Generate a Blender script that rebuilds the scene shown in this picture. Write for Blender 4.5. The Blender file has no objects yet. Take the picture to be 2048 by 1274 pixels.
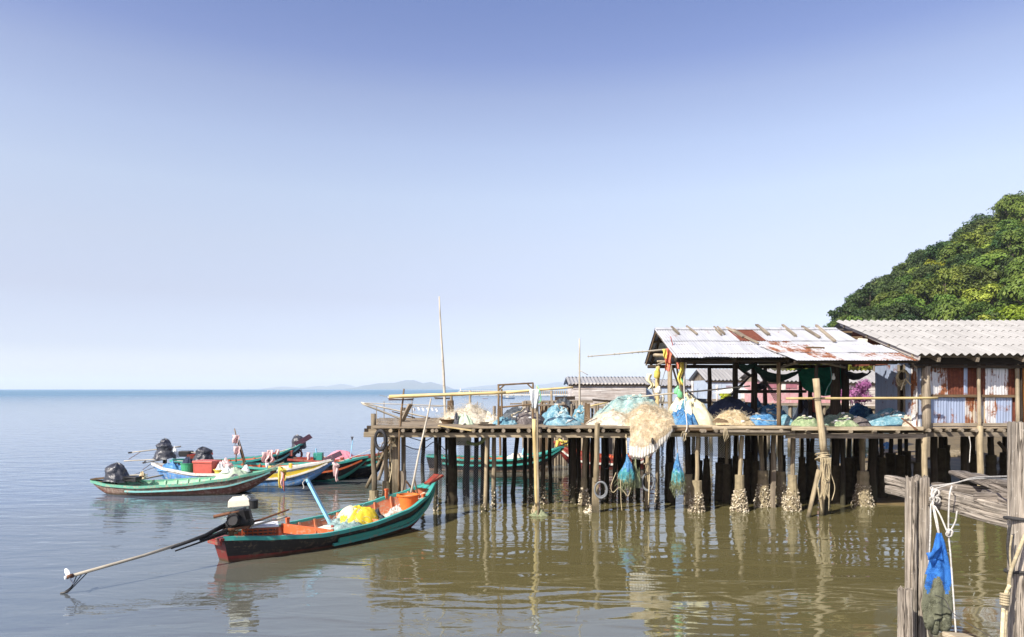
import bpy, math, random
from mathutils import Vector, Matrix, noise
R = math.radians
rnd = random.Random(11)
scene = bpy.context.scene
COL = scene.collection
F, HY, H = 1400.0, 778.0, 3.3      # focal length in photo pixels, horizon row, eye height above the water
ZD = 2.30                          # top of the jetty deck
V = Vector

def P(px, py, D):
    return V(((px - 1024) / F * D, D, H - (py - HY) / F * D))

def W(px, py, z=0.0):
    return P(px, py, (H - z) * F / (py - HY))

def U(a, b):
    return rnd.uniform(a, b)

def nz(x, y=0.0, z=0.0):
    return noise.noise(V((x, y, z)))

LOC = {}                            # root object name -> world location of the thing

def root_of(o):
    while o.parent:
        o = o.parent
    return o

def tag(o, label=None, cat=None, group=None, kind=None):
    if label: o['label'] = label
    if cat: o['category'] = cat
    if cat and not kind and 'kind' not in o: o['kind'] = 'thing'
    if group: o['group'] = group
    if kind: o['kind'] = kind
    return o

def thing(name, label, cat, loc=(0, 0, 0), rz=0.0, group=None):
    o = bpy.data.objects.new(name, None)
    o.empty_display_size = 0.2
    COL.objects.link(o)
    o.location = loc
    o.rotation_euler = (0, 0, rz)
    LOC[o.name] = V(loc)
    return tag(o, label, cat, group)

def copy_tree(o, parent=None):
    c = o.copy()
    COL.objects.link(c)
    c.parent = parent
    for ch in list(o.children):
        copy_tree(ch, c)
    return c

class MB:
    """collects shapes and links them as one mesh object"""
    def __init__(s):
        s.v, s.f, s.uv, s.m = [], [], [], []

    def add(s, vs, fs, uvs=None, m=0):
        b = len(s.v)
        s.v.extend([tuple(p) for p in vs])
        for i, f in enumerate(fs):
            s.f.append([b + k for k in f])
            s.uv.append(uvs[i] if uvs else [(0, 0)] * len(f))
            s.m.append(m[i] if isinstance(m, list) else m)

    def hexa(s, c8, m=0, off=None):
        """box from 8 corners: bottom ring 0-3, top ring 4-7; u runs along the longest edge"""
        fs = [(3, 2, 1, 0), (4, 5, 6, 7), (0, 1, 5, 4), (1, 2, 6, 5), (2, 3, 7, 6), (3, 0, 4, 7)]
        o = U(0, 50) if off is None else off
        e = [(c8[1] - c8[0]).length, (c8[3] - c8[0]).length, (c8[4] - c8[0]).length]
        ax = e.index(max(e))
        d = [(c8[1] - c8[0]), (c8[3] - c8[0]), (c8[4] - c8[0])][ax]
        d = d.normalized() if d.length > 1e-9 else V((1, 0, 0))
        oth = [k for k in range(3) if k != ax]
        dd = [(c8[1] - c8[0]), (c8[3] - c8[0]), (c8[4] - c8[0])]
        p1 = dd[oth[0]].normalized() if dd[oth[0]].length > 1e-9 else V((0, 1, 0))
        p2 = dd[oth[1]].normalized() if dd[oth[1]].length > 1e-9 else V((0, 0, 1))
        uvs = []
        for f in fs:
            uvs.append([((c8[k] - c8[0]).dot(d) + o, (c8[k] - c8[0]).dot(p1) + (c8[k] - c8[0]).dot(p2) + o * 3.7) for k in f])
        s.add(c8, fs, uvs, m)

    def box(s, c, sz, rot=None, m=0, jit=0.0, tp=1.0):
        c = V(c); x, y, z = sz[0] / 2, sz[1] / 2, sz[2] / 2
        r = rot if rot is not None else Matrix.Identity(3)
        pts = [(-x, -y, -z), (x, -y, -z), (x, y, -z), (-x, y, -z), (-x * tp, -y * tp, z), (x * tp, -y * tp, z), (x * tp, y * tp, z), (-x * tp, y * tp, z)]
        s.hexa([c + r @ V((a + U(-jit, jit), b + U(-jit, jit), d + U(-jit, jit))) for a, b, d in pts], m)

    def bar(s, p0, p1, w, h, up=(0, 0, 1), m=0, jit=0.0, te=1.0):
        """board from p0 to p1, w across and h along up"""
        p0, p1 = V(p0), V(p1); d = (p1 - p0).normalized(); up = V(up)
        side = d.cross(up)
        if side.length < 1e-4: side = d.cross(V((0, 1, 0)))
        side.normalize(); upv = side.cross(d).normalized()
        c8 = []
        for z in (-1, 1):
            for p, k, f in ((p0, -1, 1), (p1, -1, te), (p1, 1, te), (p0, 1, 1)):
                c8.append(p + side * (k * w / 2 * f + U(-jit, jit)) + upv * (z * h / 2 * f + U(-jit, jit)))
        s.hexa(c8, m)

    def tube(s, pts, rad, n=8, m=0, jit=0.0, cap=True, sx=1.0):
        pts = [V(p) for p in pts]; k = len(pts)
        rr = rad if isinstance(rad, (list, tuple)) else [rad] * k
        if len(rr) == 2 and k != 2: rr = [rr[0] + (rr[1] - rr[0]) * i / (k - 1) for i in range(k)]
        vs, L, o = [], 0.0, U(0, 50); us = []
        nrm = None
        for i, p in enumerate(pts):
            t = (pts[min(i + 1, k - 1)] - pts[max(i - 1, 0)])
            t = t.normalized() if t.length > 1e-9 else V((0, 0, 1))
            if nrm is None:
                a = V((0, 0, 1)) if abs(t.z) < .9 else V((1, 0, 0))
                nrm = t.cross(a).normalized()
            else:
                nrm = (nrm - t * nrm.dot(t))
                nrm = nrm.normalized() if nrm.length > 1e-6 else t.cross(V((1, 0, .3))).normalized()
            b = t.cross(nrm)
            if i: L += (p - pts[i - 1]).length
            us.append(L + o)
            for j in range(n):
                a = 2 * math.pi * j / n
                q = rr[i] * (1 + U(-jit, jit))
                vs.append(p + nrm * (math.cos(a) * q * sx) + b * (math.sin(a) * q))
        fs, uvs = [], []
        for i in range(k - 1):
            for j in range(n):
                j2 = (j + 1) % n
                fs.append((i * n + j, i * n + j2, (i + 1) * n + j2, (i + 1) * n + j))
                c = 2 * math.pi * max(rr[0], .01)
                v0, v1 = j / n * c + o * 3, (j + 1) / n * c + o * 3
                uvs.append([(us[i], v0), (us[i], v1), (us[i + 1], v1), (us[i + 1], v0)])
        if cap:
            fs.append(tuple(range(n - 1, -1, -1))); uvs.append([(vs[q].x * 9, vs[q].y * 9) for q in range(n - 1, -1, -1)])
            q0 = (k - 1) * n
            fs.append(tuple(q0 + j for j in range(n))); uvs.append([(vs[q0 + j].x * 9, vs[q0 + j].y * 9) for j in range(n)])
        s.add(vs, fs, uvs, m)

    def pole(s, p0, p1, r0, r1=None, wob=0.02, seg=7, n=8, m=0, jit=.08, sx=1.0):
        p0, p1 = V(p0), V(p1); r1 = r0 if r1 is None else r1
        sd = U(0, 99); L = (p1 - p0).length; pts, rr = [], []
        for i in range(seg + 1):
            t = i / seg; e = math.sin(math.pi * t) if seg > 1 else 0
            pts.append(p0.lerp(p1, t) + V((nz(sd + t * 2.3), nz(sd + 31 + t * 2.3), nz(sd + 57 + t * 2.3) * .3)) * (wob * L * e * 1.6))
            rr.append((r0 + (r1 - r0) * t) * (1 + .12 * nz(sd + 80 + t * 5)))
        s.tube(pts, rr, n, m, jit, True, sx)

    def rope(s, pts, r, n=5, m=0, sub=5):
        """smooth curve through pts"""
        pts = [V(p) for p in pts]; out = []
        k = len(pts)
        for i in range(k - 1):
            a, b, c, d = pts[max(i - 1, 0)], pts[i], pts[i + 1], pts[min(i + 2, k - 1)]
            for q in range(sub):
                t = q / sub
                out.append(.5 * ((2 * b) + (c - a) * t + (2 * a - 5 * b + 4 * c - d) * t * t + (3 * b - a - 3 * c + d) * t ** 3))
        out.append(pts[-1])
        s.tube(out, r, n, m)

    def ring(s, c, R1, r, ax=(0, 1, 0), n=24, k=8, m=0, sq=1.0):
        ax = V(ax).normalized(); a = ax.cross(V((0, 0, 1)))
        a = a.normalized() if a.length > .01 else V((1, 0, 0)); b = a.cross(ax).normalized()
        vs, fs, uvs = [], [], []
        for i in range(n):
            t = 2 * math.pi * i / n
            d = a * math.cos(t) + b * math.sin(t) * sq
            for j in range(k):
                q = 2 * math.pi * j / k
                vs.append(V(c) + d * (R1 + r * math.cos(q)) + ax * (r * math.sin(q)))
        for i in range(n):
            for j in range(k):
                i2, j2 = (i + 1) % n, (j + 1) % k
                fs.append((i * k + j, i2 * k + j, i2 * k + j2, i * k + j2))
                uvs.append([(i * .2, j * .1), ((i + 1) * .2, j * .1), ((i + 1) * .2, (j + 1) * .1), (i * .2, (j + 1) * .1)])
        s.add(vs, fs, uvs, m)

    def grid(s, fn, nu, nv, m=0, closeu=False, flip=False, us=1.0, vs_=1.0):
        """fn(u,v) -> point; m may be a function of (i,j)"""
        pts = [fn(i / nu, j / nv) for j in range(nv + 1) for i in range(nu + 1)]
        fs, uvs, ms = [], [], []
        for j in range(nv):
            for i in range(nu):
                a = j * (nu + 1) + i
                f = [a, a + 1, a + nu + 2, a + nu + 1]
                q = [(i / nu * us, j / nv * vs_), ((i + 1) / nu * us, j / nv * vs_), ((i + 1) / nu * us, (j + 1) / nv * vs_), (i / nu * us, (j + 1) / nv * vs_)]
                if flip: f.reverse(); q.reverse()
                fs.append(f); uvs.append(q); ms.append(m(i, j) if callable(m) else m)
        s.add(pts, fs, uvs, ms)

    def lathe(s, prof, c=(0, 0, 0), n=16, m=0, rot=None):
        c = V(c); r = rot if rot is not None else Matrix.Identity(3); k = len(prof)
        vs = [c + r @ V((p[0] * math.cos(2 * math.pi * j / n), p[0] * math.sin(2 * math.pi * j / n), p[1])) for p in prof for j in range(n)]
        fs, uvs = [], []
        for i in range(k - 1):
            for j in range(n):
                j2 = (j + 1) % n
                fs.append((i * n + j, i * n + j2, (i + 1) * n + j2, (i + 1) * n + j))
                uvs.append([(j / n, prof[i][1]), ((j + 1) / n, prof[i][1]), ((j + 1) / n, prof[i + 1][1]), (j / n, prof[i + 1][1])])
        s.add(vs, fs, uvs, m)

    def build(s, name, mats, parent=None, smooth=False, local=False, base=None, bevel=0.0, solid=0.0):
        mats = mats if isinstance(mats, (list, tuple)) else [mats]
        if parent is not None:
            off = V((0, 0, 0)) if local else LOC[root_of(parent).name]
        elif local:
            off = V((0, 0, 0))
        else:
            xs = [p[0] for p in s.v]; ys = [p[1] for p in s.v]; zs = [p[2] for p in s.v]
            off = V(((min(xs) + max(xs)) / 2, (min(ys) + max(ys)) / 2, min(zs)))
        me = bpy.data.meshes.new(name)
        me.from_pydata([(p[0] - off.x, p[1] - off.y, p[2] - off.z) for p in s.v], [], s.f)
        for mm in mats: me.materials.append(mm)
        ul = me.uv_layers.new(name='UVMap')
        flat = [c for f in s.uv for uvp in f for c in uvp]
        ul.data.foreach_set('uv', flat)
        me.polygons.foreach_set('material_index', s.m)
        if smooth: me.polygons.foreach_set('use_smooth', [True] * len(s.f))
        me.update()
        o = bpy.data.objects.new(name, me)
        COL.objects.link(o)
        if parent is not None: o.parent = parent
        elif not local:
            o.location = off
            LOC[o.name] = off
        else: LOC[o.name] = V((0, 0, 0))
        if solid:
            md = o.modifiers.new('solid', 'SOLIDIFY'); md.thickness = solid; md.offset = -1
        if bevel:
            md = o.modifiers.new('bevel', 'BEVEL'); md.width = bevel; md.segments = 2; md.limit_method = 'ANGLE'
        return o

def rot(ax, ay, az):
    return Matrix.Rotation(az, 3, 'Z') @ Matrix.Rotation(ay, 3, 'Y') @ Matrix.Rotation(ax, 3, 'X')

def along(d):
    """rotation taking +Z to direction d"""
    return V((0, 0, 1)).rotation_difference(V(d).normalized()).to_matrix()

def lerp_list(pts, t):
    for (a, b), (c, d) in zip(pts, pts[1:]):
        if t <= c:
            q = (t - a) / (c - a) if c > a else 0
            q = q * q * (3 - 2 * q) * .5 + q * .5
            return b + (d - b) * q
    return pts[-1][1]
# ---------------------------------------------------------------- materials
class NT:
    def __init__(s, name):
        s.mat = bpy.data.materials.new(name); s.mat.use_nodes = True
        s.t = s.mat.node_tree; s.b = s.t.nodes['Principled BSDF']; s.out = s.t.nodes['Material Output']
    def n(s, typ, props=None, **inp):
        nd = s.t.nodes.new('ShaderNode' + typ)
        for k, v in (props or {}).items(): setattr(nd, k, v)
        for k, v in inp.items():
            key = int(k[1:]) if k[0] == 'i' and k[1:].isdigit() else k.replace('_', ' ')
            s.set(nd, key, v)
        return nd
    def set(s, nd, key, v):
        sk = nd.inputs[key]
        if isinstance(v, bpy.types.NodeSocket): s.t.links.new(v, sk)
        else: sk.default_value = v
    def link(s, a, b): s.t.links.new(a, b)
    def noise(s, vec, scale, detail=4.0, rough=.55, dist=0.0):
        return s.n('TexNoise', Vector=vec, Scale=scale, Detail=detail, Roughness=rough, Distortion=dist).outputs[0]
    def map(s, vec, scale=(1, 1, 1), loc=(0, 0, 0), rand=True):
        m = s.n('Mapping', Vector=vec); m.inputs['Scale'].default_value = scale
        if rand:
            oi = s.n('ObjectInfo')
            mu = s.n('Math', {'operation': 'MULTIPLY'}, i0=oi.outputs['Random'], i1=173.0)
            cb = s.n('CombineXYZ', X=mu.outputs[0], Y=mu.outputs[0], Z=mu.outputs[0])
            s.link(cb.outputs[0], m.inputs['Location'])
        else: m.inputs['Location'].default_value = loc
        return m.outputs[0]
    def ramp(s, fac, stops, interp='LINEAR'):
        r = s.n('ValToRGB', Fac=fac); cr = r.color_ramp; cr.interpolation = interp
        while len(cr.elements) < len(stops): cr.elements.new(.5)
        for e, (p, c) in zip(cr.elements, stops):
            e.position = p; e.color = (*c, 1) if len(c) == 3 else c
        return r.outputs[0]
    def mix(s, fac, a, b, mode='MIX'):
        m = s.n('MixRGB', {'blend_type': mode}, Fac=fac)
        for k, v in ((1, a), (2, b)):
            if isinstance(v, bpy.types.NodeSocket): s.link(v, m.inputs[k])
            else: m.inputs[k].default_value = (*v, 1)
        return m.outputs[0]
    def bump(s, h, strength=.4, dist=.01):
        b = s.n('Bump', Strength=strength, Distance=dist, Height=h)
        s.link(b.outputs[0], s.b.inputs['Normal'])
    def color(s, c):
        if isinstance(c, bpy.types.NodeSocket): s.link(c, s.b.inputs['Base Color'])
        else: s.b.inputs['Base Color'].default_value = (*c, 1)
    def uv(s): return s.n('TexCoord').outputs['UV']
    def obj(s): return s.n('TexCoord').outputs['Object']
    def set_p(s, rough=.6, metal=0.0, spec=.4):
        s.b.inputs['Roughness'].default_value = rough; s.b.inputs['Metallic'].default_value = metal
        s.b.inputs['Specular IOR Level'].default_value = spec

def gray(v): return (v, v, v)

def wood_mat(name, c1, c2, us=1.5, vs=26, stain=.5, bump=.5, rough=.85, var=.25, wet=None, cracks=False):
    t = NT(name); uv = t.map(t.uv(), (us, vs, 1))
    g = t.noise(uv, 1.0, 6, .62, .6)
    col = t.ramp(g, [(.28, c1), (.5, tuple((a + b) / 2 for a, b in zip(c1, c2))), (.7, c2)])
    ob = t.map(t.obj(), (1, 1, 1))
    n2 = t.noise(ob, 2.6, 4)
    col = t.mix(stain, col, t.ramp(n2, [(.3, gray(.35)), (.62, gray(1.15))]), 'MULTIPLY')
    oi = t.n('ObjectInfo').outputs['Random']
    col = t.mix(1.0, col, t.ramp(oi, [(0, gray(1 - var)), (1, gray(1 + var * .6))]), 'MULTIPLY')
    if wet:                          # tide-stained, algae covered foot; wet = height in world z
        gz = t.n('SeparateXYZ', Vector=t.n('NewGeometry').outputs['Position']).outputs[2]
        zz = t.n('Math', {'operation': 'MULTIPLY_ADD'}, i0=t.noise(t.obj(), 5.0, 3), i1=.5, i2=gz).outputs[0]
        w = t.ramp(zz, [(0, gray(1)), (1, gray(1))])
        mr = t.n('MapRange', Value=zz); mr.inputs[1].default_value = wet - .15; mr.inputs[2].default_value = wet + .3
        mr.inputs[3].default_value = 1; mr.inputs[4].default_value = 0
        col = t.mix(mr.outputs[0], col, t.mix(t.noise(ob, 30, 2), (.018, .017, .012), (.07, .062, .035)))
    if cracks:                       # drying splits along the grain, lichen spots
        cn = t.noise(t.map(t.uv(), (us * .35, vs * .35, 1)), 1.0, 3, .5, .8)
        ab = t.n('Math', {'operation': 'ABSOLUTE'}, i0=t.n('Math', {'operation': 'SUBTRACT'}, i0=cn, i1=.5).outputs[0]).outputs[0]
        cm = t.n('MapRange', Value=ab); cm.inputs[1].default_value = .006; cm.inputs[2].default_value = .022; cm.inputs[3].default_value = .85; cm.inputs[4].default_value = 0
        li = t.n('MapRange', Value=t.noise(ob, 22, 4, .7)); li.inputs[1].default_value = .62; li.inputs[2].default_value = .68; li.inputs[4].default_value = .6
        col = t.mix(li.outputs[0], col, (.62, .57, .48)); col = t.mix(cm.outputs[0], col, (.035, .026, .018))
        g = t.n('Math', {'operation': 'MULTIPLY_ADD'}, i0=cm.outputs[0], i1=-.8, i2=g).outputs[0]
    t.color(col); t.set_p(rough, 0, .25); t.bump(g, bump, .012)
    return t.mat

def paint_mat(name, c, wearc=(.16, .12, .085), wear=.42, rough=.45, us=2.0, vs=14, dirt=.35, spec=.45, hull=False):
    t = NT(name); ob = t.map(t.obj(), (1, 1, 1))
    uv = t.map(t.uv(), (us, vs, 1))
    n1 = t.noise(ob, 9, 6, .7, .4); n0 = t.noise(uv, 1.0, 5, .65)
    s = t.n('Math', {'operation': 'MULTIPLY_ADD'}, i0=n0, i1=.55, i2=n1).outputs[0]
    mr = t.n('MapRange', Value=s); mr.inputs[1].default_value = 1.08 - wear * .55; mr.inputs[2].default_value = 1.13 - wear * .55
    n3 = t.noise(ob, 3.2, 4, .6)
    col = t.mix(dirt, c, t.ramp(n3, [(.3, gray(.45)), (.62, gray(1.1))]), 'MULTIPLY')
    col = t.mix(mr.outputs[0], col, wearc)
    if hull:                         # plank seams, and slime along the waterline
        sv = t.n('SeparateXYZ', Vector=t.uv()).outputs[1]
        q = t.n('Math', {'operation': 'FRACT'}, i0=t.n('Math', {'operation': 'MULTIPLY'}, i0=sv, i1=7.5).outputs[0]).outputs[0]
        ln = t.n('Math', {'operation': 'LESS_THAN'}, i0=q, i1=.09).outputs[0]
        col = t.mix(t.n('Math', {'operation': 'MULTIPLY'}, i0=ln, i1=.6).outputs[0], col, tuple(x * .25 for x in c))
        gz = t.n('SeparateXYZ', Vector=t.n('NewGeometry').outputs['Position']).outputs[2]
        zz_ = t.n('Math', {'operation': 'MULTIPLY_ADD'}, i0=n1, i1=.12, i2=gz).outputs[0]
        sm_ = t.n('MapRange', Value=zz_); sm_.inputs[1].default_value = .085; sm_.inputs[2].default_value = .13; sm_.inputs[3].default_value = .75; sm_.inputs[4].default_value = 0
        col = t.mix(sm_.outputs[0], col, (.055, .052, .025))
        sk = t.noise(t.map(t.uv(), (9, 1.2, 1)), 1.0, 4, .6)
        col = t.mix(.5, col, t.ramp(sk, [(.35, gray(.5)), (.6, gray(1.15))]), 'MULTIPLY')
    t.color(col); t.set_p(rough, 0, spec); t.bump(s, .25, .006)
    return t.mat

def cloth_mat(name, c1, c2, sc=7, rough=.85, bump=.5, fine=90, trans=0.0, spec=.2, sheen=0):
    t = NT(name); ob = t.map(t.obj(), (1, 1, 1))
    n1 = t.noise(ob, sc, 5, .65, 1.2); n2 = t.noise(ob, fine, 2, .6)
    s = t.n('Math', {'operation': 'MULTIPLY_ADD'}, i0=n2, i1=.45, i2=n1).outputs[0]
    col = t.ramp(s, [(.5, c1), (.62, tuple((a + b) / 2 for a, b in zip(c1, c2))), (.86, c2)])
    t.color(col); t.set_p(rough, 0, spec); t.bump(s, bump, .03)
    if trans:
        tr = t.n('BsdfTranslucent'); t.link(col, tr.inputs[0])
        mx = t.n('MixShader', Fac=trans); t.link(t.b.outputs[0], mx.inputs[1]); t.link(tr.outputs[0], mx.inputs[2])
        t.link(mx.outputs[0], t.out.inputs[0])
    return t.mat

def net_mat(name, c1, c2, c3, sc=5, cells=55, bump=.8):
    """heaped fine-mesh netting: mottled bundles with a small scale mesh texture"""
    t = NT(name); ob = t.map(t.obj(), (1, 1, 1))
    n1 = t.noise(ob, sc, 5, .62, 1.6)
    st = t.map(t.obj(), (1, 1, 3))
    n2 = t.noise(st, cells * .5, 3, .7, 1.0)
    vo = t.n('TexVoronoi', {'feature': 'DISTANCE_TO_EDGE'}, Vector=ob, Scale=float(cells)).outputs['Distance']
    col = t.ramp(n1, [(.32, c1), (.5, c2), (.68, c3)])
    col = t.mix(.55, col, t.ramp(n2, [(.35, gray(.45)), (.65, gray(1.35))]), 'MULTIPLY')
    col = t.mix(.4, col, t.ramp(vo, [(0.0, gray(1.3)), (.25, gray(.6))]), 'MULTIPLY')
    h = t.n('Math', {'operation': 'MULTIPLY_ADD'}, i0=n2, i1=.5, i2=n1).outputs[0]
    t.color(col); t.set_p(.8, 0, .2); t.bump(h, bump, .05)
    return t.mat

def sheer_net_mat(name, c, open_=.55, cells=40):
    """hanging open mesh: real holes between the cords"""
    t = NT(name); uv = t.uv()
    m = t.n('Mapping', Vector=uv); m.inputs['Scale'].default_value = (cells, cells, 1); m.inputs['Rotation'].default_value = (0, 0, .78)
    sp = t.n('SeparateXYZ', Vector=m.outputs[0])
    fx = t.n('Math', {'operation': 'FRACT'}, i0=sp.outputs[0]).outputs[0]; fy = t.n('Math', {'operation': 'FRACT'}, i0=sp.outputs[1]).outputs[0]
    mn = t.n('Math', {'operation': 'MINIMUM'}, i0=fx, i1=fy).outputs[0]
    lt = t.n('Math', {'operation': 'LESS_THAN'}, i0=mn, i1=1 - math.sqrt(open_)).outputs[0]
    t.color(c); t.set_p(.8, 0, .2)
    tr = t.n('BsdfTransparent'); mx = t.n('MixShader', Fac=lt)
    t.link(tr.outputs[0], mx.inputs[1]); t.link(t.b.outputs[0], mx.inputs[2]); t.link(mx.outputs[0], t.out.inputs[0])
    return t.mat

def tin_mat(name, base, rust=.3, rc1=(.09, .03, .018), rc2=(.33, .115, .035), rough=.42, metal=.25, us=9, vs=.9, blot=2.2, tint=None, edge=.5):
    t = NT(name); uv0 = t.uv(); uv = t.map(uv0, (us, vs, 1)); ob = t.map(t.obj(), (1, 1, 1))
    streak = t.noise(uv, 1.0, 5, .65, .3); blo = t.noise(ob, blot, 6, .68, .5)
    s = t.n('Math', {'operation': 'MULTIPLY_ADD'}, i0=streak, i1=edge, i2=blo).outputs[0]
    th = 1.02 + edge * .28 - rust * .75
    th = th - (.5 - edge) * .5
    mr = t.n('MapRange', Value=s); mr.inputs[1].default_value = th - .05; mr.inputs[2].default_value = th + .06
    rc = t.ramp(t.noise(ob, 14, 5, .65), [(.3, rc1), (.55, tuple((a + b) / 2 for a, b in zip(rc1, rc2))), (.75, rc2)])
    bcol = t.mix(.55, base, t.ramp(t.noise(uv, .7, 4, .6), [(.3, gray(.66)), (.6, gray(1.06))]), 'MULTIPLY')
    if tint: bcol = t.mix(t.ramp(t.noise(uv, .5, 3), [(.45, gray(0)), (.62, gray(.8))]), bcol, tint)
    t.color(t.mix(mr.outputs[0], bcol, rc))
    inv = t.n('Math', {'operation': 'MULTIPLY_ADD'}, i0=mr.outputs[0], i1=-metal, i2=metal).outputs[0]
    ro = t.n('Math', {'operation': 'MULTIPLY_ADD'}, i0=mr.outputs[0], i1=.9 - rough, i2=rough).outputs[0]
    t.set_p(rough, metal, .4); t.set(t.b, 'Metallic', inv); t.set(t.b, 'Roughness', ro)
    t.bump(s, .25, .008)
    return t.mat

def plain(name, c, rough=.5, metal=0, spec=.4, var=.3, sc=14):
    t = NT(name); ob = t.map(t.obj(), (1, 1, 1)); n = t.noise(ob, sc, 5, .65)
    t.color(t.mix(var, c, t.ramp(n, [(.3, gray(.4)), (.65, gray(1.2))]), 'MULTIPLY')); t.set_p(rough, metal, spec); t.bump(n, .2, .006)
    return t.mat

def leaf_mat(name, c1, c2, c3, sc=.5):
    t = NT(name); oi = t.n('ObjectInfo').outputs['Random']
    ob = t.map(t.obj(), (1, 1, 1)); n = t.noise(ob, sc, 3, .6); n2 = t.noise(ob, sc * 12, 2, .6)
    s = t.n('Math', {'operation': 'MULTIPLY_ADD'}, i0=n2, i1=.5, i2=n).outputs[0]
    col = t.ramp(s, [(.5, c1), (.72, c2), (.95, c3)])
    hs = t.n('HueSaturation', Color=col)
    hv = t.n('MapRange', Value=oi); hv.inputs[3].default_value = .47; hv.inputs[4].default_value = .525
    t.link(hv.outputs[0], hs.inputs['Hue'])
    wn = t.n('TexWhiteNoise', {'noise_dimensions': '1D'}, W=oi).outputs['Value']
    vv = t.n('MapRange', Value=wn); vv.inputs[3].default_value = .6; vv.inputs[4].default_value = 1.4
    t.link(vv.outputs[0], hs.inputs['Value'])
    t.color(hs.outputs[0]); t.set_p(.55, 0, .3)
    tr = t.n('BsdfTranslucent'); t.link(hs.outputs[0], tr.inputs[0])
    mx = t.n('MixShader', Fac=.3); t.link(t.b.outputs[0], mx.inputs[1]); t.link(tr.outputs[0], mx.inputs[2])
    t.link(mx.outputs[0], t.out.inputs[0])
    return t.mat

M = {}
# weathered woods
M['deck'] = wood_mat('deck_wood', (.19, .145, .095), (.43, .35, .25), 1.2, 22)
M['greywood'] = wood_mat('grey_wood', (.12, .095, .068), (.38, .32, .24), 1.4, 28)
M['palewood'] = wood_mat('pale_wood', (.24, .185, .115), (.52, .44, .31), 1.4, 26)
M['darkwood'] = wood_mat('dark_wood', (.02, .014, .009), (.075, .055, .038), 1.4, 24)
M['brownwood'] = wood_mat('brown_wood', (.08, .05, .027), (.24, .165, .095), 1.4, 24)
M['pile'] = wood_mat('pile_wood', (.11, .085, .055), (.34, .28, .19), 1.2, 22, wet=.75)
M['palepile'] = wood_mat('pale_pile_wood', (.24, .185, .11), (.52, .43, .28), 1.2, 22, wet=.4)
M['shadepile'] = wood_mat('shaded_pile_wood', (.012, .009, .006), (.055, .043, .03), 1.2, 20, wet=.8)  # pile wood darkened to carry the shade under the decks
M['bamboo'] = wood_mat('bamboo', (.42, .31, .13), (.66, .53, .27), .8, 14, stain=.35, bump=.2, rough=.5)
M['bamboo_grey'] = wood_mat('grey_bamboo', (.34, .30, .23), (.58, .53, .43), .8, 14, stain=.35, bump=.2, rough=.6)
M['forewood'] = wood_mat('foreground_wood', (.11, .088, .066), (.55, .48, .39), 2.6, 60, stain=.6, bump=1.0, var=.1, cracks=True)
# paints
M['teal'] = paint_mat('teal_paint', (.05, .34, .29), (.22, .25, .19), .42)
M['greengun'] = paint_mat('green_teal_paint', (.12, .36, .25), (.30, .32, .22), .5, .6)
M['teal_light'] = paint_mat('light_teal_paint', (.20, .47, .45), (.34, .34, .28), .46)
M['tealgreen'] = paint_mat('teal_green_paint', (.03, .25, .19), (.14, .12, .09), .38)
M['black'] = paint_mat('black_paint', (.018, .014, .013), (.09, .065, .045), .46, hull=True)
M['darkred'] = paint_mat('dark_red_paint', (.19, .024, .018), (.14, .06, .045), .46, hull=True)
M['red'] = paint_mat('red_paint', (.30, .045, .032), (.22, .12, .08), .48, hull=True)
M['orange'] = paint_mat('orange_paint', (.55, .115, .035), (.40, .20, .12), .42, .55)
M['orange_pale'] = paint_mat('faded_orange_paint', (.56, .19, .09), (.48, .31, .21), .5, .6)
M['mint'] = paint_mat('mint_paint', (.27, .50, .32), (.42, .46, .36), .45, .6)
M['hullbrown'] = paint_mat('weathered_hull', (.20, .125, .09), (.32, .255, .20), .56, .75, hull=True)
M['hullrust'] = paint_mat('red_brown_hull', (.15, .055, .035), (.24, .15, .11), .52, .7, hull=True)
M['blue'] = paint_mat('blue_paint', (.12, .29, .58), (.34, .37, .38), .46, hull=True)
M['lightblue'] = paint_mat('light_blue_paint', (.26, .58, .80), (.5, .58, .6), .32)
M['yellow'] = paint_mat('yellow_paint', (.66, .48, .04), (.5, .4, .2), .46)
M['white'] = paint_mat('white_paint', (.68, .66, .60), (.42, .38, .3), .45)
M['purple'] = paint_mat('purple_dark_paint', (.07, .03, .05), (.16, .1, .1), .4)
M['floor'] = wood_mat('boat_floor_boards', (.38, .27, .19), (.66, .54, .43), 1.3, 16)
# metals, plastics
M['iron'] = plain('black_iron', (.025, .024, .024), .5, .4, .4, .5, 25)
M['steel'] = plain('worn_steel', (.33, .31, .29), .4, .7, .5, .5, 12)
M['rustiron'] = plain('rusty_iron', (.16, .075, .04), .75, .2, .3, .6, 18)
M['cream'] = plain('cream_plastic', (.72, .68, .54), .4, 0, .45, .25, 16)
M['whiteplastic'] = plain('white_plastic', (.78, .79, .78), .4, 0, .4, .2, 10)
M['redplastic'] = plain('red_plastic', (.46, .10, .075), .45, 0, .4, .25, 6)
M['orangeplastic'] = plain('orange_plastic', (.66, .17, .035), .45, 0, .4, .3, 9)
M['cratered'] = plain('crate_plastic', (.42, .085, .025), .5, 0, .4, .4, 20)
M['yellowplastic'] = plain('yellow_plastic', (.72, .62, .12), .4, 0, .4, .2, 8)
M['greenplastic'] = plain('green_plastic', (.06, .33, .16), .4, 0, .4, .4, 20)
M['blueplastic'] = plain('blue_plastic', (.05, .17, .52), .4, 0, .4, .3, 10)
M['bottlegreen'] = plain('light_green_plastic', (.20, .58, .27), .3, 0, .5, .3, 10)
M['rubber'] = plain('black_rubber', (.025, .025, .027), .65, 0, .35, .5, 30)
M['greyrubber'] = plain('grey_hose', (.16, .17, .18), .6, 0, .35, .4, 22)
M['birdblack'] = plain('dark_plumage', (.025, .022, .025), .7)
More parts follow.
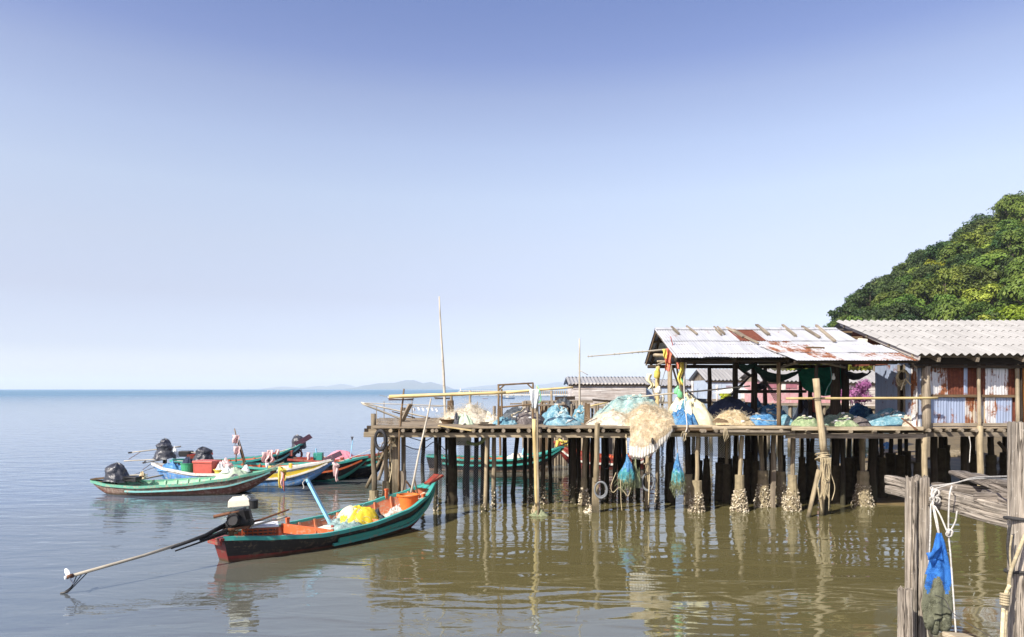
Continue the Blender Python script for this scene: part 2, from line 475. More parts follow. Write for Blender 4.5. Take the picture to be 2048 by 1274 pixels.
# cloth and nets
M['tarpblack'] = cloth_mat('black_plastic_sheet', (.012, .013, .017), (.05, .053, .065), 6, .34, .6, 40, spec=.6)
M['tarpnavy'] = cloth_mat('navy_shade_cloth', (.012, .016, .034), (.035, .045, .08), 5, .8, .5)
M['tarpyellow'] = cloth_mat('yellow_tarp', (.56, .40, .012), (.68, .52, .05), 5, .6, .4, 30)
M['tarpcream'] = cloth_mat('cream_sack_cloth', (.56, .49, .25), (.72, .67, .47), 5, .8, .5, 60)
M['tarpgreen'] = cloth_mat('green_tarpaulin', (.006, .10, .055), (.02, .21, .125), 4, .6, .4, 50, trans=.25)
M['tarppink'] = cloth_mat('pink_tarp', (.52, .14, .20), (.68, .28, .33), 4, .6, .4)
M['tarpbeige'] = cloth_mat('beige_tarp', (.48, .41, .31), (.70, .62, .50), 5, .8, .5)
M['tarpsage'] = cloth_mat('sage_net_cloth', (.27, .36, .25), (.46, .54, .40), 5, .85, .5)
M['flagpink'] = cloth_mat('pink_flag_cloth', (.70, .40, .40), (.84, .66, .64), 6, .8, .3, trans=.3)
M['ribbonyellow'] = cloth_mat('yellow_ribbon', (.66, .48, .04), (.80, .68, .18), 9, .7, .3, trans=.2)
M['ribbonred'] = cloth_mat('red_ribbon', (.52, .09, .06), (.70, .24, .16), 9, .7, .3, trans=.2)
M['hammock'] = cloth_mat('dark_green_hammock', (.008, .022, .02), (.02, .05, .042), 8, .85, .5)
M['bagwhite'] = cloth_mat('white_plastic_bag', (.72, .74, .74), (.88, .9, .9), 5, .4, .5, 30, trans=.3)
M['n_white'] = net_mat('white_net', (.42, .36, .26), (.60, .54, .43), (.76, .72, .63), 4, 60)
M['n_tan'] = net_mat('tan_net', (.36, .26, .135), (.54, .43, .26), (.70, .62, .45), 4, 55)
M['n_drape'] = net_mat('draped_net', (.42, .31, .18), (.58, .47, .31), (.68, .60, .45), 3, 70, bump=.3)
M['n_edge'] = net_mat('white_net_edge', (.56, .52, .45), (.70, .67, .60), (.78, .75, .69), 3, 70, bump=.3)
M['n_turq'] = net_mat('turquoise_net', (.03, .16, .20), (.07, .28, .31), (.20, .42, .40), 5, 45)
M['n_teal'] = net_mat('pale_teal_net', (.17, .28, .27), (.29, .42, .40), (.47, .55, .49), 3.5, 60)
M['n_blue'] = net_mat('light_blue_net', (.06, .185, .26), (.16, .32, .39), (.40, .52, .54), 4, 50)
M['n_bluedark'] = net_mat('deep_blue_net', (.02, .07, .18), (.05, .16, .32), (.15, .33, .46), 5, 45)
M['n_dark'] = net_mat('charcoal_net', (.035, .042, .052), (.075, .088, .10), (.15, .165, .17), 6, 60)
M['n_brown'] = net_mat('brown_grey_net', (.07, .06, .06), (.14, .12, .115), (.24, .21, .20), 6, 55)
M['n_green'] = net_mat('grey_green_net', (.12, .20, .15), (.23, .32, .25), (.42, .48, .36), 5, 55)
M['n_lime'] = net_mat('lime_net', (.17, .25, .13), (.30, .38, .21), (.46, .50, .33), 5, 50)
M['n_blueline'] = net_mat('sea_blue_net', (.035, .13, .32), (.08, .24, .46), (.26, .42, .54), 5, 45)
M['n_algae'] = net_mat('algae_net', (.10, .12, .06), (.22, .25, .14), (.36, .38, .24), 6, 50)
M['strand'] = cloth_mat('nylon_strands', (.46, .38, .25), (.74, .68, .54), 5, .5, .1, trans=.35)
M['strand_blue'] = cloth_mat('blue_nylon_strands', (.3, .5, .55), (.55, .72, .74), 5, .5, .1, trans=.35)
M['sheer'] = sheer_net_mat('grey_sheer_net', (.16, .18, .2), .72, 22)
M['sheerpale'] = sheer_net_mat('pale_sheer_net', (.55, .53, .48), .55, 26)
M['ropewhite'] = wood_mat('white_rope', (.34, .32, .28), (.66, .64, .60), 30, 8, stain=.3, bump=.6)
M['ropetan'] = wood_mat('tan_rope', (.36, .29, .17), (.66, .56, .37), 30, 8, stain=.4, bump=.6)
M['ropedark'] = wood_mat('dark_rope', (.03, .03, .03), (.09, .085, .08), 30, 8, stain=.3, bump=.6)
# roofs and walls
M['tin'] = tin_mat('galvanised_tin', (.54, .55, .57), .29)
M['tinrusty'] = tin_mat('rust_edged_tin', (.53, .53, .53), .54)
M['tinrust'] = tin_mat('rusted_tin', (.25, .12, .08), .95, (.085, .024, .015), (.20, .062, .03))
M['tinblue'] = tin_mat('blue_grey_tin', (.33, .39, .52), .40)
M['tinwhite'] = tin_mat('whitish_tin', (.62, .61, .60), .66, us=14, edge=.85)
M['tinyellow'] = tin_mat('yellow_stained_tin', (.50, .47, .44), .62, tint=(.48, .35, .15), us=12, edge=.8)
M['fibro'] = tin_mat('fibre_cement', (.325, .318, .305), .30, (.11, .105, .098), (.20, .19, .175), us=5, vs=.35, metal=0, rough=.85, edge=.9)
M['fibrogrey'] = tin_mat('dull_fibre_cement', (.36, .35, .335), .0, us=5, vs=.7)
M['whiteplank'] = wood_mat('whitewashed_planks', (.34, .27, .23), (.82, .78, .72), .6, 5, stain=.25, bump=.4)
M['pinkwall'] = paint_mat('pink_wall', (.52, .27, .28), (.48, .36, .34), .5, .8)
M['pinkdark'] = paint_mat('dark_pink_wall', (.34, .13, .16), (.3, .2, .2), .4, .8)
M['bluewall'] = paint_mat('pale_blue_wall', (.40, .47, .56), (.45, .45, .45), .4, .8)
M['mauvewall'] = paint_mat('mauve_wall', (.27, .23, .27), (.3, .28, .27), .4, .8)
M['orangeboard'] = paint_mat('orange_board', (.55, .20, .015), (.35, .15, .04), .4, .6)
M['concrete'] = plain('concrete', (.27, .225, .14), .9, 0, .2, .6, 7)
M['concreteshade'] = plain('shaded_concrete', (.055, .045, .028), .9, 0, .2, .7, 7)  # concrete colour darkened for feet in the shade beneath the decks
M['farconcrete'] = plain('far_concrete', (.62, .58, .50), .9, 0, .2, .2, 2)
M['dark'] = plain('interior_shade', (.012, .011, .01), .9, 0, .1)  # near-black standing in for the unlit room behind the door gap
M['bulb'] = plain('glass_bulb', (.8, .8, .78), .2, 0, .5, .1)
def oyster_mat():
    t = NT('oyster_shells'); ob = t.obj(); vo = t.n('TexVoronoi', Vector=ob, Scale=28.0)
    col = t.ramp(t.n('SeparateColor', Color=vo.outputs['Color']).outputs[0], [(.0, (.075, .058, .035)), (.3, (.22, .175, .115)), (.6, (.46, .39, .27)), (1, (.74, .68, .54))])
    t.color(col); t.set_p(.8, 0, .3); t.bump(t.noise(ob, 60, 3), .5, .01); return t.mat
M['oyster'] = oyster_mat()
M['leafdark'] = leaf_mat('dark_leaves', (.014, .036, .009), (.045, .085, .02), (.10, .15, .04))
M['leafmid'] = leaf_mat('green_leaves', (.03, .06, .008), (.09, .15, .02), (.19, .25, .045))
M['leaflight'] = leaf_mat('light_leaves', (.07, .10, .012), (.19, .23, .028), (.34, .37, .06))
M['leafyellow'] = leaf_mat('yellow_green_leaves', (.10, .14, .01), (.25, .30, .018), (.40, .43, .05))
M['leafbrown'] = leaf_mat('dry_leaves', (.06, .055, .022), (.14, .115, .05), (.22, .18, .085))
M['blossom'] = leaf_mat('magenta_blossom', (.10, .06, .06), (.27, .08, .19), (.42, .19, .31), 2)
M['bark'] = wood_mat('bark', (.09, .07, .05), (.24, .20, .15), 1, 10)
# ---------------------------------------------------------------- camera, sky, sun, air
cam = bpy.data.cameras.new('camera'); cam.sensor_width = 36; cam.lens = 36 * F / 2048
cam.shift_y = (HY - 637) / 2048; cam.clip_start = .1; cam.clip_end = 30000
co = bpy.data.objects.new('camera', cam); COL.objects.link(co)
co.location = (0, 0, H); co.rotation_euler = (R(90), 0, 0); scene.camera = co
SUN = V((-.60, -.58, .72)).normalized()            # direction towards the sun
sl = bpy.data.lights.new('sun', 'SUN'); sl.energy = 4.4; sl.angle = R(.6); sl.color = (1, .94, .84)
so = bpy.data.objects.new('sun', sl); COL.objects.link(so); so.location = (-30, -30, 40)
so.rotation_euler = (-SUN).to_track_quat('-Z', 'Y').to_euler()
w = bpy.data.worlds.new('World'); scene.world = w; w.use_nodes = True
nt = w.node_tree; bg = nt.nodes['Background']
sky = nt.nodes.new('ShaderNodeTexSky'); sky.sky_type = 'NISHITA'; sky.sun_disc = False
sky.sun_elevation = math.asin(SUN.z); sky.sun_rotation = math.atan2(SUN.x, SUN.y)
sky.air_density = 1.0; sky.dust_density = 1.2; sky.ozone_density = 3.0
tc = nt.nodes.new('ShaderNodeTexCoord'); sp = nt.nodes.new('ShaderNodeSeparateXYZ'); nt.links.new(tc.outputs['Generated'], sp.inputs[0])
cr = nt.nodes.new('ShaderNodeValToRGB'); nt.links.new(sp.outputs[2], cr.inputs[0])
SKYRAMP = [(0.0, (0.992, 0.883, 0.85)), (0.013, (0.99, 0.881, 0.849)), (0.056, (0.747, 0.648, 0.747)), (0.126, (0.887, 0.663, 0.641)), (0.195, (1.128, 0.816, 0.696)), (0.261, (1.302, 0.955, 0.787)), (0.323, (1.281, 0.955, 0.827)), (0.382, (1.134, 0.858, 0.798)), (0.425, (0.865, 0.703, 0.769)), (0.456, (0.788, 0.662, 0.752)), (0.485, (0.735, 0.634, 0.75)), (0.7, (0.507, 0.451, 0.558)), (1, (0.46, 0.406, 0.512))]
while len(cr.color_ramp.elements) < len(SKYRAMP): cr.color_ramp.elements.new(.5)
for e, (p, c) in zip(cr.color_ramp.elements, SKYRAMP): e.position = p; e.color = (*c, 1)
mu = nt.nodes.new('ShaderNodeMixRGB'); mu.blend_type = 'MULTIPLY'; mu.inputs[0].default_value = 1
nt.links.new(sky.outputs[0], mu.inputs[1]); nt.links.new(cr.outputs[0], mu.inputs[2])
nt.links.new(mu.outputs[0], bg.inputs[0]); bg.inputs[1].default_value = .13
scene.view_settings.view_transform = 'Standard'; scene.view_settings.look = 'None'
scene.view_settings.exposure = 0.95; scene.view_settings.gamma = 1
scene.render.engine = 'CYCLES'
cy = scene.cycles
cy.max_bounces = 8; cy.diffuse_bounces = 3; cy.glossy_bounces = 4; cy.transparent_max_bounces = 16; cy.volume_bounces = 1
cy.use_denoising = True; cy.sample_clamp_indirect = 8
try: cy.denoiser = 'OPENIMAGEDENOISE'; cy.denoising_input_passes = 'RGB_ALBEDO_NORMAL'
except Exception: pass
cy.caustics_reflective = False; cy.caustics_refractive = False

# ---------------------------------------------------------------- sea
def water_material():
    t = NT('sea_water'); po = t.n('NewGeometry').outputs['Position']
    def mp(sx, sy, rz=0):
        m = t.n('Mapping', Vector=po); m.inputs['Scale'].default_value = (sx, sy, 1); m.inputs['Rotation'].default_value = (0, 0, rz); return m.outputs[0]
    big = t.noise(mp(.05, .09, .2), 1.0, 3, .5)                        # ruffled and calm patches
    ln = t.n('VectorMath', {'operation': 'LENGTH'}); t.link(po, ln.inputs[0])
    w1 = t.noise(mp(.55, 1.5, .15), 1.0, 2, .5, .6)                    # long soft swell
    w2 = t.noise(mp(1.8, 4.2, -.25), 1.0, 3, .5, .5)                   # ripples
    w3 = t.noise(mp(6, 11, .3), 1.0, 2, .5)
    w2c = t.n('MapRange', Value=t.n('SeparateXYZ', Vector=po).outputs[0]); w2c.inputs[1].default_value = -6; w2c.inputs[2].default_value = 2; w2c.inputs[3].default_value = .30; w2c.inputs[4].default_value = .06
    w2m = t.n('Math', {'operation': 'MULTIPLY'}, i0=w2, i1=w2c.outputs[0]).outputs[0]
    a = t.n('Math', {'operation': 'ADD'}, i0=w2m, i1=w1).outputs[0]
    bm = t.n('MapRange', Value=big); bm.inputs[1].default_value = .35; bm.inputs[2].default_value = .65; bm.inputs[3].default_value = .02; bm.inputs[4].default_value = .10
    sx_ = t.n('SeparateXYZ', Vector=po)
    calm = t.n('MapRange', Value=sx_.outputs[0]); calm.inputs[1].default_value = -6; calm.inputs[2].default_value = 2; calm.inputs[3].default_value = 1; calm.inputs[4].default_value = .2
    w3b = t.n('Math', {'operation': 'MULTIPLY'}, i0=t.n('Math', {'operation': 'MULTIPLY'}, i0=w3, i1=calm.outputs[0]).outputs[0], i1=bm.outputs[0]).outputs[0]
    h = t.n('Math', {'operation': 'ADD'}, i0=a, i1=w3b).outputs[0]
    fade = t.n('MapRange', Value=ln.outputs['Value']); fade.inputs[1].default_value = 10; fade.inputs[2].default_value = 34; fade.inputs[3].default_value = .5; fade.inputs[4].default_value = 1.0
    b = t.n('Bump', Distance=.05, Height=h); t.link(fade.outputs[0], b.inputs['Strength'])
    t.link(b.outputs[0], t.b.inputs['Normal'])
    # silty, green-brown inshore; bluer out at sea
    sh = t.n('VectorMath', {'operation': 'DISTANCE'}); t.link(po, sh.inputs[0]); sh.inputs[1].default_value = (5, 17, 0)
    f = t.n('MapRange', Value=t.n('Math', {'operation': 'MULTIPLY_ADD'}, i0=big, i1=9.0, i2=sh.outputs['Value']).outputs[0]); f.inputs[1].default_value = 12; f.inputs[2].default_value = 24
    f2 = t.n('MapRange', Value=ln.outputs['Value']); f2.inputs[1].default_value = 60; f2.inputs[2].default_value = 420
    ro = t.n('MapRange', Value=ln.outputs['Value']); ro.inputs[1].default_value = 30; ro.inputs[2].default_value = 500; ro.inputs[3].default_value = .035; ro.inputs[4].default_value = .34
    silt = t.mix(t.noise(mp(.12, .2), 1.0, 3), (.102, .089, .038), (.134, .114, .048))
    far = t.mix(f2.outputs[0], t.mix(f.outputs[0], silt, (.075, .115, .185)), (.04, .15, .23))
    t.color(far); t.set_p(.035, 0, .5); t.set(t.b, 'Roughness', ro.outputs[0]); t.b.inputs['IOR'].default_value = 2.55; t.b.inputs['Specular Tint'].default_value = (.62, .82, 1.0, 1)
    return t.mat
M['water'] = water_material()
wb = MB()
wb.add([(-6000, -1500, 0), (6000, -1500, 0), (6000, 5200, 0), (-6000, 5200, 0)], [(0, 1, 2, 3)])
tag(wb.build('water', M['water'], local=True), kind='structure')

# ---------------------------------------------------------------- air
hz = bpy.data.materials.new('sea_haze'); hz.use_nodes = True
n_ = hz.node_tree; n_.nodes.remove(n_.nodes['Principled BSDF'])
pv = n_.nodes.new('ShaderNodeVolumePrincipled'); pv.inputs['Color'].default_value = (.80, .89, 1.0, 1)
pv.inputs['Density'].default_value = .00012; pv.inputs['Anisotropy'].default_value = 0
n_.links.new(pv.outputs[0], n_.nodes['Material Output'].inputs['Volume'])
HAZE = True
if HAZE:
    hb = MB(); hb.box((0, 7000, 119), (32400, 19800, 242)); ho = hb.build('haze', hz, local=True)
    tag(ho, kind='stuff')

# ---------------------------------------------------------------- far islands
M['island'] = leaf_mat('island_woods', (.03, .05, .02), (.05, .08, .03), (.08, .11, .04), .0015)
def island(name, label, pxs, D, seed):
    """pxs: (px, py) along the skyline; a ridge with real depth"""
    x0, x1 = pxs[0][0], pxs[-1][0]
    b = MB(); dep = 700
    def fn(u, v):
        px = x0 + (x1 - x0) * u
        py = lerp_list(pxs, px)
        hgt = max(0, (778.7 - py)) / F * D * (1 + .08 * nz(u * 18 + seed, v * 3)) + 3 * nz(u * 60, v * 9 + seed)
        y = D + (v - .5) * 2 * dep
        return V(((px - 1024) / F * D, y, -2 + (hgt + 2) * max(0, math.cos((v - .5) * math.pi)) ** .8))
    b.grid(fn, 90, 14)
    o = b.build(name, M['island'], smooth=True)
    tag(o, label, 'island', kind='structure'); return o
island('island', 'low pale island on the horizon', [(535, 779), (548, 776), (565, 773.5), (590, 775), (612, 778.5)], 11500, 1)
island('island', 'pale twin humped island', [(600, 779), (625, 774), (640, 772), (655, 774), (672, 770), (683, 768.5), (695, 770), (712, 776), (720, 779)], 11500, 4)
island('island', 'largest hazy blue island', [(690, 779), (715, 776), (737, 770), (765, 766), (790, 766), (815, 761), (825, 760.5), (838, 764), (846, 767), (862, 764), (880, 769), (893, 773), (906, 779)], 9300, 7)
island('island', 'faint island behind the concrete pier', [(915, 779), (945, 774), (975, 771), (1005, 769), (1030, 771), (1060, 772), (1090, 769), (1115, 764.5), (1140, 768), (1180, 772), (1230, 776), (1260, 779)], 12500, 9)

# ---------------------------------------------------------------- wooded hill
ZR = [(40, -1), (60, -1), (70, 0), (76, 2), (81, 10), (92, 20), (100, 26), (106, 29), (114, 32), (120, 37), (131, 42.5), (150, 50), (190, 62), (260, 60)]
def hill_z(x, y):
    xe = x * 180 / max(y, 60) if y < 180 else x
    s = min(1, max(0, (y - 84) / 96)); s = s * s * (3 - 2 * s)
    back = max(0, 1 - max(0, y - 185) / 190)
    return lerp_list(ZR, min(259, max(41, xe))) * s * back + 1.6 * nz(x * .08, y * .08) * s - .6 * (1 - s)
hb = MB()
hb.grid(lambda u, v: V((25 + 235 * u, 80 + 290 * v, hill_z(25 + 235 * u, 80 + 290 * v))), 80, 70)
M['hillsoil'] = plain('hill_soil', (.055, .05, .022), .95, 0, .1, .7, .4)
tag(hb.build('hillside', M['hillsoil'], local=True, smooth=True), kind='structure')

def make_tree(name, seed, hgt, cw, leaf, n_leaf, lmat, label, cat='tree', group=None, flat=.75, trunk=.42, nclump=22):
    rr = random.Random(seed)
    root = thing(name, label, cat, (0, 0, 0), 0, group)
    tb = MB(); base_r = hgt * .022
    top = V((rr.uniform(-.3, .3), rr.uniform(-.3, .3), hgt * .62))
    tb.tube([V((0, 0, -1.2)), V((.1, 0, hgt * .2)), top * .62, top], [base_r * 1.4, base_r, base_r * .75, base_r * .3], 7)
    cl = []
    for i in range(nclump):
        a = rr.uniform(0, 2 * math.pi); e = rr.uniform(-.25, 1) ; q = math.sqrt(max(0, 1 - e * e)) if e > 0 else 1
        c = V((math.cos(a) * q * cw * .5 * rr.uniform(.45, .85), math.sin(a) * q * cw * .5 * rr.uniform(.45, .85), hgt * (trunk + (1 - trunk) * (.32 + .5 * e * rr.uniform(.7, 1.05)))))
        cl.append((c, cw * rr.uniform(.11, .23)))
        if i % 2 == 0:
            m_ = top * rr.uniform(.5, .9)
            tb.tube([m_, m_.lerp(c, .5) + V((0, 0, -.2)), c], [base_r * .5, base_r * .3, base_r * .12], 5)
    tb.build('trunk', M['bark'], root, smooth=True, local=True)
    lb = MB()
    for c, r in cl:
        for k in range(n_leaf // nclump):
            d = V((rr.gauss(0, 1), rr.gauss(0, 1), rr.gauss(0, 1))).normalized()
            if d.z < -.2 and rr.random() < .65: d.z = -d.z
            q = r * (rr.uniform(.55, 1.08) if rr.random() < .8 else rr.uniform(.1, .6))
            p = c + V((d.x * q, d.y * q, d.z * q * flat))
            n = (d + V((rr.uniform(-.7, .7), rr.uniform(-.7, .7), rr.uniform(-.2, .9)))).normalized()
            a = n.cross(V((rr.uniform(-1, 1), rr.uniform(-1, 1), .3))).normalized(); b2 = n.cross(a)
            s1 = leaf * rr.uniform(.6, 1.3); s2 = s1 * rr.uniform(.4, .75)
            lb.add([p - a * s1, p - b2 * s2 + n * s1 * .15, p + a * s1, p + b2 * s2 + n * s1 * .15], [(0, 1, 2, 3)])
    lb.build('crown', M[lmat], root, local=True)
    return root
TREELAB = {'leafdark': 'dark green broadleaf tree within the dense wood on the hillside', 'leafmid': 'mid green broadleaf tree within the dense wood on the hillside',
           'leaflight': 'light green bushy tree within the dense wood on the hillside', 'leafbrown': 'thin brownish dry tree within the dense wood on the hillside', 'leafyellow': 'small yellow green tree within the dense wood on the hillside'}
GT = 'trees covering the wooded hill'
protos = []
for i, (lm, h_, cw) in enumerate([('leafdark', 8.5, 7.5), ('leafmid', 7.5, 6.8), ('leafmid', 8.5, 6.4), ('leaflight', 6.5, 6.4), ('leafdark', 7.2, 6.2), ('leafbrown', 6.8, 5.4), ('leafyellow', 6.0, 5.8)]):
    protos.append((lm, make_tree('hillside_tree', 100 + i, h_, cw, .25 if lm != 'leafbrown' else .22, 3800 if lm != 'leafbrown' else 1300, lm, TREELAB[lm], group=GT)))
spots, tries = [], 0
tr = random.Random(5)
while len(spots) < 262 and tries < 30000:
    tries += 1
    y = 96 + 96 * tr.random() ** .8; a = tr.uniform(.463, .79)
    x = a * y
    z = hill_z(x, y)
    if z < 4.0: continue
    if P(0, 640, y).z > z + 9: continue
    if any((x - q[0]) ** 2 + (y - q[1]) ** 2 < 3.55 ** 2 for q in spots): continue
    spots.append((x, y, z))
tall = []
for i, (lm, h_, cw) in enumerate([('leafdark', 10.5, 7.0), ('leafmid', 10, 6.0)]):
    tall.append(make_tree('skyline_tree', 300 + i, h_, cw, .24, 1700, lm, ['tall loose crowned tree rising above the skyline of the wooded hill', 'tall lighter loose crowned tree rising above the skyline of the wooded hill'][i], group='taller trees on the hill skyline', nclump=9, trunk=.3))
ti = 0
for px_, s in ((1700, .7), (1728, .8), (1752, .75), (1782, .85), (1806, .8), (1846, .85), (1868, .7), (1888, .8), (1922, .95), (1944, .85), (1978, .9), (1998, .8)):
    D = tr.uniform(166, 178); x = (px_ - 1024) / F * D; o = tall[ti % 2] if ti < 2 else copy_tree(tall[ti % 2]); ti += 1
    s *= .78
    o.location = (x, D, hill_z(x, D) - .5); o.rotation_euler = (tr.uniform(-.1, .1), tr.uniform(-.1, .1), tr.uniform(0, 6.3)); o.scale = (s, s, s * tr.uniform(.9, 1.15))
used = set()
wts = [3, 4, 4, 2.6, 2.4, 1.0, .5]
for (x, y, z) in spots:
    k = tr.choices(range(7), wts)[0]
    edge = x * 180 / y < 100
    if edge: k = tr.choice([0, 0, 4, 4, 2])
    lm, pr = protos[k]
    o = pr if k not in used else copy_tree(pr); used.add(k)
    s = tr.uniform(.6, 1.28) * (.9 if edge else 1)
    o.location = (x, y, z - .6); o.rotation_euler = (tr.uniform(-.08, .08), tr.uniform(-.08, .08), tr.uniform(0, 6.28)); o.scale = (s * tr.uniform(.88, 1.15), s * tr.uniform(.88, 1.15), s * tr.uniform(.85, 1.15))
for k in range(7):
    if k not in used:
        protos[k][1].location = (120, 190, 40)
def single_tree(px, py_top, D, h_, cw, lm, label, seed, leaf=.3, n=2600, **kw):
    t = make_tree('lone_tree', seed, h_, cw, leaf, n, lm, label, **kw)
    p = P(px, py_top, D); t.location = (p.x, p.y, p.z - h_ * 1.0); return t
single_tree(1603, 645, 110, 8, 4.2, 'leafmid', 'small round green treetop peeking above the tin shed roof', 41, leaf=.2)
single_tree(2030, 600, 88, 9, 6.6, 'leafyellow', 'bright yellow green tree at the foot of the hill above the grey roof', 42, leaf=.26, n=3400)
single_tree(1690, 603, 150, 8, 6.6, 'leafdark', 'dark tree at the lowest end of the wooded hill, touching the shed roof', 43, n=3200)
single_tree(1740, 566, 150, 10, 9.0, 'leafdark', 'tall rounded dark tree next up from the lowest end of the hill', 44, n=3200)
single_tree(2030, 388, 176, 14, 14, 'leafdark', 'broad open crowned tree standing highest on the hilltop', 45, n=3600, leaf=.34)
single_tree(1965, 428, 176, 11, 10, 'leafdark', 'open crowned dark tree on the ridge just below the highest tree', 46, n=2800, leaf=.32)

# ---------------------------------------------------------------- shore under and behind the houses
def bank_z(x, y):
    u = (x - 8.2 - .62 * max(0, y - 21) + .5 * nz(y * .5, 3)) / 5.0; u = max(-1, min(1.6, u))
    v = (y - 19.6 + .5 * nz(x * .7, 8)) / 7.0; v = max(-1, min(2.5, v))
    base = -.35 + .42 * min(1, max(0, u + .4)) * min(1, max(0, v * 3 + .8)) + .30 * max(0, v) * max(0, min(1, u))
    return base + .07 * nz(x * 1.1, y * 1.1) + .035 * nz(x * 4, y * 4)
M['mud'] = plain('mud_and_weed', (.15, .11, .05), .6, 0, .4, .75, 2.5)
mb = MB(); mb.grid(lambda u, v: V((3 + 60 * u * u + 6 * u, 18.2 + 66 * v * v + 6 * v, bank_z(3 + 60 * u * u + 6 * u, 18.2 + 66 * v * v + 6 * v))), 90, 90)
tag(mb.build('mud_bank', M['mud'], local=True, smooth=True), kind='structure')
# ---------------------------------------------------------------- long-tail boats
class Boat:
    def __init__(s, label, stern, tip, sheer, B, ws, hullmats, rows_m, gun, strakes=(), inner='orange', floor='floor', floor_v=.7, ribs=11,
                 tipmat=None, tipsize=(.5, .14, .32), tipth=.055, zb=-.14, rocker=.74, thwarts=(), transom=None, double=False, gth=.055, bow_pow=1.7, flare=.28, name='longtail_boat'):
        """stern, tip: (x, y) on the water plan; sheer: [(t, z)]; v runs 0 at the gunwale to 1 at the bottom"""
        s.st = V((stern[0], stern[1], 0)); d = V((tip[0] - stern[0], tip[1] - stern[1], 0))
        s.L = d.length; s.ang = math.atan2(d.y, d.x); s.ax = d.normalized(); s.side = V((-s.ax.y, s.ax.x, 0))   # +side = port of heading
        s.sheer, s.B, s.ws, s.zb, s.rocker, s.double, s.bp, s.flare = sheer, B, ws, zb, rocker, double, bow_pow, flare
        s.root = r = thing(name, label, 'boat', (stern[0], stern[1], 0), s.ang, 'long-tail boats moored around the jetty')
        NS, NV = 40, 12
        # outer hull
        for sgn in (1,):
            hb = MB()
            def outer(u, v, sg):
                return s.pt(u, v, sg)
            hb.grid(lambda u, v: s.pt(u, v, 1), NS, NV, m=lambda i, j: rows_m(i / NS, j / NV), us=s.L, vs_=.8)
            hb.grid(lambda u, v: s.pt(u, v, -1), NS, NV, m=lambda i, j: rows_m(i / NS, j / NV), flip=True, us=s.L, vs_=.8)
            if transom:
                k = 8
                l = [s.pt(0, j / k, 1) for j in range(k + 1)]; q = [s.pt(0, j / k, -1) for j in range(k + 1)]
                for j in range(k):
                    hb.add([l[j], l[j + 1], q[j + 1], q[j]], [(0, 1, 2, 3)], m=transom)
            hb.build('hull', [M[x] for x in hullmats], r, smooth=True, local=True)
        # inner planking and floor
        ib = MB()
        for sg in (1, -1):
            ib.grid(lambda u, v: s.inn(.015 + .95 * u, v * floor_v, sg), NS, 5, flip=(sg == 1), us=s.L, vs_=.5)
        ib.build('lining', M[inner], r, smooth=True, local=True)
        fb = MB()
        fb.grid(lambda u, v: s.inn(.015 + .95 * u, floor_v, 1).lerp(s.inn(.015 + .95 * u, floor_v, -1), v) + V((0, 0, .004)), NS, 4, flip=False, us=s.L, vs_=1)
        fb.build('floor_boards', M[floor], r, local=True)
        s.floor_v = floor_v
        for sg in (1, -1):
            g = MB(); pts = [s.pt(u / 48, 0, sg) for u in range(49)]
            s.sweep(g, pts, sg, -.045, .035, -gth, .02)
            g.build('gunwale', M[gun], r, local=True)
            for (v, t0, t1, wd, ht, mm) in strakes:
                g = MB(); pts = [s.pt(t0 + (t1 - t0) * u / 40, v, sg) for u in range(41)]
                s.sweep(g, pts, sg, -.01, wd, -ht / 2, ht / 2)
                g.build('rub_rail', M[mm], r, local=True)
        for i in range(ribs):
            t = .09 + .80 * i / max(1, ribs - 1); g = MB()
            for sg in (1, -1):
                a = [s.inn(t, v, sg) for v in (0.03, floor_v * .5, floor_v)]
                for p, q in zip(a, a[1:]):
                    g.bar(p - V((0, sg * .012, 0)), q - V((0, sg * .012, 0)), .05, .045, up=(0, sg, .2))
            g.bar(s.inn(t, floor_v, 1), s.inn(t, floor_v, -1), .05, .05)
            g.build('rib', M[inner], r, local=True)
        for (t, zf, wd, mm) in thwarts:
            a, b = s.inn(t, zf, 1), s.inn(t, zf, -1); g = MB()
            g.bar(a, b, wd, .035); g.build('thwart', M[mm], r, local=True)
        if tipmat:
            g = MB(); e = s.pt(.985, 0, 1); e.y = 0; l, wd0, wd1 = tipsize
            up = V((1, 0, (s.zs(1) - s.zs(.93)) / (.07 * s.L) * 1.0 + .35)).normalized()
            a = e + V((-.22, 0, -.04)); b = e + up * l; n = up.cross(V((0, 1, 0))).normalized() * (-tipth / 2)
            w0, w1 = wd0 / 2, wd1 / 2
            md = a.lerp(b, .55)
            for (p, q, x0, x1) in ((a, md, w0, w0 * 1.25), (md, b, w0 * 1.25, w1)):
                g.hexa([p - n + V((0, -x0, 0)), q - n + V((0, -x1, 0)), q - n + V((0, x1, 0)), p - n + V((0, x0, 0)),
                        p + n + V((0, -x0, 0)), q + n + V((0, -x1, 0)), q + n + V((0, x1, 0)), p + n + V((0, x0, 0))])
            g.build('prow_board', M[tipmat], r, local=True)
        g = MB(); n_ = 8                                          # little foredeck closing the bow
        for i in range(n_):
            t0, t1 = .92 + .072 * i / n_, .92 + .072 * (i + 1) / n_
            a, b, c, d2 = s.pt(t0, 0, 1), s.pt(t1, 0, 1), s.pt(t1, 0, -1), s.pt(t0, 0, -1)
            g.add([x + V((0, 0, .012)) for x in (d2, c, b, a)], [(0, 1, 2, 3)], [[(t0 * 6, 0), (t1 * 6, 0), (t1 * 6, .5), (t0 * 6, .5)]])
        s.fore = (g, r)
    def foredeck(s, mm): s.fore[0].build('foredeck', M[mm], s.root, local=True)
    def zs(s, t): return lerp_list(s.sheer, max(0, min(1, t)))
    def w(s, t):
        t = max(0, min(1, t))
        if t < .42: return s.ws + (s.B - s.ws) * math.sin(math.pi / 2 * min(1, t / .42)) ** .8
        return max(.012, s.B * math.cos(math.pi / 2 * ((t - .42) / .58) ** s.bp))
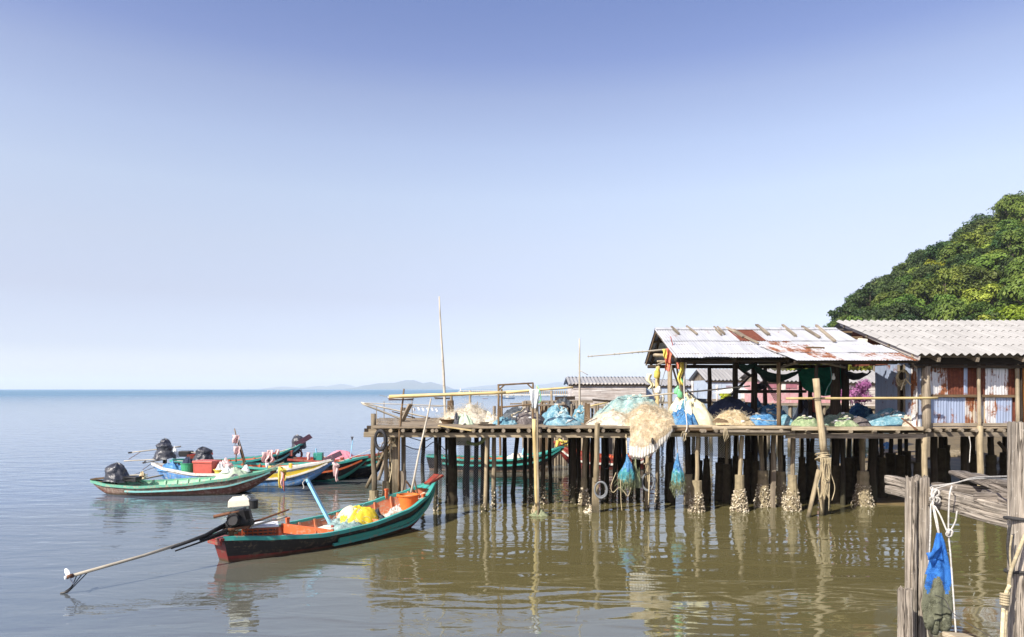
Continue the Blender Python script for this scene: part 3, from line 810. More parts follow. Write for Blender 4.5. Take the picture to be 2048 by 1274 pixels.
    def zk(s, t):
        z = s.zb
        if t > s.rocker: z += (s.zs(1) - .10 - s.zb) * ((t - s.rocker) / (1 - s.rocker)) ** 1.8
        if s.double and t < .16: z += (s.zs(0) - .05 - s.zb) * ((.16 - t) / .16) ** 1.5
        return z
    def pt(s, t, v, sg):
        zt, zb = s.zs(t), s.zk(t); q = s.w(t)
        y = q * (1 - s.flare * v ** 1.6)
        if v > .86: y *= math.sqrt(max(0, 1 - ((v - .86) / .14) ** 2))
        rake = 0 if s.double else .17 * (1 - v) * max(0, 1 - t * 14)
        return V((t * s.L - rake, sg * y, zt + (zb - zt) * v))
    def inn(s, t, v, sg):
        p = s.pt(t, v, sg); p.y = sg * max(.004, abs(p.y) - .04); return p
    def sweep(s, g, pts, sg, y0, y1, z0, z1):
        vs, fs, uvs = [], [], []; L = 0; n = len(pts)
        for i, p in enumerate(pts):
            a = pts[max(0, i - 1)]; b = pts[min(n - 1, i + 1)]; d = (b - a); nrm = V((-d.y, d.x, 0)).normalized() * (1)
            if nrm.y * sg < 0: nrm = -nrm
            for (o, z) in ((y0, z0), (y1, z0), (y1, z1), (y0, z1)):
                q = p + nrm * o + V((0, 0, z))
                if q.y * sg < .004: q.y = sg * .004
                vs.append(q)
        for i in range(n - 1):
            l = (pts[i + 1] - pts[i]).length
            for k in range(4):
                k2 = (k + 1) % 4; f = [i * 4 + k, i * 4 + k2, i * 4 + 4 + k2, i * 4 + 4 + k]
                if sg < 0: f.reverse()
                fs.append(tuple(f)); u = [(L, k * .1), (L, k * .1 + .1), (L + l, k * .1 + .1), (L + l, k * .1)]
                if sg < 0: u.reverse()
                uvs.append(u)
            L += l
        fs += [(3, 2, 1, 0) if sg > 0 else (0, 1, 2, 3), tuple(range(n * 4 - 4, n * 4)) if sg > 0 else tuple(range(n * 4 - 1, n * 4 - 5, -1))]
        uvs += [[(0, 0)] * 4] * 2
        g.add(vs, fs, uvs)
    def world(s, t, y, z):
        """t along the boat, y metres to port, z height"""
        return s.st + s.ax * (t * s.L) + s.side * y + V((0, 0, z))
    def fz(s, t): return s.pt(t, s.floor_v, 1).z

def heap(name, label, cat, c, rx, ry, h, mat, seed, rough=.26, fold=.0, rz=0.0, group=None, power=.85, edge=.18, n=(26, 84), fuzz=None, base=0.0, asym=(0, 0), parent=None, line=None):
    """a lumpy draped pile lying at c"""
    b = MB(); c = V(c); ca, sa = math.cos(rz), math.sin(rz)
    def fn(u, v):
        th = 2 * math.pi * u; r = v
        e = 1 + edge * nz(math.cos(th) * 1.3 + seed, math.sin(th) * 1.3, seed * 1.7) + .4 * edge * nz(math.cos(th) * 4 + seed, math.sin(th) * 4)
        x, y = math.cos(th) * r * e, math.sin(th) * r * e
        z = max(0, math.cos(math.pi / 2 * min(1, r))) ** power
        x2, y2 = x + asym[0] * z, y + asym[1] * z
        f = nz(x * 1.8 + seed, y * 1.8, seed) + .6 * nz(x * 4 + seed, y * 4, seed) + .35 * nz(x * 9 + seed, y * 9, 2)
        zz = z * (1 + rough * 1.2 * f) + rough * .25 * f * (1 - r ** 4) + .10 * rough * nz(x * 16, y * 16, seed) * (1 - r ** 3)
        if fold:
            zz += fold * (abs(math.sin(th * 3.5 + 2.5 * nz(x * 1.5, y * 1.5, seed) + r * 1.3)) - .5) * r * (1 - r) * 2.2
            zz -= fold * .5 * abs(nz(x * 3.1 + 9, y * 3.1, seed + 3)) * (1 - r)
        zz -= rough * .55 * (.5 - abs(nz(x * 2.7 + seed * 2, y * 2.7, 5))) * (1 - r ** 3) * z
        zz -= rough * .25 * (.4 - abs(nz(x * 6.5 + seed * 2, y * 6.5, 8))) * (1 - r ** 3) * (z + .2)
        px_, py_ = x2 * rx, y2 * ry
        return c + V((px_ * ca - py_ * sa, px_ * sa + py_ * ca, max(-.01, zz * h) + base))
    b.grid(fn, n[1], n[0], us=2 * math.pi * max(rx, ry), vs_=max(rx, ry))
    o = b.build(name, mat, parent, smooth=True)
    if parent is None: tag(o, label, cat, group)
    if line:
        sb = MB(); rr = random.Random(seed + 5); a0 = rr.uniform(3.6, 5.8); pts = []
        for q in range(16):
            t_ = q / 15; pts.append(fn(((a0 + 1.6 * math.sin(t_ * 5 + seed) + t_ * .9) / 6.283) % 1, .12 + .8 * t_) + V((0, 0, .012)))
        sb.rope(pts, .011, 4, sub=3); sb.build('head_rope', M[line], o, smooth=True)
        for q in range(2, 15, 3):
            sb = MB(); sb.tube([pts[q] + V((-.035, 0, .015)), pts[q] + V((.035, .01, .02))], .026, 7); sb.build('float', M[rr.choice(['cream', 'whiteplastic', 'n_white'])], o)
    if fuzz:
        cnt, ln, r_, mm = fuzz; sb = MB(); rr = random.Random(seed)
        for k in range(cnt):
            u, v = rr.random(), rr.random() ** .6 * .97
            p = fn(u, v); pts = [p]
            d = V((rr.gauss(0, 1), rr.gauss(0, 1), rr.uniform(.1, 1.1))).normalized()
            for q in range(5):
                d = (d + V((rr.gauss(0, .55), rr.gauss(0, .55), rr.gauss(-.18, .4)))).normalized()
                pts.append(pts[-1] + d * ln / 5)
            sb.tube(pts, r_, 3, cap=False)
        sb.build('loose_strands', mm, o)
    return o

def rag(name, label, cat, p, w_, l, mat, seed, d=(1, 0, 0), group=None, taper=.6, sway=.12, parent=None, folds=3):
    """hanging strip of cloth with ripples, p = top middle"""
    b = MB(); p = V(p); d = V(d).normalized(); n = d.cross(V((0, 0, 1))).normalized()
    def fn(u, v):
        q = (u - .5) * w_ * (1 - (1 - taper) * v + .2 * nz(v * 3 + seed, u))
        return p + d * (q + sway * l * v * nz(seed, v * 2)) + n * (.25 * w_ * math.sin(u * folds * 2.2 + v * 3 + seed) * (.3 + v)) + V((0, 0, -l * v * (1 + .16 * nz(u * 3, seed))))
    b.grid(fn, 10, 14, us=w_, vs_=l)
    o = b.build(name, mat, parent, smooth=True, solid=.004)
    if parent is None: tag(o, label, cat, group)
    return o

def propeller(g, p, d, r, blades=2, a0=0.0):
    d = V(d).normalized(); a = d.cross(V((0, 0, 1))).normalized(); b = d.cross(a)
    g.tube([p - d * .05, p + d * .07], .03, 8)
    for k in range(blades):
        t = a0 + 2 * math.pi * k / blades; e = a * math.cos(t) + b * math.sin(t); s_ = d.cross(e)
        vs = []
        for i in range(7):
            q = i / 6; wd = r * .42 * math.sin(math.pi * min(1, .12 + q * .86)) ** .7
            tw = (s_ * math.cos(.7) + d * math.sin(.7))
            vs += [p + e * (.02 + r * q) - tw * wd / 2, p + e * (.02 + r * q) + tw * wd / 2]
        fs = [(2 * i, 2 * i + 1, 2 * i + 3, 2 * i + 2) for i in range(6)]
        g.add(vs, fs); g.add([v + d * .008 for v in vs], [f[::-1] for f in fs])

GM = 'long-tail engines on the moored boats'
def tarped_motor(label, c, sz, shaft, seed, propmat='steel', handle=None, mat='tarpblack', shaftmat='bamboo_grey', prop_a=.6, lobes=2):
    """engine under a tied black plastic sheet: c = base point, sz = (w, d, h), shaft = (from, to)"""
    root = thing('longtail_motor', label, 'boat engine', c, 0, GM); rr = random.Random(seed); c = V(c)
    g = MB(); g.box(c + V((0, 0, sz[2] * .2)), (sz[0] * .55, sz[1] * .55, sz[2] * .4)); g.tube([c + V((0, 0, -.25)), c + V((0, 0, .1))], .045, 8)
    g.build('engine_mount', M['iron'], root)
    b = MB()
    def fn(u, v):
        th = 2 * math.pi * u
        prof = lerp_list([(0, .02), (.08, .55), (.22, .86), (.5, .80 if lobes == 2 else .98), (.62, .62 if lobes == 3 else .96), (.85, 1.05), (1, 1.16)], v)
        zz = 1 - v
        f = 1 + .17 * nz(math.cos(th) * 2 + seed, math.sin(th) * 2, v * 3) + .13 * abs(math.sin(th * 4 + seed + 2 * nz(v * 2, seed))) * v + .1 * nz(math.cos(th) * 5, math.sin(th) * 5 + seed, v * 7)
        sx = .14 * nz(seed * 3.1, v * 1.5)
        return c + V((math.cos(th) * sz[0] / 2 * prof * f + sx * sz[0], math.sin(th) * sz[1] / 2 * prof * f, sz[2] * (zz * (1 + .13 * nz(math.cos(th) * 1.5 + seed, math.sin(th) * 1.5)) - .06 + .05 * math.sin(th * 3 + seed) * v)))
    b.grid(fn, 44, 22, us=2, vs_=1)
    b.build('cover', M[mat], root, smooth=True)
    g = MB(); a, e = V(shaft[0]), V(shaft[1]); d = (e - a).normalized()
    g.pole(a, e, .026, .02, wob=.004, seg=6, n=7); g.build('propeller_shaft', M[shaftmat], root, smooth=True)
    g = MB(); propeller(g, e + d * .02, d, .13, 2, prop_a); g.build('propeller', M[propmat], root)
    g = MB(); g.rope([e - d * .35, e - d * .12 + V((0, 0, -.13)), e + d * .08 + V((0, 0, -.24))], .011, 5); g.build('skeg', M['rustiron'], root)
    if handle:
        g = MB(); g.pole(handle[0], handle[1], .018, .015, wob=.01, seg=4, n=6); g.build('tiller', M[shaftmat], root, smooth=True)
    return root

# ---- boat nearest the camera: teal gunwale, black topsides, dark red bottom
A0 = V((-5.50, 13.45)); ang = R(52); AL = 5.74
b1 = Boat('nearest boat, teal gunwale over black and dark red hull, red flared prow', A0, A0 + V((math.cos(ang), math.sin(ang))) * AL,
          [(0, .50), (.12, .41), (.3, .33), (.5, .36), (.7, .49), (.85, .67), (1, .95)], .83, .21, ['black', 'darkred', 'red'],
          lambda t, v: 1 if v > .55 - t * .12 else 0, 'teal',
          strakes=[(.40, .36, .965, .05, .10, 'tealgreen'), (.56, .34, .95, .065, .055, 'teal')], inner='orange_pale', floor='floor', floor_v=.62, ribs=12,
          tipmat='red', tipsize=(.26, .20, .34), transom=2, rocker=.70, bow_pow=1.75,
          thwarts=[(.60, .28, .30, 'orange_pale'), (.64, .40, .16, 'floor'), (.86, .30, .14, 'orange'), (.50, .45, .2, 'lightblue')])
b1.foredeck('teal')
g = MB()
g.bar(b1.inn(.30, .12, 1), b1.inn(.34, .12, -1), .03, .20); g.build('bulkhead', M['orange'], b1.root, local=True)
g = MB()
g.bar(b1.inn(.56, .2, 1), b1.inn(.56, .2, -1), .03, .22); g.build('bulkhead', M['orange_pale'], b1.root, local=True)
for t, hh, sg in ((.80, .20, 1), (.27, .16, 1), (.33, .14, 1), (.84, .1, -1)):
    g = MB(); p = b1.pt(t, 0, sg); g.box(p + V((0, -sg * .03, hh / 2 - .04)), (.075, .06, hh), jit=.006); g.box(p + V((0, -sg * .03, hh - .02)), (.09, .075, .04))
    g.build('cleat_post', M['orange'], b1.root, local=True, bevel=.006)
g = MB(); p = b1.pt(0, 0, 1); p.y = 0; g.box(p + V((.05, 0, -.03)), (.26, .50, .05)); g.box(p + V((-.05, 0, -.08)), (.06, .44, .13)); g.build('stern_board', M['red'], b1.root, local=True, bevel=.008)

# its uncovered engine
ms = P(462, 1062, 13.35); root = thing('longtail_motor', 'uncovered long-tail engine with a cream fuel tank on the nearest boat', 'boat engine', ms, 0, GM)
pe = P(146, 1151, 11.3); ax = (pe - ms).normalized()
g = MB(); g.tube([ms + V((.02, 0, -.32)), ms + V((0, 0, .06))], .05, 10); g.ring(ms + V((0, 0, .02)), .11, .025, (0, .3, 1), 16, 6)
g.bar(ms + V((-.12, 0, .03)), ms + V((.34, .05, .08)), .16, .05); g.build('swivel_bracket', M['rustiron'], root)
ec = ms + V((.13, .04, .26))
g = MB()
g.box(ec, (.30, .26, .26), rot(0, -.25, .2), jit=.012); g.tube([ec + V((-.02, -.16, -.02)), ec + V((-.02, -.24, 0))], [.13, .115], 16)
for k in range(6): g.box(ec + V((.14 + .018 * k, 0, .05)), (.007, .22, .19), rot(0, -.25, .2))
g.box(ec + V((.05, .1, -.16)), (.36, .2, .1), rot(0, -.25, 0)); g.ring(ec + V((-.02, -.25, 0)), .10, .012, (0, 1, 0), 18, 5)
g.tube([ec + V((-.16, -.02, -.14)), ec + V((-.26, -.02, -.24))], [.10, .07], 12)
g.build('engine_block', M['iron'], root, bevel=.008)
tk = ec + V((.02, 0, .28))
g = MB(); g.box(tk, (.40, .28, .13), rot(0, -.06, .25), tp=.93); g.box(tk + V((0, 0, .085)), (.36, .24, .05), rot(0, -.06, .25), tp=.75); g.tube([tk + V((.08, 0, .1)), tk + V((.08, 0, .145))], .035, 10)
g.build('fuel_tank', M['cream'], root, bevel=.025)
g = MB(); g.tube([tk + V((.27, -.02, -.11)), tk + V((.27, -.02, .03))], .085, 16); g.tube([tk + V((.27, -.02, .03)), tk + V((.27, -.02, .05))], .092, 16); g.build('air_cleaner', M['iron'], root, smooth=False)
g = MB(); g.tube([ec + V((-.42, -.12, .03)), ec + V((-.1, -.14, .1))], .032, 10); g.tube([ec + V((-.1, -.14, .1)), ec + V((.05, -.1, .12))], .02, 8); g.build('exhaust_pipe', M['rustiron'], root)
sm = ms.lerp(pe, .42)
g = MB(); g.tube([ms + V((-.1, -.02, .12)), ms.lerp(sm, .45) + V((0, 0, .05)), sm], [.045, .036, .028], 10); g.build('drive_sleeve', M['iron'], root, smooth=True)
g = MB(); g.tube([ms.lerp(pe, .30) + V((0, 0, .03)), ms.lerp(pe, .6), pe], [.027, .026, .027], 10); g.build('propeller_shaft', M['bamboo_grey'], root, smooth=True)
g = MB(); g.tube([pe, pe + ax * .1], [.036, .03], 10); g.build('hub', M['rustiron'], root, smooth=True)
g = MB(); propeller(g, pe + ax * .05, ax, .16, 2, -.62)
g.build('propeller', M['whiteplastic'], root)
g = MB()
for q, o in ((.0, 0), (.055, .03), (.11, .06)):
    g.rope([pe - ax * (.06 + q * 1.6), pe + V((-.02 - o * .3, 0, -.17 - o)), pe + V((-.16 + o, .0, -.28))], .0085, 5)
g.rope([pe + V((-.07, 0, -.24)), pe + V((-.12, 0, -.27)), pe + V((-.2, 0, -.285))], .016, 6)
g.build('skeg', M['iron'], root)
g = MB(); g.tube([ms + V((-.05, -.08, -.02)), P(350, 1102, 12.6)], [.022, .014], 7); g.build('rudder_rod', M['iron'], root)
g = MB(); g.tube([ms + V((.1, .02, .1)), P(400, 1082, 12.9)], [.03, .03], 8); g.build('lower_tube', M['iron'], root)
g = MB(); g.tube([ms + V((-.05, .05, .06)), P(520, 1040, 13.9), P(578, 1019, 14.3)], [.026, .024, .017], 8); g.build('tiller', M['rustiron'], root)
g = MB(); g.pole(P(470, 1060, 13.3), P(574, 1033, 14.0), .02, .02, wob=.01); o = g.build('bamboo_pole', M['bamboo_grey'], smooth=True)
tag(o, 'short bamboo pole lying beside the tiller of the uncovered engine', 'pole')

# cargo of the nearest boat
def on1(t, y, dz=0.0):
    return b1.world(t, y, b1.fz(t) + dz)
# orange crate with lid
cr0 = on1(.125, -.02, .0); cz = cr0.z
ct = thing('crate', 'red and orange plastic crate under a white lid in the stern of the nearest boat', 'crate', cr0, b1.ang - R(30))
def crate(root, L_, W_, H_, mm, z0=.0):
    g = MB(); t_ = .012
    for sx in (-1, 1):
        for k in range(5): g.box((sx * L_ / 2, 0, z0 + H_ * (.06 + .21 * k)), (t_, W_, H_ * .10))
        for k in range(5): g.box((sx * L_ / 2, -W_ / 2 + W_ * k / 4, z0 + H_ / 2), (t_ * 1.4, .022, H_))
    for sy in (-1, 1):
        for k in range(5): g.box((0, sy * W_ / 2, z0 + H_ * (.06 + .21 * k)), (L_, t_, H_ * .10))
        for k in range(8): g.box((-L_ / 2 + L_ * k / 7, sy * W_ / 2, z0 + H_ / 2), (.022, t_ * 1.4, H_))
    g.box((0, 0, z0 + .01), (L_, W_, .016))
    return g.build('crate_body', M[mm], root, local=True)
crate(ct, .66, .42, .30, 'cratered', .20)
g = MB(); g.box((0, 0, .09), (.6, .38, .2)); g.build('crate_foot', M['darkred'], ct, local=True)
g = MB(); g.box((0, 0, .515), (.70, .45, .03), rot(.03, .02, 0)); g.box((0.02, .0, .54), (.50, .3, .02), rot(.03, .02, .1)); g.build('lid', M['whiteplastic'], ct, local=True, bevel=.008)
g = MB(); g.box((0, 0, .35), (.55, .34, .2)); g.build('contents', M['n_brown'], ct, local=True)
# cream jerrycan
p = on1(.405, -.02, .07); jc = thing('jerrycan', 'cream plastic jerrycan lying beside the net in the nearest boat', 'container', p, b1.ang - R(65))
g = MB(); g.box((0, 0, .085), (.36, .24, .17), jit=.006); g.box((.02, 0, .19), (.2, .03, .03)); g.build('body', M['cream'], jc, local=True, bevel=.03)
g = MB(); g.tube([(.12, .05, .17), (.12, .05, .21)], .03, 10); g.build('cap', M['redplastic'], jc, local=True)
g = MB(); g.bar(on1(.42, -.55, .10), on1(.5, .25, .13), .10, .03); o = g.build('loose_board', M['palewood']); tag(o, 'pale loose board lying across the middle of the nearest boat', 'board')
g = MB(); g.bar(on1(.34, .1, .10), on1(.46, .33, .12), .16, .03); o = g.build('loose_board', M['floor']); tag(o, 'wide tan loose board in front of the jerrycan in the nearest boat', 'board')
# net and tarp amidships
heap('fishing_net', 'blue grey net heaped under the yellow tarp in the nearest boat', 'net', on1(.515, -.10, .02), .80, .58, .40, M['n_teal'], 3, .3, .1, b1.ang, fuzz=(200, .3, .0035, M['strand_blue']))
heap('fishing_net', 'dark net showing at the right side of the yellow tarp', 'net', on1(.60, -.34, .05), .42, .3, .34, M['n_dark'], 6, .3, .1, b1.ang)
heap('yellow_tarp', 'yellow tarp with a pale folded half draped over the net in the nearest boat', 'tarp', on1(.555, -.12, .22), .56, .44, .36, M['tarpyellow'], 8, .07, .22, b1.ang, power=.6)
heap('cream_cloth', 'cream cloth laid over the stern half of the yellow tarp', 'cloth', on1(.528, -.03, .27), .36, .36, .33, M['tarpcream'], 12, .05, .15, b1.ang, power=.55)
heap('fishing_net', 'tan net lying flat between the pale board and the orange bucket', 'net', on1(.74, .0, .02), .62, .38, .15, M['n_white'], 14, .4, .05, b1.ang, fuzz=(150, .2, .003, M['strand']))
heap('rope_pile', 'pale rope pile beside the orange bucket', 'rope', on1(.80, .16, .04), .22, .2, .16, M['ropewhite'], 15, .6)
# orange bucket
p = b1.world(.83, -.03, b1.fz(.83) + .02)
bk = thing('bucket', 'orange tub full of netting in the bow of the nearest boat', 'bucket', p, 0)
g = MB(); g.lathe([(.0, .0), (.19, .0), (.215, .18), (.25, .36), (.275, .37), (.275, .395), (.235, .40), (.20, .05), (0, .04)], n=28); g.build('tub', M['orangeplastic'], bk, smooth=False, local=True)
g = MB(); g.lathe([(.24, .33), (.15, .36), (0, .37)], n=20); g.build('netting', M['n_tan'], bk, local=True)
for sx in (-1, 1):
    g = MB(); g.ring((sx * .27, 0, .36), .05, .012, (1, 0, 0), 12, 5); g.build('handle', M['orangeplastic'], bk, local=True)
# sticks at the bow
g = MB(); a = b1.world(.90, .12, b1.zs(.9) - .1)
g.tube([a, P(812, 962, 17.4)], [.03, .022], 7); g.tube([a + V((.05, 0, -.05)), P(829, 958, 17.5)], .02, 6); o = g.build('anchor_stick', M['brownwood']); tag(o, 'forked dark stick sticking up in the bow of the nearest boat', 'stick')
# blue steering pole
g = MB(); g.bar(on1(.445, .12, .25), P(614, 958, 15.7), .085, .06, te=.95); o = g.build('blue_post', M['lightblue'], bevel=.006); tag(o, 'light blue square post leaning up from the middle of the nearest boat', 'post')
g = MB(); a = P(612, 958, 15.66); g.rope([a + V((.01, -.06, .0)), a + V((-.06, -.04, -.08)), a + V((-.03, -.05, -.17)), a + V((-.05, -.05, -.21))], .012, 5); o = g.build('rope_scrap', M['ropewhite'], smooth=True); tag(o, 'white rope scrap hanging at the top of the light blue post', 'rope')
g = MB(); g.pole(P(822, 985, 17.1), P(862, 797, 18.3), .028, .02, wob=.012, seg=9); o = g.build('bamboo_pole', M['bamboo_grey'], smooth=True); tag(o, 'long thin pole leaning from the nearest boat against the jetty edge', 'pole')

# ---- green boat on the left
def seg_boat(px0, D0, px1, D1):
    return V(((px0 - 1024) / F * D0, D0)), V(((px1 - 1024) / F * D1, D1))
s_, t_ = seg_boat(184, 22.3, 553, 22.3)
b2 = Boat('long weathered boat with mint green inside and brown hull at the left', s_, t_, [(0, .385), (.12, .31), (.3, .29), (.55, .37), (.75, .50), (.9, .65), (1, .78)], .82, .03, ['hullbrown', 'hullrust', 'tealgreen'],
          lambda t, v: 1 if v > .60 - .35 * t else 0, 'greengun', gth=.055, strakes=[(.38, .24, .97, .04, .05, 'teal_light')], inner='mint', floor='mint', floor_v=.6, ribs=14,
          double=True, rocker=.72, zb=-.12, thwarts=[(.2, .3, .2, 'greywood'), (.05, .0, .25, 'brownwood')])
b2.foredeck('mint')
g = MB(); e = b2.pt(.97, 0, 1); e.y = 0
g.bar(e + V((-.1, 0, -.02)), e + V((.42, 0, .22)), .06, .09, te=.4); g.build('prow_spike', M['greywood'], b2.root, local=True)
# sage cover with the white and black things on it
heap('net_cover', 'sage green net cover humped over the front half of the green boat', 'net', b2.world(.765, .05, .33), .66, .52, .46, M['tarpsage'], 21, .12, .08, b2.ang, power=.9)
heap('plastic_bag', 'white plastic bag lying on the sage green cover', 'bag', b2.world(.735, -.12, .66), .17, .13, .15, M['bagwhite'], 22, .4, .3)
heap('plastic_bag', 'smaller white bag beyond the sage green cover', 'bag', b2.world(.81, .35, .62), .15, .12, .17, M['bagwhite'], 23, .4, .3)
heap('black_bundle', 'black sheet bundle at the bow side of the sage green cover', 'bundle', b2.world(.80, -.36, .45), .20, .10, .19, M['tarpblack'], 24, .2, .2)
p = P(565, 942, 22.2)
def garland(label, p, items, h):
    r = thing('prow_garland', label, 'garland', p, 0, 'ribbon garlands on boat prows')
    for i, (mm, dx, w_, l) in enumerate(items):
        rag('ribbon', None, None, V(p) + V((dx, -.03 * (i % 2), .06)), w_, l, M[mm], 31 + i * 3 + dx * 7, parent=r, taper=.8)
    g = MB(); g.ring(V(p) + V((0, 0, .05)), .10, .045, (.6, 0, 1), 14, 7); g.build('knot', M[items[0][0]], r)
    return r
garland('yellow and pink ribbon garland hanging from the prow of the green boat', p, [('ribbonyellow', -.08, .12, .62), ('flagpink', .0, .09, .55), ('ribbonyellow', .08, .1, .36), ('ribbonred', .04, .05, .68)], .6)
mb_ = P(233, 958, 22.3)
tarped_motor('black sheeted engine on the stern of the green boat', mb_ + V((0, 0, -.03)), (.64, .55, .58), (P(222, 958, 22.25), P(282, 953, 22.3)), 51, propmat='brownwood', handle=(P(250, 954, 22.2), P(296, 953, 22.4)), lobes=1)
g = MB(); q = P(268, 956, 22.15); g.box(q + V((-.05, 0, -.02)), (.42, .3, .17), jit=.03); o = g.build('dark_box', M['iron'], bevel=.02); tag(o, 'dark box behind the sheeted engine in the green boat', 'box')
g = MB(); q = P(222, 962, 22.1); g.lathe([(0, 0), (.09, 0), (.09, .12), (.05, .15), (0, .15)], q, 14); o = g.build('blue_pot', M['blueplastic']); tag(o, 'small blue pot beside the engine of the green boat', 'pot')
g = MB(); q = P(214, 956, 22.3); g.bar(q + V((-.45, 0, -.03)), q + V((.25, 0, .03)), .3, .04); o = g.build('stern_plank', M['brownwood']); tag(o, 'brown plank lying across the stern tip of the green boat', 'plank')
g = MB(); g.pole(P(232, 952, 22.9), P(295, 949, 22.9), .02, .018, .01); o = g.build('long_shaft', M['bamboo_grey'], smooth=True); tag(o, 'grey stick lying over the far gunwale of the green boat', 'stick')
heap('rope_pile', 'brown rope tied at the far gunwale of the green boat', 'rope', P(285, 957, 22.7), .11, .1, .22, M['ropetan'], 25, .6, .3)

# ---- blue and yellow boat
s_, t_ = seg_boat(306, 24.6, 668, 23.9)
b3 = Boat('blue hulled boat with white gunwale and yellow band', s_, t_, [(0, .70), (.1, .55), (.3, .42), (.55, .45), (.75, .60), (.9, .76), (1, .92)], .72, .05, ['blue', 'yellow', 'white'],
          lambda t, v: (2 if v < .12 else 1 if v < .36 else 2 if v < .44 else 0) if t > .5 else (2 if v < .16 else 0), 'white',
          strakes=[(.40, .45, .97, .04, .06, 'white')], inner='orange', floor='floor', floor_v=.6, ribs=12, double=True, tipmat='purple', tipth=.17, tipsize=(.40, .14, .10), rocker=.74,
          thwarts=[(.12, .1, .3, 'blueplastic'), (.3, .3, .3, 'orange'), (.8, .15, .2, 'orange')])
b3.foredeck('white')
for t in (.70, .80):
    g = MB(); p = b3.pt(t, 0, -1); g.box(p + V((0, 0, .07)), (.11, .07, .17)); g.build('cleat_post', M['yellow'], b3.root, local=True, bevel=.01)
q = P(414, 949, 24.25); cb = thing('cooler_box', 'red lidded cooler box standing in the blue and yellow boat', 'box', q + V((0, 0, .0)), R(-12))
g = MB(); g.box((0, 0, .20), (.72, .5, .42), tp=1.03); g.build('body', M['redplastic'], cb, local=True, bevel=.02)
g = MB(); g.box((0, 0, .45), (.78, .56, .09)); g.build('lid', M['redplastic'], cb, local=True, bevel=.02)
q = P(441, 951, 23.9); yb = thing('basin', 'yellow basin holding white bags beside the red cooler box', 'basin', q, 0)
g = MB(); g.lathe([(0, 0), (.15, 0), (.19, .14), (.22, .20), (.235, .20), (.235, .215), (.20, .215), (.17, .03), (0, .03)], n=22); g.build('bowl', M['yellowplastic'], yb, local=True)
heap('plastic_bag', 'white bag heaped in the yellow basin', 'bag', q + V((0, 0, .16)), .17, .16, .24, M['bagwhite'], 26, .4, .3)
q = P(376, 949, 24.2); gb = thing('basket', 'green plastic basket with a dark blue cloth left of the red cooler box', 'basket', q, .2)
g = MB(); g.lathe([(0, 0), (.2, 0), (.235, .38), (.25, .38), (.25, .40), (.21, .40), (.19, .03), (0, .03)], n=18); g.build('tub', M['greenplastic'], gb, local=True)
heap('cloth_bundle', 'dark blue cloth bundle in the green basket', 'cloth', q + V((0, 0, .34)), .22, .2, .24, M['tarpnavy'], 27, .3, .3)
heap('blue_sheet', 'blue plastic sheet crumpled in the stern of the blue and yellow boat', 'sheet', P(345, 941, 24.4), .55, .3, .26, M['n_blueline'], 28, .5, .3, -.2)
rag('pink_rag', 'pink striped rag hung beside the yellow basin', 'rag', P(456, 928, 23.8), .22, .42, M['flagpink'], 29)
heap('pink_cloth', 'pale pink cloth bundled behind the yellow basin', 'cloth', P(448, 932, 24.3), .3, .2, .22, M['flagpink'], 30, .4, .3)
tarped_motor('tall double humped black sheeted engine behind the blue and yellow boat', P(328, 916, 25.0) + V((0, 0, .02)), (.62, .5, .58), (P(333, 918, 25), P(290, 925, 24.4)), 53, handle=(P(346, 921, 25.0), P(380, 923, 25.1)))
root = tarped_motor('topmost black sheeted engine with the raised shaft, behind the double humped one', P(331, 897, 25.9) + V((0, 0, -.05)), (.40, .36, .43), (P(362, 893, 26.0), P(262, 905, 25.6)), 54, propmat='iron', prop_a=.1)
g = MB(); g.pole(P(331, 915, 25.9), P(331, 970, 25.9), .05, .05); g.build('stand', M['darkwood'], root)
heap('white_pot_bag', 'white bag hanging between the tall sheeted engines', 'bag', P(350, 915, 25.5), .14, .12, .34, M['bagwhite'], 33, .3, .2)
g = MB(); g.pole(P(248, 922, 24.9), P(330, 918, 25.1), .022, .018, .006); o = g.build('long_shaft', M['bamboo_grey'], smooth=True); tag(o, 'pale long shaft pointing left above the green boat', 'shaft')
g = MB(); g.rope([P(245, 958, 22.6), P(280, 945, 23.6), P(310, 934, 24.5)], .014, 5); o = g.build('mooring_rope', M['ropewhite'], smooth=True); tag(o, 'white rope from the green boat engine to the blue and yellow boat', 'rope')
g = MB(); g.pole(P(262, 963, 22.8), P(327, 950, 24.3), .025, .03, .01); o = g.build('bamboo_pole', M['palewood'], smooth=True); tag(o, 'pale pole lying between the green boat and the blue and yellow boat', 'pole')
garland('pink ribbon garland on the purple prow of the blue and yellow boat', P(672, 932, 23.75), [('flagpink', -.06, .08, .42), ('flagpink', .04, .10, .58)], .5)

# ---- boats behind
s_, t_ = seg_boat(352, 27.2, 606, 28.4)
b4 = Boat('boat with teal gunwale and orange inside, dark purple prow raised highest', s_, t_, [(0, .55), (.3, .45), (.6, .53), (.8, .72), (.92, .92), (1, 1.1)], .75, .2, ['hullrust', 'black', 'darkred'],
          lambda t, v: 1, 'teal', strakes=[(.34, .3, .97, .04, .07, 'teal_light')], inner='orange', floor='floor', floor_v=.6, ribs=9, transom=1, tipmat='purple', tipth=.2, tipsize=(.50, .14, .10), rocker=.7,
          thwarts=[(.3, .2, .3, 'orange'), (.75, .1, .2, 'red')])
b4.foredeck('teal')
g = MB(); a = P(388, 914, 27.0); g.bar(a + V((-.35, 0, -.02)), a + V((.55, .1, .14)), .05, .18); g.build('stern_side_board', M['red'], b4.root)
tarped_motor('black sheeted engine with a wide skirt on the stern of the orange lined boat', P(405, 917, 26.9) + V((0, 0, -.08)), (.66, .5, .56), (P(400, 905, 26.9), P(380, 905, 26.8)), 56, propmat='iron')
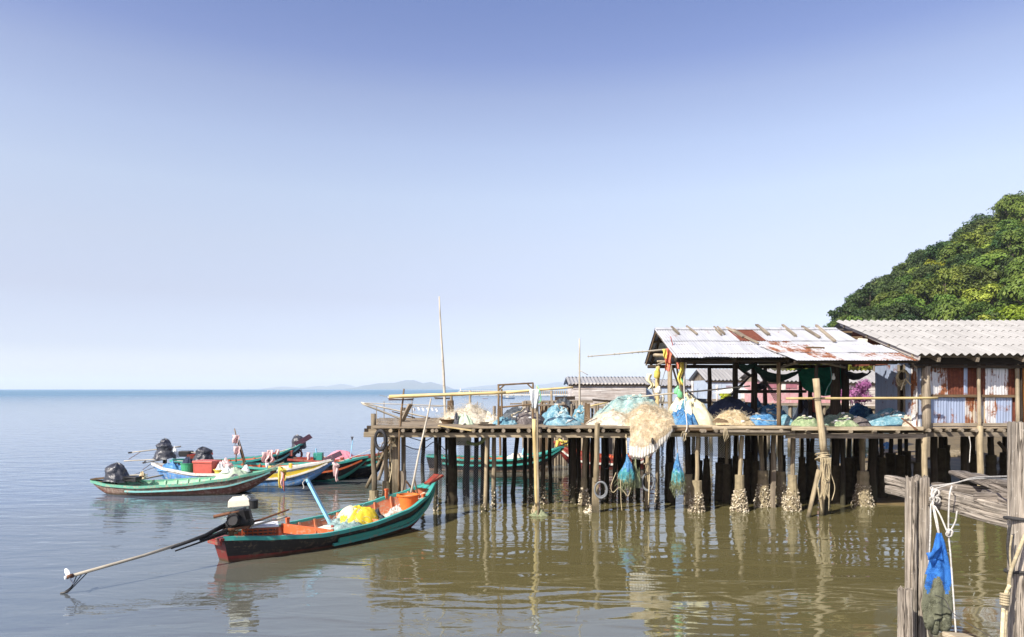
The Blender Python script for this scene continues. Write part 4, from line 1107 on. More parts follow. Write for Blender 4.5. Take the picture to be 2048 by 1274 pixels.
g = MB(); q = P(371, 912, 27.4); g.box(q + V((.02, 0, .09)), (.48, .3, .22)); o = g.build('black_box', M['iron'], bevel=.02); tag(o, 'black box left of the wide skirted engine', 'box')
tarped_motor('rounded black sheeted engine standing alone beside the purple prow', P(597, 893, 28.6) + V((0, 0, -.03)), (.50, .45, .52), (P(598, 893, 28.5), P(553, 905, 28.1)), 57, lobes=1, propmat='orangeplastic')
g = MB(); q = P(596, 908, 28.5); g.ring(q + V((0, 0, .0)), .17, .035, (0, 1, .3), 18, 7); g.tube([q + V((-.13, 0, -.2)), q + V((-.13, 0, .3))], .03, 7); g.tube([q + V((.13, 0, -.2)), q + V((.13, 0, .3))], .03, 7); o = g.build('engine_stand', M['red']); tag(o, 'red round stand carrying the rounded black engine', 'stand')
for (px_, py_, lab) in ((548, 911, 'red cleat post below the tail of the rounded engine'), (582, 907, 'red cleat post left of the red round stand')):
    g = MB(); q = P(px_, py_, 28.0); g.box(q, (.14, .1, .2)); g.box(q + V((0, 0, .1)), (.17, .13, .05)); o = g.build('cleat_post', M['red'], bevel=.01); tag(o, lab, 'post')
for (px0, py0, px1, py1, D_, lab) in ((491, 928, 469, 857, 25.6, 'tallest brown pole standing up from the middle boats, two pink flags tied to it'), (494, 925, 478, 880, 25.9, 'shorter thin pole crossing behind the tallest brown pole'), (471, 922, 474, 890, 25.9, 'short thin stick left of the tallest brown pole')):
    g = MB(); g.pole(P(px0, py0 + 12, D_), P(px1, py1, D_), .035, .02, .01); o = g.build('flag_pole', M['brownwood'], smooth=True); tag(o, lab, 'pole')
FL = 'pink flags on the boats'
for (px_, py_, D_, w_, l, sd, lab) in ((471, 870, 25.55, .26, .3, 1, 'upper pink white flag on the tallest brown pole'), (474, 893, 25.55, .26, .28, 2, 'lower pink flag on the tallest brown pole'),
        (532, 904, 26.0, .30, .40, 3, 'left pink flag of the pair over the orange lined boats'), (541, 900, 26.0, .22, .46, 4, 'right pink flag of the pair over the orange lined boats'),
        (555, 899, 26.2, .16, .20, 5, 'small pink rag right of the flag pair'), (617, 905, 26.6, .14, .40, 6, 'pink strip hanging under the dark purple prow'), (534, 926, 25.2, .14, .34, 7, 'pale blue white strip hanging below the flag pair')):
    rag('pink_flag', lab, 'flag', P(px_, py_, D_), w_, l, M['flagpink'] if sd != 7 else M['bagwhite'], 60 + sd, group=FL, taper=.7, sway=.3)
    g = MB(); g.pole(P(px_, py_ - 1, D_ + .03), P(px_ - 1, py_ + 26, D_ + .03), .012, .012); o = g.build('flag_stick', M['greywood']); tag(o, lab.replace('flag ', 'flag stick ', 1) if 0 else 'thin stick carrying the ' + ' '.join(lab.split()[:9]), 'stick')

s_, t_ = seg_boat(452, 25.4, 736, 25.6)
b5 = Boat('black hulled boat with an orange rub rail, second from the jetty corner post', s_, t_, [(0, .6), (.3, .5), (.6, .55), (.8, .66), (1, .84)], .72, .2, ['black', 'tealgreen', 'darkred'],
          lambda t, v: 1 if v > .72 else 0, 'teal', strakes=[(.36, .3, .96, .04, .06, 'orange')], inner='orange', floor='floor', floor_v=.6, ribs=8, transom=1, rocker=.72,
          thwarts=[(.4, .2, .3, 'orange'), (.7, .2, .3, 'red')])
b5.foredeck('red')
s_, t_ = seg_boat(590, 27.0, 784, 26.6)
b6 = Boat('black and teal boat with a pink tarp, tied up beside the jetty corner post', s_, t_, [(0, .62), (.3, .6), (.6, .68), (.8, .78), (1, .98)], .7, .25, ['black', 'tealgreen', 'darkred'],
          lambda t, v: 0, 'red', strakes=[(.16, .1, .97, .04, .08, 'tealgreen'), (.42, .2, .97, .04, .07, 'teal')], inner='orange', floor='floor', floor_v=.6, ribs=6, transom=1, rocker=.72)
b6.foredeck('orange_pale')
for px_ in (692, 710, 738):
    g = MB(); q = P(px_, 920, 26.2); g.box(q, (.10, .08, .26)); g.box(q + V((0, 0, .1)), (.14, .11, .05)); g.build('cleat_post', M['red'], b6.root, bevel=.01)
heap('pink_tarp', 'pink and grey tarp humped in the black and teal boat', 'tarp', P(682, 921, 26.9), .62, .42, .40, M['tarppink'], 71, .08, .06, power=.7)
g = MB(); q = P(637, 912, 26.9); g.box(q + V((0, 0, -.04)), (.34, .26, .34)); o = g.build('wheel_box', M['tealgreen'], bevel=.015); tag(o, 'small teal box at the stern of the black and teal boat', 'box')
g = MB(); g.pole(P(700, 918, 26.7), P(706, 880, 26.7), .018, .015); o = g.build('flag_pole', M['lightblue']); tag(o, 'thin light blue stick with a black pennant beside the pink tarp', 'pole')
rag('black_pennant', 'black pennant on the thin light blue stick', 'flag', P(704, 873, 26.7), .11, .15, M['tarpblack'], 72, taper=.2)
g = MB(); g.pole(P(634, 920, 26.8), P(632, 897, 26.8), .03, .025); o = g.build('boat_post', M['lightblue']); tag(o, 'short light blue post under the dark purple prow', 'post')
g = MB(); g.rope([P(672, 926, 24.2), P(735, 902, 22), P(792, 868, 18.8)], .009, 5); o = g.build('mooring_rope', M['ropewhite'], smooth=True); tag(o, 'thin white mooring line from the pink garlanded prow to the jetty', 'rope')
g = MB(); g.rope([P(625, 906, 27.6), P(660, 917, 26.5), P(700, 924, 25.6)], .012, 5); o = g.build('mooring_rope', M['ropetan'], smooth=True); tag(o, 'slack tan rope between the dark purple prow and the boats beside it', 'rope')

# ---- boats seen through the jetty legs
s_, t_ = seg_boat(862, 28.4, 1128, 28.2)
b7 = Boat('teal and dark boat with orange inside seen between the jetty legs', s_, t_, [(0, .62), (.3, .50), (.6, .52), (.8, .66), (1, 1.0)], .75, .2, ['black', 'hullbrown', 'darkred'],
          lambda t, v: 1 if v > .66 else 0, 'teal', strakes=[(.34, .1, .97, .045, .07, 'teal')], inner='orange', floor='floor', floor_v=.6, ribs=8, transom=1, rocker=.7, tipmat='black', tipsize=(.3, .14, .2))
b7.foredeck('black')
heap('beige_tarp', 'beige tarp humped in the teal boat behind the jetty legs', 'tarp', P(1037, 926, 28.2), .62, .45, .42, M['tarpbeige'], 75, .2, .2, power=.8)
g = MB(); g.pole(P(1043, 918, 28.2), P(1049, 888, 28.2), .028, .02); o = g.build('boat_post', M['lightblue']); tag(o, 'light blue stick standing behind the beige tarp', 'post')
s_, t_ = seg_boat(1312, 28.9, 1108, 29.2)
b8 = Boat('red hulled boat with white rail behind the jetty legs, yellow garland on its prow', s_, t_, [(0, .95), (.15, .62), (.4, .5), (.65, .58), (.85, .82), (1, 1.12)], .72, .1, ['red', 'darkred', 'hullbrown'],
          lambda t, v: 0 if v < .5 else 1, 'red', strakes=[(.4, .1, .97, .045, .08, 'white')], inner='orange', floor='floor', floor_v=.6, ribs=8, double=True, rocker=.72)
b8.foredeck('orange')
heap('blue_sheet', 'light blue sheet lying in the red hulled boat', 'sheet', P(1205, 926, 28.9), .65, .4, .22, M['n_blue'], 77, .3, .2)
garland('yellow and red garland on the prow of the red hulled boat', P(1123, 884, 29.0), [('ribbonyellow', -.12, .26, .46), ('ribbonyellow', .08, .30, .40), ('ribbonred', .0, .1, .30), ('ribbonyellow', .2, .14, .2)], .5)
g = MB(); g.rope([P(1095, 919, 28.1), P(1103, 930, 28), P(1108, 945, 27.9), P(1098, 951, 28)], .012, 5); o = g.build('mooring_rope', M['ropedark'], smooth=True); tag(o, 'dark mooring line dropping from the bow of the teal boat behind the jetty', 'rope')
g = MB(); g.pole(P(1121, 980, 25.5), P(1121, 958, 25.5), .05, .04, n=8); g.rope([P(1121, 958, 25.5), P(1122, 930, 26.6), P(1124, 905, 28.4)], .01, 5); o = g.build('mooring_stake', M['darkwood'], smooth=True); tag(o, 'short dark stake in the water with a line to the garlanded prow', 'stake')

# ---- boats far out
def far_boat(px0, px1, py, D, mats, label, cabin=False, lift=.5):
    a, c = P(px0, py, D), P(px1, py, D); r = thing('fishing_boat', label, 'boat', (a.x, D, 0), 0, 'boats far out on the bay'); L_ = c.x - a.x; hh = L_ * .085
    g = MB()
    def fn(u, v, sg):
        w_ = L_ * .12 * math.sin(math.pi * (.04 + .92 * u)) ** .6
        zt = hh * (.75 + lift * (2 * u - 1) ** 2 * (1.6 if u < .5 else .8))
        sh = (.5 - u) * .12 * v * L_ * abs(2 * u - 1)
        return V((u * L_ + sh, sg * w_ * (1 - .45 * v * v), zt * (1 - v) - .1 * v))
    for sg in (1, -1): g.grid(lambda u, v: fn(u, v, sg), 20, 6, flip=sg < 0, m=lambda i, j: 0 if j > 1 else 1)
    g.grid(lambda u, v: fn(u, .12, 1).lerp(fn(u, .12, -1), v), 20, 2, m=2)
    g.build('hull', [M[m_] for m_ in mats], r, smooth=True, local=True)
    g = MB(); g.tube([(.06 * L_, 0, hh), (-.30 * L_, 0, hh * 2.2)], L_ * .006 + .02, 5); g.build('bow_pole', M['greywood'], r, local=True)
    if cabin:
        g = MB(); g.box((L_ * .42, 0, hh * 1.7), (L_ * .22, L_ * .12, hh * 1.3)); g.box((L_ * .42, 0, hh * 2.4), (L_ * .28, L_ * .16, hh * .12)); g.build('cabin', M['white'], r, local=True)
        g = MB(); g.tube([(L_ * .55, 0, hh), (L_ * .55, 0, hh * 4.2)], .04, 5); g.build('mast', M['greywood'], r, local=True)
    return r
far_boat(775, 829, 797.5, 210, ['hullrust', 'white', 'floor'], 'pale fishing boat far out under the long bamboo pole, left of the tallest mast')
far_boat(868, 906, 796.5, 235, ['brownwood', 'brownwood', 'orange_pale'], 'brown fishing boat far out just behind the tallest mast', cabin=False, lift=.3)
far_boat(966, 976, 795.5, 235, ['darkred', 'red', 'floor'], 'tiny dark red boat far out below the concrete pier', lift=.3)
far_boat(1003, 1030, 794.5, 240, ['blue', 'black', 'floor'], 'small dark blue cabin boat moored by the concrete pier', cabin=True, lift=.3)
# ---------------------------------------------------------------- jetty
def oysters(g, c, r0, r1, z0, z1, n, seed, size=.034):
    """shells crusted round a tapering foot (r0 at z0, r1 at z1)"""
    rr = random.Random(seed)
    for k in range(n):
        t = rr.random() ** 1.25; a = rr.uniform(0, 2 * math.pi); z = z0 + (z1 - z0) * t
        r = (r0 + (r1 - r0) * t) * rr.uniform(.96, 1.10)
        d = V((math.cos(a), math.sin(a), rr.uniform(-.3, .4))).normalized(); p = V((c[0] + math.cos(a) * r, c[1] + math.sin(a) * r, z))
        tx = V((-math.sin(a), math.cos(a), 0)); tz = V((0, 0, 1)); q = rr.uniform(0, 6.3)
        e1 = tx * math.cos(q) + tz * math.sin(q); e2 = -tx * math.sin(q) + tz * math.cos(q)
        s1 = size * rr.uniform(.6, 1.35); s2 = s1 * rr.uniform(.45, .8); h = s1 * rr.uniform(.3, .9)
        vs = [p - e1 * s1 - d * .01, p - e2 * s2 - d * .01, p + e1 * s1 - d * .01, p + e2 * s2 - d * .01, p + d * h + e1 * s1 * rr.uniform(-.4, .4)]
        g.add(vs, [(0, 1, 4), (1, 2, 4), (2, 3, 4), (3, 0, 4)])

def wpt(px, D, z): return V(((px - 1024) / F * D, D, z))
def pile(root, px0, px1, D, rpx, mat, ztop=2.03, foot=None, oys=0, zbot=-.7, shape=8, wob=.012, dy=0.0, gz=0.0):
    """one leg: px0 its head, px1 its foot in the photo's columns; foot=(half width at top px, at bottom px, top row)"""
    sc = D / F; b = wpt(px1, D, zbot)
    if foot:
        zt = H - (foot[2] - HY) * sc; r0, r1 = foot[0] * sc, foot[1] * sc
        g = MB(); g.pole(wpt(px1, D, zt - .25), V((wpt(px0, D, ztop).x, D + dy, ztop)), rpx * sc * 1.05, rpx * sc, wob=wob, n=shape)
        p = g.build('pile', M[mat], root, smooth=shape > 5)
        g = MB(); k = 12; prof = []
        for i in range(k + 1):
            t = i / k; prof.append((r1 + (r0 - r1) * min(1, t * 1.15) + .012 * U(-1, 1), -.6 + (zt + .6) * t))
        prof.append((.0, zt + .005)); g.lathe(prof, (b.x, D, 0), 10)
        f = g.build('concrete_foot', M['concrete' if oys else 'concreteshade'], p, smooth=False)
        if oys:
            g = MB(); oysters(g, (b.x, D), r1 * 1.05, r0 * 1.03, gz - .05, gz + (zt - gz) * .62, oys, int(px0)); g.build('oyster_crust', M['oyster'], p)
    else:
        g = MB(); g.pole(b, V((wpt(px0, D, ztop).x, D + dy, ztop)), rpx * sc * 1.06, rpx * sc * .96, wob=wob, n=shape, jit=.1)
        p = g.build('pile', M[mat], root, smooth=shape > 5)
        if oys:
            g = MB(); oysters(g, (b.x, D), rpx * sc * 1.5, rpx * sc * .95, gz - .05, gz + .55, oys, int(px0), .03); g.build('oyster_crust', M['oyster'], p)
    return p

def xl(y): return -3.62 - (y - 18.5) * .18
JX1 = 4.05
jetty = thing('jetty', 'long weathered wooden jetty on crooked piles, with nets heaped on its deck', 'jetty', (0, 19.5, 0))
g = MB(); y = 18.50
while y < 24.2:
    wd = U(.15, .24); x = xl(y) + U(-.08, .12)
    first = y < 18.51
    while x < JX1:
        l = U(1.8, 3.6); x2 = min(JX1, x + l)
        if x2 > x + .1:
            e_ = U(-.02, .07) if first else 0
            g.box(((x + x2) / 2, y + wd / 2 - e_ / 2, ZD - .02 + U(-.008, .008)), (x2 - x - .012, wd - .014 + e_, .04), rot(U(-.01, .01), U(-.004, .004), 0), jit=.004)
        x = x2
    y += wd
g.build('deck', M['deck'], jetty)
for k, px_ in enumerate((781, 806, 828, 850, 865, 873, 895, 923, 947, 961, 985, 1007, 1037, 1058, 1080, 1098, 1118, 1157, 1180, 1206, 1236, 1263, 1292, 1318)):
    g = MB(); x = (px_ - 1024) / F * 18.4
    g.pole((x, 18.34 + U(-.04, .06), 2.205), (x + U(-.1, .1) - .1 * (k < 6), 24.2, 2.20), .05, .045, wob=.004, seg=4, n=9); g.build('joist', M['greywood' if k % 3 else 'palewood'], jetty, smooth=False)
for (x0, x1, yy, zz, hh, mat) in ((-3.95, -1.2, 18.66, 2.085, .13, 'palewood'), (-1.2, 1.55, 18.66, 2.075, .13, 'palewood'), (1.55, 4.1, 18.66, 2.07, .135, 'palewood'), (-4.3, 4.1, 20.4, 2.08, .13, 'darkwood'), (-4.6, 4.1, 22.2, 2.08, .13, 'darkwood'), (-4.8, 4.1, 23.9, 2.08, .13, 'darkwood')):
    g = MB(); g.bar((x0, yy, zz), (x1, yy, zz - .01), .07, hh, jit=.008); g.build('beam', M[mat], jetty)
g = MB(); p = P(742, 862, 18.7); g.bar(p + V((-.06, 0, -.0)), p + V((.6, 0, .0)), .08, .11); g.build('beam_end', M['palewood'], jetty)
# lit front row and what stands close behind it; (head px, foot px, D, half width px, material, options)
PL = [(872, 872, 18.95, 4.2, 'shadepile', {'oys': 50}), (893, 893, 20.4, 2.2, 'shadepile', {}), (904, 905, 20.1, 8.5, 'shadepile', {'foot': (9, 11.5, 930)}),
      (935, 934, 21, 4.4, 'shadepile', {}), (953, 950, 20.4, 4.6, 'shadepile', {'oys': 60}), (966, 964, 20.4, 4.4, 'shadepile', {}), (975, 969, 18.82, 4.0, 'palepile', {'ztop': 2.26}),
      (988, 988, 19.4, 4.4, 'pile', {'oys': 90}), (1036, 1020, 22.2, 4.2, 'shadepile', {}), (1062, 1062, 20.3, 4, 'shadepile', {'oys': 50}),
      (1087, 1086, 20.1, 4.4, 'shadepile', {'oys': 90}), (1147, 1147, 20.2, 7, 'shadepile', {'shape': 6}), (1157, 1158, 20.6, 4.2, 'shadepile', {}),
      (1171, 1168, 19.9, 5, 'pile', {'foot': (6.5, 12, 955), 'oys': 230}), (1186, 1184, 20.6, 5, 'shadepile', {}), (1206, 1206, 20.6, 4, 'shadepile', {}),
      (1235, 1224, 20.6, 4.6, 'shadepile', {'wob': .04}), (1248, 1247, 20.8, 4.4, 'shadepile', {}), (1266, 1262, 20.6, 4.4, 'shadepile', {'wob': .03}), (1315, 1315, 19.5, 4, 'pile', {'oys': 110}), (1295, 1294, 19.0, 4.6, 'palepile', {'oys': 40})]
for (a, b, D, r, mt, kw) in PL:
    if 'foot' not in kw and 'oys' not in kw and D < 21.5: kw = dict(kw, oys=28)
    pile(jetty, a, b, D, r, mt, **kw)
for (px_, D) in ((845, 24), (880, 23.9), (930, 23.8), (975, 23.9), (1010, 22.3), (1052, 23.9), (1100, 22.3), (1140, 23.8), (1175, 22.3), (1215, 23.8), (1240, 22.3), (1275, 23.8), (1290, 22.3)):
    pile(jetty, px_ + U(-3, 3), px_, D, U(3.2, 4.6), 'shadepile')
# corner group at the left end
pile(jetty, 747, 748, 19.3, 5.2, 'pile', ztop=2.62, foot=(9, 11, 981), oys=80, wob=.02)
pile(jetty, 771, 773, 19.6, 4.4, 'palepile', foot=(9, 10, 962), oys=20)
g = MB(); g.bar(wpt(792, 19.2, -.6), wpt(791, 19.2, 2.05), .19, .09, up=(0, 1, 0), jit=.01); g.build('pile', M['pile'], jetty)
g = MB(); g.bar(wpt(807, 19.3, -.6), wpt(807, 19.3, 2.05), .11, .10, up=(0, 1, 0), jit=.01); g.build('pile', M['pile'], jetty)
g = MB(); g.bar(wpt(806, 19.25, -.6), wpt(806, 19.25, 1.05), .17, .1, up=(0, 1, 0), jit=.012); g.build('pile_splint', M['greywood'], jetty)
pile(jetty, 780, 781, 20.4, 4, 'pile')
g = MB(); g.pole(P(733, 975, 20.2), P(768, 905, 19.9), .05, .045); g.build('brace', M['pile'], jetty)
g = MB(); g.pole(P(757, 960, 19.9), P(775, 905, 19.8), .05, .045); g.build('brace', M['greywood'], jetty)

def single(name, label, cat, mb, mat, group=None, smooth=False, **kw):
    return tag(mb.build(name, mat, smooth=smooth, **kw), label, cat, group)
# free poles about the jetty
g = MB(); g.pole(P(798, 985, 18.9), P(799, 862, 18.5), .028, .028, wob=.01); g.pole(P(799, 862, 18.5), P(808, 778, 18.7), .03, .022, wob=.02)
single('mooring_pole', 'crooked thin brown pole tied to the left end of the jetty', 'pole', g, M['brownwood'], smooth=True)
g = MB(); g.pole(P(1068, 838, 18.34), P(1074, 1030, 18.5), .058, .045, wob=.006)
single('bamboo_pole', 'thick golden bamboo pole standing against the jetty front', 'pole', g, M['bamboo'], smooth=True)
g = MB(); g.pole(P(1074, 772, 18.25), P(1077, 1036, 18.2), .024, .03, wob=.004)
single('bamboo_pole', 'slim pale pole in front of the golden bamboo pole, white bag near its top', 'pole', g, M['palewood'], smooth=True)
rag('plastic_bag', 'white plastic bag hung near the top of the slim pale pole', 'bag', P(1069, 778, 18.2), .24, .50, M['bagwhite'], 81, taper=.7, folds=4)
g = MB(); g.rope([P(1074, 770, 18.2), P(1079, 782, 18.15), P(1082, 800, 18.2), P(1076, 806, 18.2)], .012, 5); single('green_string', 'green string tied round the top of the slim pale pole', 'string', g, M['bottlegreen'])
g = MB()
for k in range(6): g.rope([P(1068 + U(-3, 3), 1008 + k * 2, 18.3), P(1066 + U(-4, 4), 1024, 18.25), P(1078 + U(-2, 3), 1030, 18.2), P(1086 + U(-3, 3), 1016 + k, 18.3)], .012, 5)
single('rope_tangle', 'tan rope tangle at the waterline of the golden bamboo pole', 'rope', g, M['ropetan'], smooth=True)
heap('debris_lump', 'brown weed lump floating at the foot of the golden bamboo pole', 'weed', V(((1078 - 1024) / F * 18.3, 18.3, -.02)), .27, .2, .14, M['n_algae'], 82, .5, .2)
g = MB(); g.pole(P(1195, 846, 18.32), P(1192, 962, 18.7), .066, .07, wob=.01); g.box(wpt(1190, 18.75, .42), (.2, .15, 1.0), tp=.75, jit=.012)
single('mooring_post', 'pale mooring post with a splayed yellow foot carrying a grey hose ring', 'post', g, M['palepile'])
heap('oyster_lump', 'small lump of oysters in the water beside the splayed yellow foot', 'oysters', V(((1178 - 1024) / F * 18.8, 18.8, -.02)), .16, .14, .15, M['oyster'], 83, .6, .2)
g = MB(); g.ring(P(1202, 980, 18.55), .165, .022, (.25, 1, 0), 26, 8, sq=1.3); g.ring(P(1201, 979, 18.6), .15, .02, (.1, 1, .1), 26, 8, sq=1.3)
single('hose_ring', 'grey hose ring hung on the splayed yellow foot', 'ring', g, M['greyrubber'], smooth=True)
g = MB(); g.ring(P(1296, 964, 18.6), .15, .024, (.3, 1, 0), 26, 8, sq=1.5); single('hose_ring', 'dark grey ring hanging on the pile below the white net fringe', 'ring', g, M['greyrubber'], smooth=True)
g = MB(); g.rope([P(1296, 925, 18.6), P(1291, 940, 18.55), P(1296, 948, 18.55), P(1299, 935, 18.55), P(1297, 1010, 18.5)], .016, 5); g.ring(P(1295, 928, 18.7), .085, .02, (0, 0, 1), 12, 6); single('yellow_rope', 'yellow tan rope tied above the dark grey ring', 'rope', g, M['ropetan'], smooth=True)
g = MB(); g.ring(P(1212, 925, 20.2), .12, .018, (.2, 1, 0), 20, 6, sq=1.5); single('hose_ring', 'small thin black ring hanging behind the pale mooring post', 'ring', g, M['rubber'], smooth=True)
g = MB(); g.ring(P(761, 880, 18.52), .155, .036, (.35, 1, .05), 30, 10, sq=1.6); single('tyre', 'black tyre hanging as a fender on the jetty corner post', 'tyre', g, M['rubber'], smooth=True)
for k, (pts, mt, lab) in enumerate((([(783, 870), (781, 905), (784, 935), (779, 965)], 'ropetan', 'yellowish rope hanging down between the corner posts'), ([(787, 872), (790, 880), (783, 892), (786, 900)], 'ropetan', 'short yellow knot of rope below the left end of the deck'),
        ([(812, 872), (830, 878), (850, 882), (868, 872)], 'ropedark', 'dark rope sagging under the left deck beam'), ([(808, 890), (830, 898), (850, 896), (870, 884), (893, 902)], 'ropedark', 'lower dark rope sagging beneath the deck, netting hung from it'))):
    g = MB(); g.rope([P(a, b, 18.9) for a, b in pts], .016 if k < 2 else .012, 5); single('slack_rope', lab, 'rope', g, M[mt], smooth=True)
def driftpile(px_, py_, D, n, spread, seed):
    rr = random.Random(seed); g = MB()
    for k in range(n):
        a = P(px_ + rr.uniform(-spread, spread), py_ + rr.uniform(-6, 8), D + rr.uniform(-.2, .2)); b = a + V((rr.uniform(.1, .35), rr.uniform(-.2, .2), rr.uniform(-.1, .55)))
        g.pole(a, b, .018, .012, .04, 3, 5)
    return g
single('driftwood', 'tangle of brown sticks caught behind the corner post', 'driftwood', driftpile(758, 916, 20.1, 20, 10, 3), M['brownwood'])
def netsheet(name, label, corners, mat, D, seed, sag=.0, group=None, wav=.06):
    tl, tr_, br, bl = [P(a, b, D) for a, b in corners]
    g = MB()
    def fn(u, v):
        p = tl.lerp(tr_, u).lerp(bl.lerp(br, u), v)
        return p + V((.05 * nz(v * 4, u * 3 + seed), wav * math.sin(u * 9 + seed) + wav * nz(u * 4, v * 3, seed), -sag * math.sin(math.pi * u) * (1 - v)))
    L_ = (tr_ - tl).length; g.grid(fn, 18, 12, us=L_, vs_=(bl - tl).length)
    return single(name, label, 'net', g, mat, group, smooth=True)
netsheet('hanging_net', 'thin dark grey net hanging in the water gap behind the nearest boat bow', [(810, 890), (893, 897), (893, 1000), (812, 985)], M['sheer'], 19.4, 2, .1)
netsheet('hanging_net', 'thin dark net hanging between the dark piles left of the pale front pile', [(915, 880), (972, 880), (968, 1012), (922, 1008)], M['sheer'], 20.0, 5, .05)
netsheet('rail_net', 'grey net stretched along the left end of the deck', [(756, 833), (795, 834), (796, 850), (755, 850)], M['sheer'], 19.2, 7, .03)
g = MB(); g.rope([P(934, 884, 20), P(945, 888, 19.9), P(960, 886, 19.9), P(975, 872, 18.8)], .05, 6); single('yellow_net_roll', 'yellow green net roll tied under the deck left of the pale front pile', 'net', g, M['n_lime'], smooth=True)
g = MB(); q = P(927, 880, 21); g.box(q, (.42, .4, .30), tp=1.1); single('grey_tub', 'pale grey tub wedged under the deck', 'tub', g, M['whiteplastic'], bevel=.03)

# things on the left part of the deck
g = MB(); g.pole(wpt(806, 22, ZD), P(806, 815, 22), .085, .08, wob=0, seg=3); single('mooring_stub', 'short grey stub post on the left part of the deck', 'post', g, M['greywood'])
g = MB(); g.bar(wpt(804, 21.6, ZD), P(821, 808, 21.4), .16, .05); single('leaning_plank', 'short plank leaning against the grey stub post', 'plank', g, M['greywood'])
g = MB(); g.pole(wpt(901, 24, ZD - .3), P(901, 801, 24), .12, .12, wob=0, seg=3); single('mooring_stub', 'dark stub post standing behind the white net heap', 'post', g, M['brownwood'])
g = MB(); g.pole(wpt(894, 24.3, 1.2), P(878.5, 593, 24.2), .06, .022, wob=.008, seg=12)
for t in (.25, .42, .58, .7, .85): c = wpt(894, 24.3, 1.2).lerp(P(878.5, 593, 24.2), t); g.ring(c, .035 - .012 * t, .012, (0, .06, 1), 10, 5)
rag_p = P(889, 735, 24.1)
single('bamboo_mast', 'tallest thin bamboo mast rising high above the jetty', 'mast', g, M['bamboo_grey'], smooth=True)
g = MB(); g.pole(wpt(908, 24.0, 1.6), P(902, 787, 24.0), .05, .045, wob=.01); single('mooring_pole', 'pale upright pole right of the tallest mast base', 'pole', g, M['palewood'], smooth=True)
g = MB(); g.pole(P(778, 793.5, 18.5), P(1012, 785, 18.7), .05, .042, wob=.004, seg=9); g.pole(P(1012, 785, 18.7), P(1146, 774.5, 18.8), .042, .025, wob=.006, seg=6)
single('bamboo_pole', 'long pale bamboo pole held level above the jetty deck', 'pole', g, M['bamboo'], smooth=True)
for k, (a, b, r_, lab) in enumerate((((722, 805), (860, 836), .022, 'uppermost pale pole of the fan jutting out over the left deck end'), ((724, 807), (820, 845), .028, 'lowest pale pole of the fan jutting out over the left deck end'), ((728, 806), (900, 812), .012, 'thin nearly level pole of the fan over the left deck end'), ((784, 823), (830, 836), .016, 'short dark pole lying under the fan of pale poles'))):
    g = MB(); g.pole(P(a[0], a[1], 21.5), P(b[0], b[1], 21.9), r_, r_ * 1.2, wob=.004); single('fan_pole', lab, 'pole', g, M['bamboo_grey' if k < 3 else 'brownwood'], smooth=True)
for (px_, y0, y1, lab) in ((753, 813, 848, 'thin stake at the left corner of the deck'), (768, 803, 846, 'thin stake carrying the rail net'), (824, 800, 838, 'thin stake with floats behind the stub post'), (955, 803, 826, 'thin stake in the water right of the pale upright pole'), (952, 806, 828, 'shorter thin stake in the water right of the pale upright pole')):
    g = MB(); g.pole(P(px_, y1, 23), P(px_, y0, 23), .018, .014, .01, 3, 6); single('thin_stake', lab, 'stake', g, M['greywood'])
g = MB(); g.rope([P(822, 811, 23), P(850, 814, 23.2), P(905, 811, 24)], .01, 5); o = single('float_line', 'line with small white floats strung behind the left deck', 'line', g, M['ropetan'])
for k in range(6):
    g = MB(); q = P(827 + k * 9, 815 + U(-1, 2), 23.1); g.tube([q, q + V((.05, 0, -.1))], .035, 7); g.build('float', M['whiteplastic'], o)
heap('fishing_net', 'fluffy white net heap on the left half of the jetty', 'net', wpt(938, 21.0, ZD), .93, .8, .46, M['n_white'], 91, .3, .05, power=.8, fuzz=(600, .34, .0024, M['strand']), asym=(-.1, 0))
q = wpt(895, 20.0, ZD); bs = thing('wicker_basket', 'round wicker basket in front of the white net heap', 'basket', q)
g = MB(); g.lathe([(0, 0), (.14, 0), (.19, .09), (.235, .13), (.225, .14), (.17, .09), (0, .03)], n=18); g.build('bowl', M['brownwood'], bs, local=True)
heap('contents', None, None, q + V((0, 0, .06)), .17, .16, .1, M['n_tan'], 92, .6, parent=bs)
heap('folded_tarp', 'folded sage tarp leaning in front of the white net heap', 'tarp', wpt(927, 19.9, ZD), .34, .22, .28, M['tarpsage'], 93, .2, .4, -.5)
heap('black_rag', 'small black rag beside the wicker basket', 'rag', wpt(914, 19.8, ZD), .09, .1, .33, M['tarpblack'], 94, .3, .3, asym=(-.3, 0))
for k, (a, b, w_, mt, lab) in enumerate((((878, 851), (945, 861), .07, 'bamboo', 'yellow tan board sticking out over the front edge of the deck'), ((960, 845), (1010, 844), .14, 'greywood', 'loose grey board lying below the charcoal net heap'), ((958, 849), (990, 849.5), .12, 'darkwood', 'short dark board at the front edge of the deck'), ((985, 834), (1012, 842), .08, 'palewood', 'pale stick lying on the clutter by the frame'), ((945, 838), (968, 828), .04, 'brownwood', 'brown stick leaning on the white net heap'), ((925, 848), (958, 841), .05, 'whiteplank', 'white painted lath lying before the white net heap'))):
    Da, Db = (H - ZD - .03) * F / (a[1] - HY), (H - ZD - .03) * F / (b[1] - HY)
    g = MB(); g.bar(P(a[0], a[1], Da), P(b[0], b[1], Db), w_, .03); single('loose_board', lab, 'board', g, M[mt])
def hp(name, label, px0, px1, ytop, D, dep, mat, seed, cat='net', dz=0.0, **kw):
    """pile standing on the deck between two photo columns with its top at row ytop"""
    s = D / F; top = H - (ytop - HY) * s
    return heap(name, label, cat, wpt((px0 + px1) / 2, D, ZD + dz), (px1 - px0) / 2 * s, dep, max(.06, top - ZD - dz), M[mat], seed, **kw)
hp('fishing_net', 'charcoal net heap behind the stick frame', 999, 1068, 813, 21.6, .55, 'n_dark', 101, line='ropetan', rough=.16, fold=.1, power=.7)
